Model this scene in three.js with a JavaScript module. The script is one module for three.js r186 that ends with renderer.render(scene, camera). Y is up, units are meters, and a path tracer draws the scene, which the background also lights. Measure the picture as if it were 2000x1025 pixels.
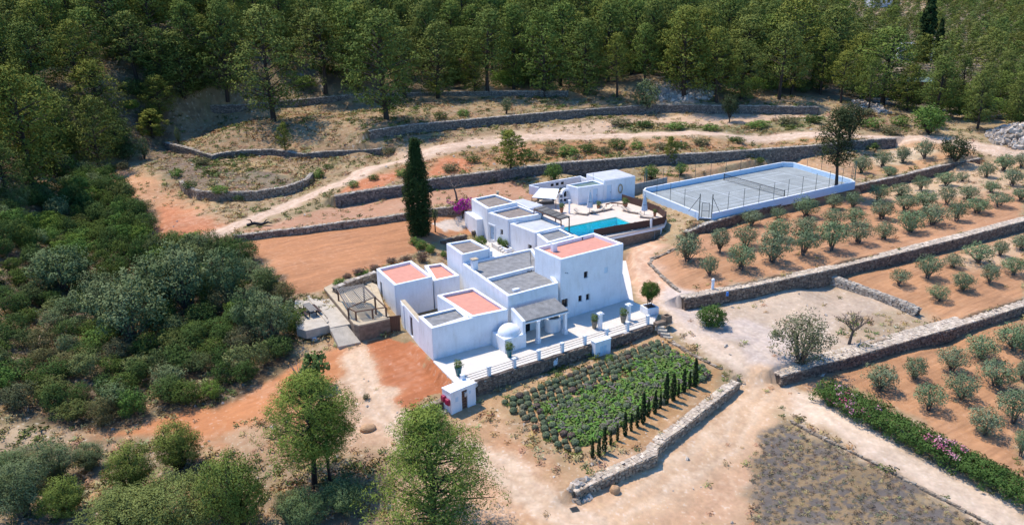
import * as THREE from 'three';
import { mergeGeometries } from 'three/addons/utils/BufferGeometryUtils.js';
import { Sky } from 'three/addons/objects/Sky.js';
import { Brush, Evaluator, SUBTRACTION } from 'three-bvh-csg';

// ---------------------------------------------------------------- camera, sky, sun, exposure
const scene = new THREE.Scene();
const renderer = new THREE.WebGLRenderer({ antialias: true });
renderer.toneMapping = THREE.LinearToneMapping;
renderer.toneMappingExposure = 1.26;
renderer.shadowMap.enabled = true;
renderer.shadowMap.type = THREE.PCFSoftShadowMap;
const camera = new THREE.PerspectiveCamera(36.48, 1024 / 524, 1, 3000);
camera.position.set(0, 34.6, 0);
camera.rotation.set(-0.34418, 0, -0.01623, 'XYZ');
const SUN = new THREE.Vector3(-0.36, 0.9, -0.25).normalize();
const sky = new Sky();
sky.name = 'sky';
sky.scale.setScalar(4000);
sky.material.uniforms.sunPosition.value.copy(SUN);
sky.material.uniforms.turbidity.value = 4;
sky.material.uniforms.rayleigh.value = 1.0;
sky.material.uniforms.mieCoefficient.value = 0.004;
sky.material.uniforms.cloudCoverage.value = 0;
sky.userData.kind = 'structure';
scene.add(sky);
scene.environmentIntensity = 0.26;
const sun = new THREE.DirectionalLight(0xfff1dc, 4.2);
sun.position.copy(SUN).multiplyScalar(300).add(new THREE.Vector3(0, 0, -100));
sun.target.position.set(0, 0, -100);
sun.castShadow = true;
sun.shadow.mapSize.set(4096, 4096);
Object.assign(sun.shadow.camera, { left: -160, right: 160, top: 160, bottom: -160, near: 10, far: 900 });
scene.add(sun, sun.target);

// ---------------------------------------------------------------- small tools
function rng(seed) {
  let s = seed >>> 0;
  return () => { s = (s + 0x6d2b79f5) | 0; let t = Math.imul(s ^ (s >>> 15), 1 | s); t = (t + Math.imul(t ^ (t >>> 7), 61 | t)) ^ t; return ((t ^ (t >>> 14)) >>> 0) / 4294967296; };
}
const LAT = new Float32Array(65536);
{ const r = rng(77); for (let i = 0; i < 65536; i++) LAT[i] = r(); }
function vn(x, y) {
  const xi = Math.floor(x), yi = Math.floor(y); let fx = x - xi, fy = y - yi;
  fx = fx * fx * (3 - 2 * fx); fy = fy * fy * (3 - 2 * fy);
  const a = xi & 255, b = (xi + 1) & 255, c = (yi & 255) << 8, d = ((yi + 1) & 255) << 8;
  const p = LAT[a | c], q = LAT[b | c], s = LAT[a | d], t = LAT[b | d];
  return p + (q - p) * fx + (s - p + (p - q - s + t) * fx) * fy;
}
const fbm = (x, y) => vn(x, y) * 0.5 + vn(x * 2.03 + 17, y * 2.03 + 5) * 0.27 + vn(x * 4.1 + 3, y * 4.1 + 41) * 0.15 + vn(x * 8.3 + 9, y * 8.3 + 1) * 0.08;
const clamp = (v, a, b) => Math.min(b, Math.max(a, v));
const lerp = (a, b, t) => a + (b - a) * t;
const sstep = (a, b, v) => { const t = clamp((v - a) / (b - a), 0, 1); return t * t * (3 - 2 * t); };
const lin = (v) => (v <= 0.04045 ? v / 12.92 : Math.pow((v + 0.055) / 1.055, 2.4));
const srgb = (v) => (v <= 0.0031308 ? v * 12.92 : 1.055 * Math.pow(v, 1 / 2.4) - 0.055);
const usedNames = new Map();
function numbered(n) { const k = usedNames.get(n) || 0; usedNames.set(n, k + 1); return k ? n + '_' + String(k).padStart(3, '0') : n; }
function tag(o, label, category, group, kind) {
  if (label) o.userData.label = label;
  if (category) o.userData.category = category;
  if (group) o.userData.group = group;
  if (kind) o.userData.kind = kind;
  return o;
}
function shade(o) { o.traverse((m) => { if (m.isMesh) { m.castShadow = true; m.receiveShadow = true; } }); return o; }
function thing(name, label, category, pos = [0, 0, 0], turn = 0, group) {
  const o = new THREE.Group(); o.name = numbered(name); o.position.set(pos[0], pos[1], pos[2]); o.rotation.y = turn; scene.add(o);
  return tag(o, label, category, group);
}
function part(name, geo, mat, parent) {
  const m = new THREE.Mesh(geo, mat); m.name = name; m.castShadow = m.receiveShadow = true; parent.add(m); return m;
}
function single(name, label, category, geo, mat, pos = [0, 0, 0], turn = 0, group) {
  const m = new THREE.Mesh(geo, mat); m.name = numbered(name); m.position.set(pos[0], pos[1], pos[2]); m.rotation.y = turn; m.castShadow = m.receiveShadow = true; scene.add(m);
  return tag(m, label, category, group);
}
function copyOf(src, pos, turn, scale, label, name) {
  const c = src.clone(); c.name = numbered(name || src.userData.baseName || src.name.replace(/_\d+$/, '')); c.position.set(pos[0], pos[1], pos[2]); c.rotation.y = turn;
  if (scale) { if (Array.isArray(scale)) c.scale.set(...scale); else c.scale.setScalar(scale); }
  c.userData = { ...src.userData }; if (label) c.userData.label = label; scene.add(c); return c;
}
// texture coordinates in metres from the dominant axis of each face
function boxUV(g) {
  if (g.index) g = g.toNonIndexed();
  const p = g.attributes.position, n = p.count, uv = new Float32Array(n * 2);
  const a = new THREE.Vector3(), b = new THREE.Vector3(), c = new THREE.Vector3();
  for (let i = 0; i < n; i += 3) {
    a.fromBufferAttribute(p, i); b.fromBufferAttribute(p, i + 1).sub(a); c.fromBufferAttribute(p, i + 2).sub(a); b.cross(c);
    const x = Math.abs(b.x), y = Math.abs(b.y), z = Math.abs(b.z);
    for (let k = i; k < i + 3; k++) {
      const X = p.getX(k), Y = p.getY(k), Z = p.getZ(k);
      const q = y > x && y > z ? [X, Z] : x > z ? [Z, Y] : [X, Y];
      uv[k * 2] = q[0]; uv[k * 2 + 1] = q[1];
    }
  }
  g.setAttribute('uv', new THREE.BufferAttribute(uv, 2)); return g;
}
const box = (w, h, d, x = 0, y = 0, z = 0, ry = 0) => { const g = new THREE.BoxGeometry(w, h, d); if (ry) g.rotateY(ry); g.translate(x, y, z); return g; };
// box with softened edges: extruded rounded rectangle, base at y = 0
function softBox(w, h, d, r = 0.03) {
  const s = new THREE.Shape(); const x = w / 2 - r, y = d / 2 - r;
  s.moveTo(-x, -y); s.lineTo(x, -y); s.lineTo(x, y); s.lineTo(-x, y); s.closePath();
  const g = new THREE.ExtrudeGeometry(s, { depth: h - 2 * r, bevelEnabled: true, bevelSize: r, bevelThickness: r, bevelSegments: 2 });
  g.rotateX(-Math.PI / 2); g.translate(0, r, 0); return boxUV(g);
}
const merge = (list) => mergeGeometries(list.map((g) => { g = g.index ? g.toNonIndexed() : g; if (!g.attributes.uv) g = boxUV(g); for (const k of Object.keys(g.attributes)) if (!['position', 'normal', 'uv'].includes(k)) g.deleteAttribute(k); return g; }), false);
function bar(a, b, r, seg = 6, r2 = r) {
  const A = new THREE.Vector3(...a), B = new THREE.Vector3(...b), d = B.clone().sub(A), L = d.length();
  const g = new THREE.CylinderGeometry(r2, r, L, seg, 1); g.translate(0, L / 2, 0);
  g.applyQuaternion(new THREE.Quaternion().setFromUnitVectors(new THREE.Vector3(0, 1, 0), d.normalize())); g.translate(A.x, A.y, A.z); return g;
}
// tapered limb through points
function limb(pts, radii, seg = 7) {
  const n = pts.length, pos = [], idx = [], P = pts.map((p) => new THREE.Vector3(...p));
  for (let i = 0; i < n; i++) {
    const t = P[Math.min(n - 1, i + 1)].clone().sub(P[Math.max(0, i - 1)]).normalize();
    const u = Math.abs(t.y) < 0.95 ? new THREE.Vector3(0, 1, 0).cross(t).normalize() : new THREE.Vector3(1, 0, 0).cross(t).normalize(), v = t.clone().cross(u);
    for (let k = 0; k < seg; k++) { const a = k / seg * 6.2832; const q = P[i].clone().addScaledVector(u, Math.cos(a) * radii[i]).addScaledVector(v, Math.sin(a) * radii[i]); pos.push(q.x, q.y, q.z); }
  }
  for (let i = 0; i < n - 1; i++) for (let k = 0; k < seg; k++) { const a = i * seg + k, b = i * seg + (k + 1) % seg; idx.push(a, b, a + seg, b, b + seg, a + seg); }
  const g = new THREE.BufferGeometry(); g.setAttribute('position', new THREE.Float32BufferAttribute(pos, 3)); g.setIndex(idx); g.computeVertexNormals();
  g.setAttribute('uv', new THREE.Float32BufferAttribute(new Float32Array(pos.length / 3 * 2), 2)); return g;
}
// prism over a polygon of [x, z] points
function shapeOf(poly) { const s = new THREE.Shape(); poly.forEach(([x, z], i) => (i ? s.lineTo(x, -z) : s.moveTo(x, -z))); s.closePath(); return s; }
function rounded(poly, r) {   // corners worn round
  const n = poly.length, out = [];
  for (let i = 0; i < n; i++) {
    const p = poly[i], a = poly[(i + n - 1) % n], b = poly[(i + 1) % n], la = Math.hypot(a[0] - p[0], a[1] - p[1]), lb = Math.hypot(b[0] - p[0], b[1] - p[1]), k = Math.min(r, la * 0.3, lb * 0.3);
    const A = [lerp(p[0], a[0], k / la), lerp(p[1], a[1], k / la)], B = [lerp(p[0], b[0], k / lb), lerp(p[1], b[1], k / lb)];
    for (const t of [0, 0.33, 0.67, 1]) out.push([(1 - t) * (1 - t) * A[0] + 2 * t * (1 - t) * p[0] + t * t * B[0], (1 - t) * (1 - t) * A[1] + 2 * t * (1 - t) * p[1] + t * t * B[1]]);
  }
  return out;
}
function prism(poly, y0, y1, bevel = 0, hole, round = 0) {
  const s = shapeOf(round ? rounded(poly, round) : poly); if (hole) s.holes.push(new THREE.Path(shapeOf(hole).getPoints()));
  const g = new THREE.ExtrudeGeometry(s, { depth: y1 - y0 - bevel, bevelEnabled: bevel > 0, bevelSize: bevel, bevelOffset: -bevel, bevelThickness: bevel, bevelSegments: 2 });
  g.rotateX(-Math.PI / 2); g.translate(0, y0, 0); return boxUV(g);
}
function inset(poly, d) {   // moves each edge inwards
  const n = poly.length; let A = 0; for (let i = 0; i < n; i++) { const [x, z] = poly[i], [X, Z] = poly[(i + 1) % n]; A += x * Z - X * z; }
  const s = A > 0 ? 1 : -1;
  return poly.map((p, i) => {
    const a = poly[(i + n - 1) % n], b = poly[(i + 1) % n];
    let e = [p[0] - a[0], p[1] - a[1]], f = [b[0] - p[0], b[1] - p[1]]; const le = Math.hypot(...e), lf = Math.hypot(...f); e = [e[0] / le, e[1] / le]; f = [f[0] / lf, f[1] / lf];
    const m = [-(e[1] + f[1]) * s, (e[0] + f[0]) * s], lm = Math.hypot(...m) || 1, c = (-e[1] * s * m[0] + e[0] * s * m[1]) / lm;
    return [p[0] + m[0] / lm * d / Math.max(0.3, c), p[1] + m[1] / lm * d / Math.max(0.3, c)];
  });
}
function inPoly(poly, x, z) { let c = false; for (let i = 0, j = poly.length - 1; i < poly.length; j = i++) { const [a, b] = poly[i], [e, f] = poly[j]; if (b > z !== f > z && x < (e - a) * (z - b) / (f - b) + a) c = !c; } return c; }

// ---------------------------------------------------------------- materials
function dataTex(n, fn, metres, isColor) {
  const d = new Uint8Array(n * n * 4);
  for (let y = 0; y < n; y++) for (let x = 0; x < n; x++) { const v = fn(x / n, y / n), i = (y * n + x) * 4; d[i] = clamp(v[0], 0, 1) * 255; d[i + 1] = clamp(v[1], 0, 1) * 255; d[i + 2] = clamp(v[2], 0, 1) * 255; d[i + 3] = 255; }
  const t = new THREE.DataTexture(d, n, n); t.wrapS = t.wrapT = THREE.RepeatWrapping; t.magFilter = THREE.LinearFilter; t.minFilter = THREE.LinearMipmapLinearFilter; t.repeat.set(1 / metres, 1 / metres);
  if (isColor) t.colorSpace = THREE.SRGBColorSpace; t.needsUpdate = true; return t;
}
// tileable noise: the lattice repeats every 256 cells
const tn = (u, v, f) => { const x = u * f, y = v * f, xi = Math.floor(x), yi = Math.floor(y), fx = sstep(0, 1, x - xi), fy = sstep(0, 1, y - yi), w = (i, j) => LAT[(((i % f) + f) % f * 7 + f) & 255 | ((((j % f) + f) % f * 13 + f * 3) & 255) << 8]; return lerp(lerp(w(xi, yi), w(xi + 1, yi), fx), lerp(w(xi, yi + 1), w(xi + 1, yi + 1), fx), fy); };
const tfbm = (u, v, f) => tn(u, v, f) * 0.5 + tn(u, v, f * 2) * 0.28 + tn(u, v, f * 4) * 0.14 + tn(u, v, f * 8) * 0.08;
const speckle = (base, amp, f, metres, tint = [1, 1, 1], n = 256) => dataTex(n, (u, v) => { const k = (tfbm(u, v, f) - 0.5) * amp + (tn(u, v, 96) - 0.5) * amp * 0.6; return base.map((b, i) => srgb(Math.max(0, lin(b) * (1 + k * tint[i])))); }, metres, true);
const gritBump = dataTex(256, (u, v) => { const k = tfbm(u, v, 12) * 0.6 + tn(u, v, 100) * 0.4; return [k, k, k]; }, 2.5);
const plasterBump = dataTex(256, (u, v) => { const k = tfbm(u, v, 5) * 0.8 + tn(u, v, 64) * 0.2; return [k, k, k]; }, 3);
const hx = (h) => [((h >> 16) & 255) / 255, ((h >> 8) & 255) / 255, (h & 255) / 255];
function mat(hex, amp = 0.3, metres = 3, o = {}) { return new THREE.MeshStandardMaterial({ map: speckle(hx(hex), amp, 6, metres), roughness: 0.9, bumpMap: gritBump, bumpScale: 0.02, ...o }); }
const flat = (hex, o = {}) => new THREE.MeshStandardMaterial({ color: hex, roughness: 0.8, ...o });
const M = {
  plaster: new THREE.MeshStandardMaterial({ map: dataTex(512, (u, v) => { const big = tfbm(u, v, 3) - 0.5, st = tn(u, v * 0.25, 40) * tn(u + 0.37, v * 0.5, 14), k = 0.9 + big * 0.09 - st * 0.06 + (tn(u, v, 160) - 0.5) * 0.04, w = Math.max(0, st - 0.35) * 0.25; return [k, k * (1 - w * 0.05), k * (1 - w * 0.16)]; }, 7, true), roughness: 0.92, bumpMap: plasterBump, bumpScale: 0.03 }),
  terracotta: mat(0xc88972, 0.25, 2.2), greyRoof: mat(0x807d78, 0.75, 2.6), brownRoof: mat(0x84776a, 0.7, 2.6), paleRoof: mat(0xb6b5b2, 0.3, 4), greenRoof: mat(0x64756c, 0.4, 3),
  paving: mat(0xcdc4b7, 0.18, 4), deck: mat(0xd0bda9, 0.14, 4), concrete: mat(0xb4a793, 0.4, 3), beige: mat(0xb5a284, 0.4, 2), court: mat(0x8e918c, 0.4, 9),
  stoneCore: mat(0x574a3e, 0.9, 1.6, { bumpScale: 0.06 }), stone: flat(0xffffff, { roughness: 0.95, bumpMap: gritBump, bumpScale: 0.02 }),
  rough: mat(0x7c6a58, 0.9, 1.5, { bumpScale: 0.05 }),
  wood: mat(0x70513d, 0.6, 0.8), darkWood: mat(0x3e2b22, 0.5, 0.8), greyWood: mat(0x7d776d, 0.6, 0.8), reed: mat(0x55514b, 0.8, 0.6), willow: mat(0x563c31, 0.9, 0.5),
  iron: flat(0x2b2a2a, { roughness: 0.6, metalness: 0.5 }), steel: flat(0x59625f, { roughness: 0.5, metalness: 0.6 }), green: flat(0x3f6a5b, { roughness: 0.6 }),
  glass: new THREE.MeshStandardMaterial({ color: 0x121a20, roughness: 0.08, metalness: 0.1 }), white: flat(0xdcdcdb), bluewhite: flat(0xbfd0dc), line: flat(0xd4d8d8),
  cushion: flat(0xd6c3aa, { roughness: 0.95 }), canvasCloth: flat(0xb4bac4, { roughness: 0.95 }), teal: flat(0x1f5f66, { roughness: 0.25 }), clay: mat(0x9a6a4c, 0.4, 0.6), stonePot: mat(0x7c7467, 0.5, 0.6),
  courtWall: mat(0xbfd4e2, 0.12, 3), soil: mat(0x4b3a2c, 0.6, 1), magenta: flat(0x93103c, { roughness: 0.45 }), bark: mat(0x4a3c31, 0.8, 0.7), greyBark: mat(0x6b6258, 0.8, 0.7), dark: flat(0x17191b),
};

// ---------------------------------------------------------------- the lie of the land
//#TERRAIN
// dry stone retaining walls: near top edge from left to right, drop of the ground across them (m), thickness
const WALLS = {
  long: { p: [[-26.22, 4.2, -115.42], [-23.01, 4.4, -116.86], [-16.39, 4.6, -119.72], [-12.33, 4.7, -123], [-7.97, 4.8, -124.69], [0.25, 4.9, -128.37], [8.9, 5, -131.88], [17.79, 5, -134.01], [26.95, 5.1, -136.16], [36.18, 5.1, -137.58], [45.87, 5.1, -139.9], [55.86, 5.1, -142.29], [67.21, 5, -147.14], [73.14, 4.8, -149.18]], drop: 1.75, t: 0.9, cap: 0.1 },
  upper: { p: [[-25.81, 8.3, -146.28], [-19.98, 8.4, -151.08], [-9.51, 8.5, -155.22], [0.48, 8.5, -159.7], [11.02, 8.5, -164.43], [26.55, 8.5, -169.68], [32.25, 8.5, -171.22], [43.61, 8.5, -168.57], [54.04, 8.4, -167.41], [64.34, 8.2, -166.24]], drop: 1.7, t: 0.9, cap: 0.1 },
  third: { p: [[-63.34, 10, -170.04], [-56.61, 10.1, -169.37], [-48.01, 10.3, -173.69], [-33.25, 10.8, -177.87], [-16.36, 10.9, -178.43], [0.61, 11, -177.31], [12.88, 11, -175.83]], drop: 1.3, t: 0.9, cap: 0.1 },
  fourthA: { p: [[-18.63, 12.6, -191.8], [-8.95, 12.7, -191.65], [2.16, 12.7, -191.14]], drop: 0.9, t: 0.8, cap: 0.1 },
  fourthB: { p: [[19.32, 13, -196.74], [30.16, 13, -203.22], [40.81, 13.1, -205.49], [52.25, 13.2, -209.02]], drop: 0.9, t: 0.8, cap: 0.1 },
  wavy: { p: [[-67.68, 5.3, -154.37], [-60.27, 5.1, -148.37], [-54.34, 4.9, -142.93], [-53.22, 5, -144.6], [-49.94, 5.1, -146.15], [-44.23, 5.2, -146.14], [-37.68, 5, -142.49], [-34.66, 5.1, -143.57], [-31.42, 5.2, -143.74], [-23.79, 5.4, -144]], drop: 0.9, t: 0.8, cap: 0.15 },
  round: { p: [[-54.05, 4.2, -126.83], [-52, 4.1, -123.38], [-48.66, 4.1, -120.27], [-44.68, 4.1, -119.08], [-39.13, 4.2, -118.97], [-35.17, 4.2, -121.88], [-32.93, 4.3, -126.03], [-32.98, 4.4, -130.27]], drop: 1.3, t: 0.6, cap: 0.2 },
  plot: { p: [[-36.9, 2.75, -101.02], [-33.01, 2.8, -102.46], [-27.84, 2.9, -103.95], [-22.63, 3, -105.98], [-18.54, 3.1, -107.16], [-14.8, 3.2, -108.9], [-10.95, 3.3, -110.71], [-6.71, 3.4, -111.74]], drop: 0.75, t: 0.6, cap: 0.15 },
  courtWall: { p: [[23.65, 2.2, -101.31], [26.74, 2.3, -104.32], [32.92, 2.4, -108.89], [40.38, 2.4, -113.88], [47.49, 2.4, -118.76], [55.98, 2.4, -123.98], [65.02, 2.4, -129.28], [75.14, 2.5, -135.74], [84.82, 2.6, -140.79]], drop: 1.35, t: 0.8, cap: 0.1 },
  groveWall: { p: [[19.26, 0.5, -82.25], [22.47, 0.6, -83.24], [28.22, 0.8, -85.17], [33.72, 0.9, -87.48], [39.49, 1, -89.92], [47.38, 1.1, -93.74], [57.67, 1.3, -98.77], [71.39, 1.5, -105.92], [84.91, 1.6, -113.22]], drop: 1.5, t: 1.3, cap: 0.08 },
  lowWall: { p: [[25.42, -1.45, -67.32], [29.65, -1.35, -69.19], [35.72, -1.25, -71.79], [42.37, -1.2, -74.93], [47.22, -1.15, -77.06], [57.29, -1, -82.02], [65.92, -0.9, -86.36]], drop: 1.2, t: 1.9, cap: 0.06 },
  gardenA: { p: [[4.64, -2.15, -50.87], [6.02, -2.1, -51.8], [8.17, -2.05, -53.22], [9.95, -2, -54.35], [11.43, -2, -55.32], [11.66, -1.98, -56.17], [12.56, -1.95, -57.4], [14.73, -1.9, -59.59], [17.69, -1.75, -62.8], [21.33, -1.65, -66.71]], drop: 0.8, t: 0.9, cap: 0.12 },
};
const GROUND = [
  [[17.28, -0.2, -80.07], [17.39, 0.95, -97.46], [15.5, 0.7, -92.42], [16.54, 0.3, -87.3], [21.85, 1.6, -97.38], [25.07, 2.2, -103.08], [21.61, -0.75, -77.05], [28.43, -1, -81.47], [40.77, -0.9, -83.67], [37.92, -0.85, -88.45], [24.47, -1.5, -68.49], [29.21, -2.5, -61.5], [33.09, -3.2, -55.34], [35.99, -3.9, -49.33]],
  [[24.29, 0.75, -88.31], [38.62, 1, -94.26], [43.18, 1.15, -106.68], [61.94, 1.3, -115.68], [76.14, 1.45, -120.23], [84.8, 1.9, -135.29], [55.16, -0.3, -88.8], [47.9, -0.55, -86.43], [64.24, 0, -95.87], [33.48, -2.6, -66.16], [46.48, -2.45, -72.33], [42.61, -3.2, -60.96], [46.35, -2.4, -77.08]],
  [[23.95, -3.8, -52.98], [21.73, -3.4, -59.02], [11.98, -3.1, -54.01], [3.51, -2.9, -49.44], [-2.27, -2.6, -52.34], [-1.96, -2, -57.91], [-9.14, -1.75, -60.58], [-14.45, -1.4, -65.57], [-21.33, -1.7, -66.34], [-25.2, -2.2, -61.82], [-36.19, -2.7, -60.85], [-35.88, -3, -51.84], [-19.51, -2.9, -50.03], [-11.87, -2.1, -55.34], [11.18, -3.6, -49.56]],
  [[-11.65, -0.35, -73.94], [-14.48, -0.6, -71.96], [-7.26, -1.2, -64.97], [-31.02, -1, -72.22], [-41.49, -1, -72.6], [-55.55, 0, -84.06], [-43.14, 0.2, -89.38], [-31.25, 0.9, -87.07], [-32.64, 1.6, -96.05], [-23.38, 1.9, -98.8], [-26, 1.4, -85.57], [-22.31, 1.5, -87.62], [-18.16, 2.2, -104.26], [-43.1, 2.4, -107.38], [-58.4, 2.8, -117.56], [-65.01, 1.9, -107.75]],
  [[-22.79, 2.8, -114.84], [-7.81, 2.95, -120.49], [0.19, 3, -122.97], [-36.98, 2.7, -111.11], [-62.11, 4.1, -136.29], [-75.74, 4.2, -136.83], [-101.35, 6.4, -166.94], [-54.32, 7.8, -154.83], [-39.44, 8, -155.16], [-42.47, 4.3, -130.25], [3.19, 2.8, -114.41], [13.31, 3, -132.58], [25.74, 3, -129.14], [46.65, 3.1, -141.82], [59.81, 3.1, -139.96]],
  [[-25.32, 4.9, -130.2], [-13.44, 5.7, -141.26], [10.04, 6, -149.31], [38.8, 5.9, -148.38], [58.02, 5.6, -148.31], [77.39, 4.7, -148.33], [89.12, 3.6, -143.28], [82.05, 3, -138.74], [73.72, 6.4, -162.75], [100.02, 5, -182.68], [26.09, 6.7, -159.42], [0.33, 5.5, -142.04], [-6.9, 1.15, -109.45], [-9.15, 1.55, -105.37], [-5.27, 0.3, -104.88], [-4.28, 0.6, -107.4]],
  [[15.55, -1, -76.54], [10.17, -1.25, -72.38], [-0.21, -1.75, -63.38], [-2.96, -1.75, -62.56], [14.74, -1.4, -69.17], [6.25, -1.95, -58.38], [18.7, -1.45, -69.13]],
  [[34.87, 13.15, -180.67], [0.75, 14.75, -192], [-34.42, 15.84, -186.86], [-64.5, 17.71, -173.39], [-86.89, 19.93, -155.35], [40.44, 16, -211.16], [-12.66, 16.29, -217.63], [-62.25, 18.34, -202.65], [-99.55, 20.93, -179.21], [1.13, 19.44, -248], [-71.31, 21.41, -234.39], [-113.33, 23.8, -205.87], [1.61, 25.4, -320], [-107, 27.75, -296.27], [-152.89, 29.56, -258.12], [67.28, 17.27, -266.64], [89.73, 22.92, -358.95], [72.52, 13.26, -207.7], [91.88, 7.47, -205.39], [119.47, 7.34, -208.15]],
  [[144.37, 6.3, -285.58], [183.58, 9.35, -366.61], [169.51, 7.85, -283.14], [214.51, 9.21, -361.09], [228.53, 14.32, -511.25], [283.8, 16.37, -482.76], [142.68, 19.25, -458.3], [2.8, 38.87, -499.99], [-184.3, 41.23, -443.21], [277.42, 28.3, -750.36], [375.6, 16.75, -467.89], [128.22, 9.99, -153.49], [-82.51, 21.17, -100.46], [-143.05, 26.91, -180.1]],
].flat();
for (const w of Object.values(WALLS)) for (const [x, y, z] of w.p) GROUND.push([x, y - w.cap - w.drop / 2, z]);
// thin plate spline through the ground points
const PLATE = (() => {
  const n = GROUND.length, m = n + 3, A = [], b = [];
  const U = (d2) => (d2 < 1e-9 ? 0 : d2 * Math.log(d2) * 0.5);
  for (let i = 0; i < m; i++) A.push(new Float64Array(m + 1));
  for (let i = 0; i < n; i++) {
    const [x, y, z] = GROUND[i], X = x / 100, Z = z / 100;
    for (let j = 0; j < n; j++) { const dx = X - GROUND[j][0] / 100, dz = Z - GROUND[j][2] / 100; A[i][j] = U(dx * dx + dz * dz); }
    A[i][i] += 2e-4; A[i][n] = A[n][i] = 1; A[i][n + 1] = A[n + 1][i] = X; A[i][n + 2] = A[n + 2][i] = Z; A[i][m] = y;
  }
  for (let c = 0; c < m; c++) {
    let p = c; for (let r = c + 1; r < m; r++) if (Math.abs(A[r][c]) > Math.abs(A[p][c])) p = r;
    const t = A[c]; A[c] = A[p]; A[p] = t;
    for (let r = c + 1; r < m; r++) { const f = A[r][c] / A[c][c]; if (f) for (let k = c; k <= m; k++) A[r][k] -= f * A[c][k]; }
  }
  const w = new Float64Array(m);
  for (let r = m - 1; r >= 0; r--) { let s = A[r][m]; for (let k = r + 1; k < m; k++) s -= A[r][k] * w[k]; w[r] = s / A[r][r]; }
  return w;
})();
function plate(x, z) {
  const n = GROUND.length, X = x / 100, Z = z / 100; let s = PLATE[n] + PLATE[n + 1] * X + PLATE[n + 2] * Z;
  for (let i = 0; i < n; i++) { const dx = X - GROUND[i][0] / 100, dz = Z - GROUND[i][2] / 100, d2 = dx * dx + dz * dz; if (d2 > 1e-9) s += PLATE[i] * d2 * Math.log(d2) * 0.5; }
  return s;
}
// signed distance to a wall line (positive on the camera's side) and how far past its ends
function wallSide(w, x, z) {
  let best = 1e9, sd = 0, over = 0; const p = w.p;
  for (let i = 0; i < p.length - 1; i++) {
    const ax = p[i][0], az = p[i][2], dx = p[i + 1][0] - ax, dz = p[i + 1][2] - az, L2 = dx * dx + dz * dz, t = ((x - ax) * dx + (z - az) * dz) / L2, c = t < 0 ? 0 : t > 1 ? 1 : t;
    const ex = x - ax - dx * c, ez = z - az - dz * c, d = Math.hypot(ex, ez);
    const cr = (dx * (z - az) - dz * (x - ax)) / Math.sqrt(L2);
    if (d < best - 1e-6 || (Math.abs(d - best) < 1e-6 && Math.abs(cr) > Math.abs(sd))) {
      best = d; sd = cr; over = i === 0 && t < 0 ? -t * Math.sqrt(L2) : i === p.length - 2 && t > 1 ? (t - 1) * Math.sqrt(L2) : 0;
    }
  }
  return [best, sd, over];
}
// levelled places: outline, level, width of the bank round it
const PADS = [
  { p: [[-5.08, -63.2], [-3.23, -65.26], [14.61, -76.98], [15.79, -79.94], [14.54, -87.99], [15.06, -96.68], [6.48, -94.77], [-2.54, -91.52], [-7.36, -88.3], [-11.71, -83.72], [-11.76, -79.39], [-11.42, -74.78]], y: -0.08, m: 0.3 },
  { p: [[6.46, -94.5], [4.13, -100.61], [-1.01, -103.03], [-5.72, -99.02], [-7.37, -93.29], [-7.95, -88.07], [-2.47, -87.83]], y: 0.08, m: 2.6 },
  { p: [[20.27, -122.31], [21.82, -124.83], [48.79, -140.54], [51.54, -140.76], [56.73, -126.6], [55.7, -123.94], [28.04, -106.27], [25.6, -107.17]], y: 2.42, m: 0.6 },
  { p: [[8.21, -96.55], [6.83, -105.73], [2.43, -114.46], [8.09, -119.43], [16.41, -113.05], [20.17, -104.97], [19.41, -101.45]], y: 0.9, m: 0.6 },
  { p: [[-20.64, -83.96], [-18.45, -86.28], [-15.86, -85.67], [-14.68, -80.24], [-13.38, -76.7], [-16.4, -75.89]], y: 0.1, m: 0.3 },
];
function padDist(poly, x, z) {
  let d = 1e9, c = false;
  for (let i = 0, j = poly.length - 1; i < poly.length; j = i++) {
    const [ax, az] = poly[j], [bx, bz] = poly[i], dx = bx - ax, dz = bz - az; let t = ((x - ax) * dx + (z - az) * dz) / (dx * dx + dz * dz); t = t < 0 ? 0 : t > 1 ? 1 : t;
    d = Math.min(d, Math.hypot(x - ax - dx * t, z - az - dz * t));
    if (bz > z !== az > z && x < (ax - bx) * (z - bz) / (az - bz) + bx) c = !c;
  }
  return c ? -d : d;
}
function groundY(x, z) {
  let y = plate(x, z);
  for (const w of Object.values(WALLS)) {
    const [d, s, over] = wallSide(w, x, z); if (d > 25) continue;
    const k = s + w.t * 0.5, f = Math.exp(-Math.abs(k) / 4.5) * (over ? Math.max(0, 1 - over / 2.5) : 1);
    y -= Math.sign(k) * w.drop * 0.5 * f;
  }
  for (const q of PADS) { const d = padDist(q.p, x, z); if (d < q.m) { const t = d <= 0 ? 0 : d / q.m; y = q.y + (y - q.y) * t * t * (3 - 2 * t); } }
  return y;
}
//#END

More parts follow.
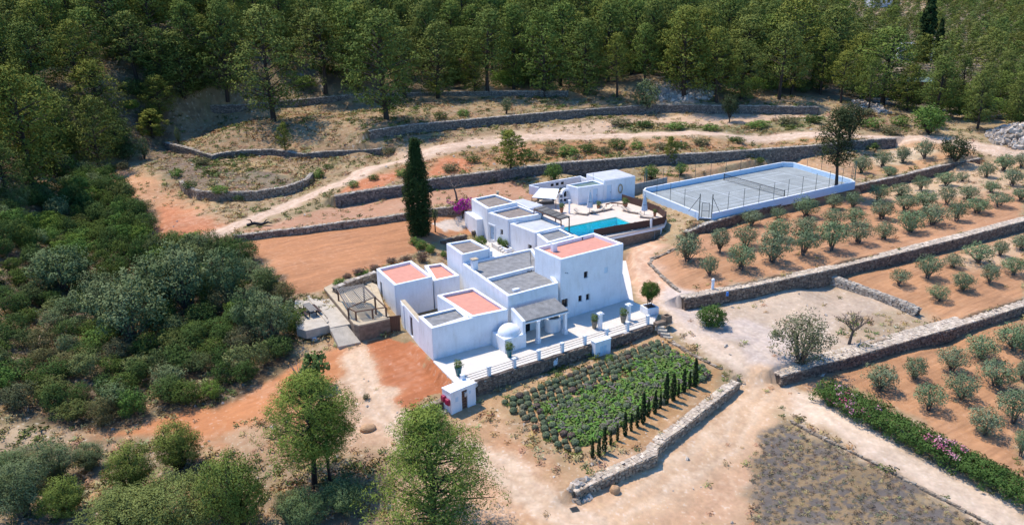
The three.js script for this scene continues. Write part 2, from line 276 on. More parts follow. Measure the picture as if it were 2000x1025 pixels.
// ---------------------------------------------------------------- ground: earth colours by place
const NEAR = { x0: -92, x1: 92, z0: -178, z1: -36 };
const FARG = { x0: -420, x1: 620, z0: -900, z1: 40 };
const ZONES = [   // outline, colour of the earth, scrub (dry grass), char, raked, softness
  [[[-157.76, -261.28], [305.3, -493.98], [102.86, -159.1], [86.93, -172.81], [65.39, -181.94], [34.85, -180.55], [0.65, -184.32], [-33.38, -178.3], [-61.4, -170.3], [-70.19, -166.05], [-66.48, -153.92], [-76.9, -137.64], [-68.07, -108.83], [-66.97, -100.17]], 0x6b5c44, 0.7, 0, 0, 3],
  [[[-62.26, -136.61], [-62.37, -170.4], [-33.38, -178.3], [12.86, -175.4], [34.03, -175.44], [68.74, -172.06], [76.76, -164.93], [85.31, -160.7], [74.76, -150.94], [59.08, -151.32], [29.69, -151.13], [10.19, -151.54], [-13.73, -144.81], [-22.06, -143.16], [-35.5, -136.58], [-33.24, -126.9], [-35.38, -122.12], [-45.89, -119.75], [-54.9, -126.53]], 0x947a57, 0.85, 0, 0, 2],
  [[[28.6, -176.34], [35.65, -178.55], [46.59, -181.38], [41.96, -170.8], [32.33, -171.66]], 0xb3aca3, 0.3, 0, 0, 2],
  [[[-22.18, -144.13], [-13.68, -144.16], [10.65, -158.63], [33.08, -169.33], [64.66, -166.66], [68.24, -162.18], [51.67, -159.09], [25.07, -152.84], [5.19, -148.65], [-8.81, -140.57], [-16.89, -131.08]], 0xbea385, 0.3, 0, 0, 2],
  [[[-64.61, -142.11], [-45.86, -135.57], [-37.18, -129.48], [-33.24, -127.25], [-35.3, -122.27], [-44.84, -119.44], [-49.55, -121.51], [-55.47, -130.44]], 0x705c45, 0.8, 0.35, 0, 1],
  [[[-68.18, -148.57], [-66.48, -153.92], [-54.99, -143.84], [-51.58, -136.64], [-50.23, -127.93], [-55.47, -130.44], [-62.26, -136.61]], 0x75604a, 0.8, 0.3, 0, 1.5],
  [[[20.58, -156.35], [27.24, -160.16], [41.06, -157.57], [52.17, -160.75], [63.73, -164.08], [63.75, -158.51], [55.76, -153.07], [39.32, -150.53], [21.9, -151.27]], 0x7d7348, 1, 0, 0, 1],
  [[[0.29, -135.2], [9.55, -141.84], [28.27, -143.32], [39.43, -143.18], [38.23, -138.53], [17.98, -135.44], [1.12, -131.15]], 0x82703f, 0.95, 0, 0, 1],
  [[[-26.49, -116.7], [-19.49, -125.03], [-11.99, -123.62], [0.27, -131.26], [18.12, -136.59], [36.7, -139.67], [56.55, -144.21], [57.48, -146.87], [28.92, -146.95], [7.99, -147.05], [-8.73, -139.01], [-17.03, -132.24], [-24.23, -123.85]], 0xa47649, 0.65, 0, 0, 1.5],
  [[[-26.2, -117.22], [-24.33, -124.39], [-19.03, -127.81], [-17.61, -123.09], [-20.91, -118.26]], 0xb27046, 0.1, 0, 0, 1],
  [[[-13.72, -124.81], [-12.92, -134.96], [-5.88, -135.04], [-6.45, -127.49]], 0xb27046, 0.2, 0, 0, 1],
  [[[-74.08, -131.8], [-67.95, -139.14], [-51.58, -122.14], [-43.21, -111.92], [-37.31, -102.87], [-45.97, -101.54], [-54.68, -115.97], [-65.61, -124.72]], 0xb5885f, 0.2, 0, 0.2, 2],
  [[[-57.79, -116.04], [-51.53, -117.88], [-42.38, -109.49], [-38.57, -102.42], [-47.98, -103.03]], 0xb8794f, 0.1, 0, 0.3, 2],
  [[[-37.46, -102.27], [-31.76, -108.19], [-26.07, -115.98], [-11.98, -122.63], [0.22, -127.91], [4.03, -116.6], [-5.2, -114.83], [-14.6, -110.22], [-28.09, -104.94]], 0xab8160, 0.15, 0, 0.35, 0.6],
  [[[-37.18, -101.24], [-27.97, -104.22], [-14.87, -109.2], [-11, -111.01], [-6.97, -111.98], [-2.86, -110.24], [-7.09, -106.04], [-10.31, -102.1], [-13.09, -96.24], [-19.04, -89.43], [-21.03, -84.29], [-24.95, -83.68], [-31.76, -92.98]], 0xae7b50, 0, 0, 0.7, 0.5],
  [[[19.37, -120.56], [21.29, -122.56], [26.38, -107.39], [24.25, -102.45], [21.23, -97.6], [19.41, -98.46], [22.21, -110.03]], 0xa58c65, 0.4, 0, 0, 1],
  [[[21, -125.94], [22.42, -129.64], [46.16, -140.43], [58.14, -142.9], [62.58, -135.47], [57.78, -128.25], [49.24, -141.17], [21.99, -125.89]], 0xb08a63, 0.35, 0, 0, 1],
  [[[23.84, -102.06], [40.43, -113.85], [58.6, -125.98], [85.09, -141.38], [90.47, -137.46], [72.07, -107.03], [47.81, -94.68], [34.13, -88.66], [19.54, -83.02], [18.26, -88.58], [17.11, -92.64]], 0xab8059, 0.08, 0, 0.8, 0.7],
  [[[55.26, -118.08], [65.48, -130.05], [85.7, -141.7], [90.79, -138.02], [82.19, -123.55], [71.47, -119.02], [63.32, -118.51]], 0xbda27e, 0.3, 0, 0.3, 3],
  [[[58.52, -130.01], [66.09, -143.91], [74.24, -149.51], [85.45, -145.08], [85.41, -142.19], [66.62, -132.64]], 0xb38a60, 0.35, 0, 0.3, 1],
  [[[63.98, -141.05], [73.3, -147.34], [79.3, -142.4], [73.64, -140.02], [65.11, -137.18]], 0xc4ae8c, 0.35, 0, 0, 1],
  [[[39, -89.72], [47.95, -94.74], [58.4, -99.88], [72.36, -107.18], [58.28, -83.58], [48.04, -78.52], [43.1, -76.35]], 0xab7f56, 0.06, 0, 0.8, 0.6],
  [[[55.07, -94.6], [71.94, -106.33], [65.9, -96.37], [56.35, -91.02]], 0xc0a27d, 0.2, 0, 0.3, 2],
  [[[23.38, -84.2], [29.28, -86.32], [38.47, -89.93], [45.19, -81.87], [45.6, -78.01], [26.09, -68.66], [24.26, -71.25], [22.79, -77.36]], 0xb6a389, 0.12, 0, 0, 1],
  [[[35.96, -80.25], [45.74, -81.83], [45.6, -78.01], [36.33, -73.13], [34.05, -74]], 0xa89274, 0.45, 0, 0, 1.5],
  [[[26.43, -68.14], [36.23, -72.61], [57.65, -82.23], [40.31, -53.35], [36.81, -58.51], [33.44, -66], [29.6, -68.69]], 0xac8057, 0.06, 0, 0.8, 0.6],
  [[[26.43, -68.14], [32.38, -70.73], [32.85, -66.9], [28.58, -65.89]], 0xbb9069, 0.2, 0, 0, 1.5],
  [[[-0.21, -62.51], [15.32, -75.23], [20.31, -67.63], [18.62, -64.69], [11.62, -56.88], [4.31, -55.41]], 0xa78355, 0.12, 0, 0, 0.6],
  [[[-8.42, -62.37], [-3.46, -64.84], [14.8, -76.99], [15.89, -75.4], [5.58, -66.51], [-0.67, -62.52], [3.85, -54.77], [11.05, -56.02], [12.14, -57.21], [4.41, -51.25], [-4.41, -55.33]], 0xae8e66, 0.4, 0, 0, 1],
  [[[-20.74, -72.39], [-15.98, -74.82], [-7.96, -62.36], [-6.87, -60.16], [3.59, -50.7], [21.61, -66.76], [24.01, -62.08], [20.19, -56.72], [17.05, -48.49], [-18.89, -47.86], [-18.04, -53.36], [-16.14, -59.88]], 0xc2a07c, 0.06, 0, 0, 1.5],
  [[[-0.29, -51.68], [4, -51.11], [5.44, -49.75], [11.72, -52.52], [19.7, -61.37], [22.47, -61.48], [17.79, -54.11], [10.92, -48.12], [-1.06, -47.5]], 0xbf9770, 0.1, 0, 0, 4],
  [[[-3.71, -58.69], [-0.23, -59.29], [2.93, -52.96], [1.22, -49.48], [-1.08, -52.28]], 0xb98a60, 0.1, 0, 0, 3],
  [[[-38.73, -60.63], [-28.53, -64.82], [-22.23, -70], [-18.82, -73.13], [-15.89, -71.17], [-17.91, -63.95], [-18.69, -55.95], [-24.59, -57.19], [-30.2, -60.53]], 0xb87c4d, 0.06, 0, 0.4, 1],
  [[[-26.67, -59.45], [-20.39, -62.61], [-16.97, -55.77], [-17.73, -52.15], [-23.93, -56.46]], 0xa98561, 0.35, 0.1, 0, 2],
  [[[-44.96, -60.94], [-39.42, -62.03], [-37.29, -58.58], [-43.06, -57.6]], 0xb09a7c, 0.4, 0, 0, 1.5],
  [[[-43.06, -57.6], [-36.18, -60.84], [-25.69, -56.63], [-18.69, -55.95], [-15.25, -55.6], [-10.48, -57.34], [-9.05, -46.54], [-36.82, -46.89]], 0x8f7a5c, 0.6, 0, 0, 2],
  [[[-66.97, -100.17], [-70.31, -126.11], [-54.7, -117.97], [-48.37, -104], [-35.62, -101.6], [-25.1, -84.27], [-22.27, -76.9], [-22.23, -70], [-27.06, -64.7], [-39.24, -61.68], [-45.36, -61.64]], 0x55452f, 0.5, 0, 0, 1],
  [[[-15.37, -73.67], [-12.34, -75.25], [-10.6, -74.06], [-5.81, -65.1], [-6.67, -64.62], [-9.33, -62.4], [-11.6, -65.67]], 0xa9693f, 0, 0, 0.55, 0.2],
  [[[-11.35, -107.95], [-6.96, -111.3], [-5.23, -110.41], [-9.33, -105.74]], 0xc9bba6, 0, 0, 0, 0.3],
  [[[19.67, -56.7], [22.27, -60.8], [24.23, -62.05], [29.03, -55.58], [35.14, -47.8], [17.81, -48.49]], 0x8d7855, 0.3, 1, 0, 1],
];
const TRACKS = [  // centre line, width, colour
  [[[-39.73, -103.79], [-35.48, -111.06], [-31.35, -118.9], [-26.02, -124.6], [-20.85, -134.67], [-13.51, -142.13], [-4.35, -145.29], [5.21, -149.33], [24.55, -149.46], [44.12, -150.05], [60.11, -148.83], [74.37, -150.08], [85.92, -146.05], [92, -140.23]], 3.6, 0xc4a98c],
  [[[17.81, -100.04], [16.18, -94.76], [16.59, -87.64], [17.73, -82.46]], 4.6, 0xc39c79],
  [[[17.15, -82.45], [18.71, -78.8], [21.34, -71.71], [24.32, -67.77], [27.48, -62.88], [30.07, -58.09], [33.99, -52.95], [37.3, -48.29]], 4.4, 0xc6b195],
  [[[19, -82.85], [21.68, -77.3], [25.78, -76.35], [25.99, -70.29]], 5.5, 0xbdae9c],
  [[[23.98, -66.6], [18.41, -59.86], [11.94, -53.69], [7.31, -49.31]], 4.5, 0xc6a680],
  [[[-15.89, -71.17], [-12.21, -63.34], [-7.99, -58.02], [-1.92, -55.28], [1.68, -51.53], [5.29, -48.14]], 3.2, 0xc9ad8b],
];
function paintGround(R, W, H, forest) {
  const c = document.createElement('canvas'), e = document.createElement('canvas'); const w = W / 2, h = H / 2; c.width = e.width = w; c.height = e.height = h;
  const g = c.getContext('2d'), q = e.getContext('2d'), sx = w / (R.x1 - R.x0), sz = h / (R.z1 - R.z0);
  g.fillStyle = '#9c8560'; g.fillRect(0, 0, w, h); q.fillStyle = 'rgb(150,0,0)'; q.fillRect(0, 0, w, h);
  const css = (n) => '#' + n.toString(16).padStart(6, '0');
  const path = (k, p, close) => { k.beginPath(); p.forEach(([x, z], i) => { const X = (x - R.x0) * sx, Y = (z - R.z0) * sz; i ? k.lineTo(X, Y) : k.moveTo(X, Y); }); if (close) k.closePath(); };
  for (const [p, col, a, b, d, soft] of ZONES) {
    g.filter = q.filter = 'blur(' + (soft * sx * 0.5).toFixed(1) + 'px)';
    path(g, p, true); g.fillStyle = css(col); g.fill(); path(q, p, true); q.fillStyle = `rgb(${a * 255 | 0},${b * 255 | 0},${d * 255 | 0})`; q.fill();
  }
  for (const [p, wd, col] of TRACKS) {
    g.filter = q.filter = 'blur(' + (0.5 * sx).toFixed(1) + 'px)';
    for (const k of [g, q]) { k.lineJoin = k.lineCap = 'round'; k.lineWidth = wd * sx; path(k, p, false); k.strokeStyle = k === g ? css(col) : 'rgb(8,0,0)'; k.stroke(); }
    g.filter = 'blur(' + (0.25 * sx).toFixed(1) + 'px)';
    g.globalAlpha = 0.5; g.strokeStyle = css(0xdac8ad);
    for (const o of [-0.8, 0.8]) { g.lineWidth = 0.5 * sx; path(g, p.map(([x, z], i) => { const a = p[Math.max(0, i - 1)], b = p[Math.min(p.length - 1, i + 1)], l = Math.hypot(b[0] - a[0], b[1] - a[1]); return [x - (b[1] - a[1]) / l * o, z + (b[0] - a[0]) / l * o]; }), false); g.stroke(); }
    g.globalAlpha = 1;
  }
  return { base: g.getImageData(0, 0, w, h).data, extra: q.getImageData(0, 0, w, h).data, w, h, sx, sz, R };
}
function sample(m, x, z, out) {
  const X = clamp(((x - m.R.x0) * m.sx) | 0, 0, m.w - 1), Y = clamp(((z - m.R.z0) * m.sz) | 0, 0, m.h - 1), i = (Y * m.w + X) * 4;
  out[0] = m.base[i]; out[1] = m.base[i + 1]; out[2] = m.base[i + 2]; out[3] = m.extra[i] / 255; out[4] = m.extra[i + 1] / 255; out[5] = m.extra[i + 2] / 255;
}
function groundTexture(m, W, H) {
  const d = new Uint8Array(W * H * 4), R = m.R, o = [0, 0, 0, 0, 0, 0], LUT = new Float32Array(256); for (let i = 0; i < 256; i++) LUT[i] = lin(i / 255);
  const SR = new Uint8Array(4096); for (let i = 0; i < 4096; i++) SR[i] = Math.round(srgb(i / 4095) * 255);
  const ca = Math.cos(0.56), sa = Math.sin(0.56);
  for (let y = 0; y < H; y++) for (let x = 0; x < W; x++) {
    const wx = R.x0 + (x + 0.5) / W * (R.x1 - R.x0), wz = R.z0 + (y + 0.5) / H * (R.z1 - R.z0);
    const n1 = vn(wx * 0.55, wz * 0.55), n2 = vn(wx * 0.55 + 90, wz * 0.55 + 31), n3 = vn(wx * 2.3 + 7, wz * 2.3), f = vn(wx * 6.1, wz * 6.1 + 50), big = vn(wx * 0.13 + 11, wz * 0.13);
    sample(m, wx + (n1 - 0.5) * 1.6 + (n3 - 0.5) * 0.4, wz + (n2 - 0.5) * 1.6 + (f - 0.5) * 0.3, o);
    const patch = sstep(0.42, 0.75, n1 * 0.5 + n3 * 0.35 + big * 0.3);
    let k = 0.74 + 0.2 * n3 + 0.2 * f + 0.22 * (big - 0.5) + 0.16 * (n2 - 0.5);
    let r = LUT[o[0]] * 1.05, g = LUT[o[1]] * 0.98, b = LUT[o[2]] * 0.98;
    if (o[5] > 0.3) k = lerp(k, 0.95, 0.45);
    if (o[5] > 0.05) {   // raked earth: fine broken furrows
      const u = wx * ca - wz * sa, v = wx * sa + wz * ca, fr = vn(u * 0.5 + 3, v * 5.2) - 0.5; k += fr * 0.36 * o[5] + (vn(u * 0.2, v * 1.4 + 60) - 0.5) * 0.3 * o[5];
    }
    const pale = sstep(0.55, 0.8, vn(wx * 0.3 + 40, wz * 0.3 + 77) * 0.6 + n3 * 0.4) * 0.35 * (1 - o[3]) * (1 - o[5]);
    r = lerp(r, 0.62, pale * 0.5); g = lerp(g, 0.5, pale * 0.5); b = lerp(b, 0.36, pale * 0.5);
    const scrub = o[3] * patch;
    r = lerp(r, 0.33, scrub * 0.55); g = lerp(g, 0.25, scrub * 0.55); b = lerp(b, 0.12, scrub * 0.6);
    const green = sstep(0.6, 0.85, vn(wx * 0.8 + 200, wz * 0.8) * 0.7 + f * 0.4) * o[3] * 0.6;
    r = lerp(r, 0.11, green); g = lerp(g, 0.12, green); b = lerp(b, 0.05, green);
    if (o[4] > 0.03) { const ch = sstep(0.22, 0.6, n3 * 0.5 + n2 * 0.45 + (vn(wx * 1.5 - wz * 0.6, wz * 2.4 + wx) - 0.5) * 0.6 + (f - 0.5) * 0.5) * o[4]; r = lerp(r, 0.105, ch * 0.88); g = lerp(g, 0.09, ch * 0.88); b = lerp(b, 0.08, ch * 0.88); }
    const stone = f > 0.86 && n3 > 0.45 ? (1 - o[5]) * (1 - o[4]) * 0.4 : 0; r = lerp(r, 0.6, stone); g = lerp(g, 0.53, stone); b = lerp(b, 0.44, stone);
    const i = (y * W + x) * 4; d[i] = SR[clamp(r * k * 4095, 0, 4095) | 0]; d[i + 1] = SR[clamp(g * k * 4095, 0, 4095) | 0]; d[i + 2] = SR[clamp(b * k * 4095, 0, 4095) | 0]; d[i + 3] = 255;
  }
  const t = new THREE.DataTexture(d, W, H); t.colorSpace = THREE.SRGBColorSpace; t.magFilter = THREE.LinearFilter; t.minFilter = THREE.LinearMipmapLinearFilter; t.needsUpdate = true; return t;
}
let earth;
const rough = (x, z) => (fbm(x * 0.35, z * 0.35) - 0.5) * 0.35 + (vn(x * 1.7, z * 1.7) - 0.5) * 0.1;
function sheet(name, R, nx, nz, texture, tile, drop) {
  const pos = new Float32Array((nx + 1) * (nz + 1) * 3), uv = new Float32Array((nx + 1) * (nz + 1) * 2), idx = [];
  for (let j = 0; j <= nz; j++) for (let i = 0; i <= nx; i++) {
    const x = lerp(R.x0, R.x1, i / nx), z = lerp(R.z0, R.z1, j / nz), k = j * (nx + 1) + i;
    pos[k * 3] = x; pos[k * 3 + 1] = groundY(x, z) + drop(x, z); pos[k * 3 + 2] = z; uv[k * 2] = i / nx; uv[k * 2 + 1] = j / nz;
  }
  for (let j = 0; j < nz; j++) for (let i = 0; i < nx; i++) { const a = j * (nx + 1) + i, b = a + nx + 1; idx.push(a, b, a + 1, a + 1, b, b + 1); }
  const g = new THREE.BufferGeometry(); g.setAttribute('position', new THREE.BufferAttribute(pos, 3)); g.setAttribute('uv', new THREE.BufferAttribute(uv, 2)); g.setIndex(idx); g.computeVertexNormals();
  const bump = gritBump.clone(); bump.repeat.set((R.x1 - R.x0) / tile, (R.z1 - R.z0) / tile); bump.needsUpdate = true;
  if (name === 'ground') earth = new THREE.MeshStandardMaterial({ map: texture, roughness: 0.97, bumpMap: bump, bumpScale: 0.06 });
  const m = new THREE.Mesh(g, name === 'ground' ? earth : new THREE.MeshStandardMaterial({ map: texture, roughness: 0.97, bumpMap: bump, bumpScale: 0.06 })); m.name = name; m.castShadow = m.receiveShadow = true; m.userData.kind = 'structure'; scene.add(m); return m;
}
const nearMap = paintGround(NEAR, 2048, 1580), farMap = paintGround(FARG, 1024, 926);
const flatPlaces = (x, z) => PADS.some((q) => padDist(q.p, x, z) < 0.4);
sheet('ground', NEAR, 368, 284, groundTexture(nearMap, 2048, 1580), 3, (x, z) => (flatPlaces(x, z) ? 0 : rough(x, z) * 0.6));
sheet('hillside', FARG, 208, 188, groundTexture(farMap, 1024, 926), 8, (x, z) => (x > NEAR.x0 + 3 && x < NEAR.x1 - 3 && z > NEAR.z0 + 3 && z < NEAR.z1 - 3 ? -6 : x > NEAR.x0 - 2 && x < NEAR.x1 + 2 && z > NEAR.z0 - 2 && z < NEAR.z1 + 2 ? -0.5 : rough(x, z)));

// the tracks as sheets just above the earth
function track(name, line, wd) {
  const c = new THREE.CatmullRomCurve3(line.map(([x, z]) => new THREE.Vector3(x, 0, z)), false, 'centripetal'), n = Math.round(c.getLength() / 0.5), pos = [], uv = [], idx = [], K = 8;
  for (let i = 0; i <= n; i++) {
    const p = c.getPointAt(i / n), t = c.getTangentAt(i / n);
    for (let k = 0; k <= K; k++) { const o = (k / K - 0.5) * (wd + (vn(i * 0.15, k > 4 ? 9 : 3) - 0.5) * 0.9), x = p.x - t.z * o, z = p.z + t.x * o; pos.push(x, groundY(x, z) + (flatPlaces(x, z) ? 0 : rough(x, z) * 0.6) + (k === 0 || k === K ? -0.02 : 0.035), z); uv.push((x - NEAR.x0) / (NEAR.x1 - NEAR.x0), (z - NEAR.z0) / (NEAR.z1 - NEAR.z0)); }
  }
  for (let i = 0; i < n; i++) for (let k = 0; k < K; k++) { const a = i * (K + 1) + k, b = a + K + 1; idx.push(a, a + 1, b, a + 1, b + 1, b); }
  const g = new THREE.BufferGeometry(); g.setAttribute('position', new THREE.Float32BufferAttribute(pos, 3)); g.setAttribute('uv', new THREE.Float32BufferAttribute(uv, 2)); g.setIndex(idx); g.computeVertexNormals();
  const m = new THREE.Mesh(g, earth); m.name = numbered(name); m.receiveShadow = m.castShadow = true; m.userData.kind = 'structure'; scene.add(m);
}
track('dirt_track', TRACKS[0][0], 3.4); track('drive', TRACKS[2][0], 4.2);

// ---------------------------------------------------------------- the white farmhouse
const evaluator = new Evaluator(); evaluator.useGroups = false; evaluator.attributes = ['position', 'normal', 'uv'];
// a box set into a wall: wall from a to b ([x, z]), centre s metres along it, y centre, width, height, depth into the wall (normal n points out)
function wallFrame(a, b, s, y) {
  const L = Math.hypot(b[0] - a[0], b[1] - a[1]), ux = (b[0] - a[0]) / L, uz = (b[1] - a[1]) / L;
  return { pos: [a[0] + ux * s, y, a[1] + uz * s], turn: Math.atan2(-uz, ux) };
}
function cutBoxes(geo, cuts) {
  if (!cuts || !cuts.length) return geo;
  let brush = new Brush(geo); brush.updateMatrixWorld();
  for (const c of cuts) {
    const k = new Brush(boxUV(new THREE.BoxGeometry(c.w, c.h, c.d * 2))); k.position.set(...c.at.pos); k.rotation.y = c.at.turn; k.updateMatrixWorld();
    brush = evaluator.evaluate(brush, k, SUBTRACTION);
  }
  return brush.geometry;
}
const house = thing('farmhouse', 'large white flat-roofed farmhouse of stepped cubes with terracotta and grey roofs', 'house');
// walls with parapet round a sunken roof
function roomBlock(top, y0, y1, drop, roofMat, cuts, wallT = 0.34, roofName = 'roof') {
  const ring = prism(top, y0, y1, 0.07, inset(top, wallT), 0.16);
  const w = part('wall', cutBoxes(ring, cuts), M.plaster, house);
  part(roofName, prism(inset(top, wallT - 0.04), y1 - drop - 0.2, y1 - drop), roofMat, house);
  return w;
}
function windowIn(at, w, h, d, style = 'grid') {
  const g = [], t = 0.05; g.push(box(t, h, 0.05, -w / 2 + t / 2, 0, 0), box(t, h, 0.05, w / 2 - t / 2, 0, 0), box(w - 2 * t, t, 0.05, 0, h / 2 - t / 2, 0), box(w - 2 * t, t, 0.05, 0, -h / 2 + t / 2, 0));
  if (style === 'grid') g.push(box(0.03, h - 2 * t, 0.04, 0, 0, 0));
  const place = (m) => { m.position.set(at.pos[0] - Math.sin(at.turn) * d, at.pos[1], at.pos[2] - Math.cos(at.turn) * d); m.rotation.y = at.turn; return m; };
  const f = place(part('window', merge(g), style === 'white' ? M.white : M.darkWood, house));
  part('pane', box(w - 2 * t, h - 2 * t, 0.012, 0, 0, -0.02), M.glass, f);
  return f;
}
function doorIn(at, w, h, d, m = M.darkWood, name = 'door') {
  const f = part(name, merge([box(w / 2 - 0.01, h, 0.06, -w / 4, 0, 0), box(w / 2 - 0.01, h, 0.06, w / 4, 0, 0), box(w - 0.1, 0.06, 0.02, 0, h * 0.2, 0.035), box(w - 0.1, 0.06, 0.02, 0, -h * 0.3, 0.035)]), m, house);
  f.position.set(at.pos[0] - Math.sin(at.turn) * d, at.pos[1], at.pos[2] - Math.cos(at.turn) * d); f.rotation.y = at.turn;
  part('handle', box(0.03, 0.16, 0.05, 0.06, -0.05, 0.055), M.iron, f); return f;
}
const onWall = (a, b, sv, w, h, d) => ({ at: wallFrame(a, b, sv[0], sv[1]), w, h, d });
// --- tower: two storeys, back right
const T = [[5.11, -77.95], [12.34, -82.91], [9.47, -87], [2.44, -81.98]];
const tFront = [T[0], T[1]];
const tw = [[[3.4, 4.43], 0.55, 0.75], [[2.66, 1.86], 0.5, 0.72], [[3.73, 1.78], 0.5, 0.72], [[0.52, 1.83], 0.85, 1.0]].map(([sv, w, h]) => onWall(...tFront, sv, w, h, 0.24));
roomBlock(T, -0.15, 6.9, 0.4, M.terracotta, [...tw, onWall(...tFront, [6.26, 4.35], 0.5, 0.65, 0.06), onWall(...tFront, [0.63, 5.27], 0.14, 0.16, 0.2), onWall(...tFront, [0.87, 5.18], 0.14, 0.16, 0.2)]);
for (const c of tw) windowIn(c.at, c.w, c.h, 0.2);
{ const at = wallFrame(...tFront, ...[6.26, 4.35]); const p = part('blind_window', box(0.48, 0.63, 0.02), M.bluewhite, house); p.position.set(at.pos[0] - Math.sin(at.turn) * 0.045, at.pos[1], at.pos[2] - Math.cos(at.turn) * 0.045); p.rotation.y = at.turn; }
// leaning foot of the tower's right side and a slight batter along the front
{
  const R = T[1], Bk = T[2], L = Math.hypot(T[1][0] - T[0][0], T[1][1] - T[0][1]), ux = (T[1][0] - T[0][0]) / L, uz = (T[1][1] - T[0][1]) / L, turn = Math.atan2(-uz, ux), dep = 0.3;
  const s = new THREE.Shape(); s.moveTo(-0.3, -0.15); s.lineTo(1.15, -0.15); s.quadraticCurveTo(0.45, 1.6, 0.0, 3.3); s.lineTo(-0.3, 3.3); s.closePath();
  const g = new THREE.ExtrudeGeometry(s, { depth: dep + 0.02, bevelEnabled: false, curveSegments: 10 }); g.translate(0, 0, -dep - 0.012); const m = part('buttress', boxUV(g), M.plaster, house); m.position.set(R[0], 0, R[1]); m.rotation.y = turn;
}
// chimney block and rain spout on the tower roof
{ const [x, z] = [4.58, -81.77]; const c = part('chimney', softBox(0.55, 0.95, 0.5, 0.04), M.plaster, house); c.position.set(x, 6.48, z); c.rotation.y = 0.56; const [a, b] = [7.97, -85.6]; const v = part('vent', merge([bar([0, 0, 0], [0, 0.22, 0], 0.09, 10), bar([0, 0.24, 0], [0, 0.3, 0], 0.16, 10)]), M.iron, house); v.position.set(a, 6.5, b); }
// --- main block with its two grey roofs and the wall between them
const MB = [[-5.59, -83.99], [-0.44, -74.03], [4.83, -77.48], [2.44, -88.96]];
roomBlock(MB, -0.15, 4.5, 0.42, M.greyRoof);
{
  const [a] = [[-2.64, -79.16]], [b] = [[2.37, -82.58]]; const ang = Math.atan2(-(b[1] - a[1]), b[0] - a[0]), L = Math.hypot(b[0] - a[0], b[1] - a[1]);
  const w = part('parapet', softBox(L, 0.52, 0.3, 0.05), M.plaster, house); w.position.set((a[0] + b[0]) / 2, 3.98, (a[1] + b[1]) / 2); w.rotation.y = ang;
  const [f] = [[-3.25, -77.44]], rear = [MB[0], a, b, MB[3]].map((p) => p); part('roof', prism(inset(rear, 0.3), 4.09, 4.25), M.greyRoof, house);
  const [cx, cz] = [0.38, -76.27]; const c = part('skylight', softBox(0.75, 0.35, 0.45, 0.08), M.plaster, house); c.position.set(cx, 4.06, cz); c.rotation.y = 0.56;
  const p = part('pipe', merge([bar([0, 0, 0], [0.5, 0.02, 0.1], 0.04), bar([0.5, 0.02, 0.1], [0.6, 0.16, 0.05], 0.05)]), M.iron, house); const [px, pz] = [1.56, -81.96]; p.position.set(px, 4.16, pz);
}
// round chimney pot with a tiled cap on the left wall
{
  const [x, z] = [-4.14, -82.09]; const c = part('chimney', softBox(0.62, 1.15, 0.55, 0.05), M.plaster, house); c.position.set(x, 4.4, z); c.rotation.y = 0.56;
  part('chimney_cap', box(0.78, 0.07, 0.7, 0, 1.26, 0), M.beige, c); part('smoke_slot', merge([box(0.45, 0.12, 0.4, 0, 1.18, 0)]), M.dark, c);
}
// --- stair turret with the brown roof
const KB = [[-7.66, -88.19], [-5.55, -84.03], [-2.47, -86.03], [-4.74, -89.64]];
roomBlock(KB, 0, 5.5, 0.22, M.brownRoof);
{ const [x, z] = KB[2]; const s = part('rain_spout', merge([softBox(0.4, 0.7, 0.3)]), M.plaster, house); s.position.set(x, 4.5, z); s.rotation.y = 0.56; }
// --- left block with terracotta roof and the low link behind it
const LB = [[-15.41, -84.61], [-12.6, -79.32], [-8.73, -81.77], [-11.72, -87.28]];
{
  const sv = [1.38, 0.94]; const c = onWall(LB[0], LB[1], [sv[0], 1.55], 0.7, 2.2, 0.22);
  roomBlock(LB, -0.3, 3.8, 0.32, M.terracotta, [c]); doorIn(c.at, 0.68, 2.18, 0.18, M.greyWood);
}
const SB = [[-10.21, -86.85], [-8.14, -87.62], [-5.86, -83.36], [-8.64, -81.73]];
roomBlock(SB, 0, 3.3, 0.28, M.terracotta);
// --- front annex: terracotta roof behind, small grey roof in front
const FB = [[-7.95, -77.22], [-4.15, -79.24], [-0.46, -73.09], [-4.08, -71.33]];
roomBlock(FB, 0, 3.45, 0.3, M.terracotta, [], 0.3);
const EB = [[-9.37, -72.14], [-6.07, -74.2], [-2.21, -72.55], [-7.73, -69.04]];
{
  const a = EB[3], b = [-0.49, -73.38]; EB[2] = [lerp(a[0], b[0], 0.74), lerp(a[1], b[1], 0.74)]; EB[1] = [-5.41, -74.44];
  const c = onWall(a, b, [6.16, 1.96], 0.55, 0.8, 0.22);
  const front = [a, b, [b[0] - 0.18, b[1] - 0.29], [a[0] - 0.18, a[1] - 0.29]];
  part('wall', cutBoxes(prism(front, -0.15, 3.34, 0.05), [c]), M.plaster, house); windowIn(c.at, 0.55, 0.8, 0.18);
  roomBlock([EB[0], [-5.66, -74.32], [-4.3, -71.69], [a[0], a[1]]], -0.2, 3.3, 0.22, M.greyRoof, [], 0.3);
}
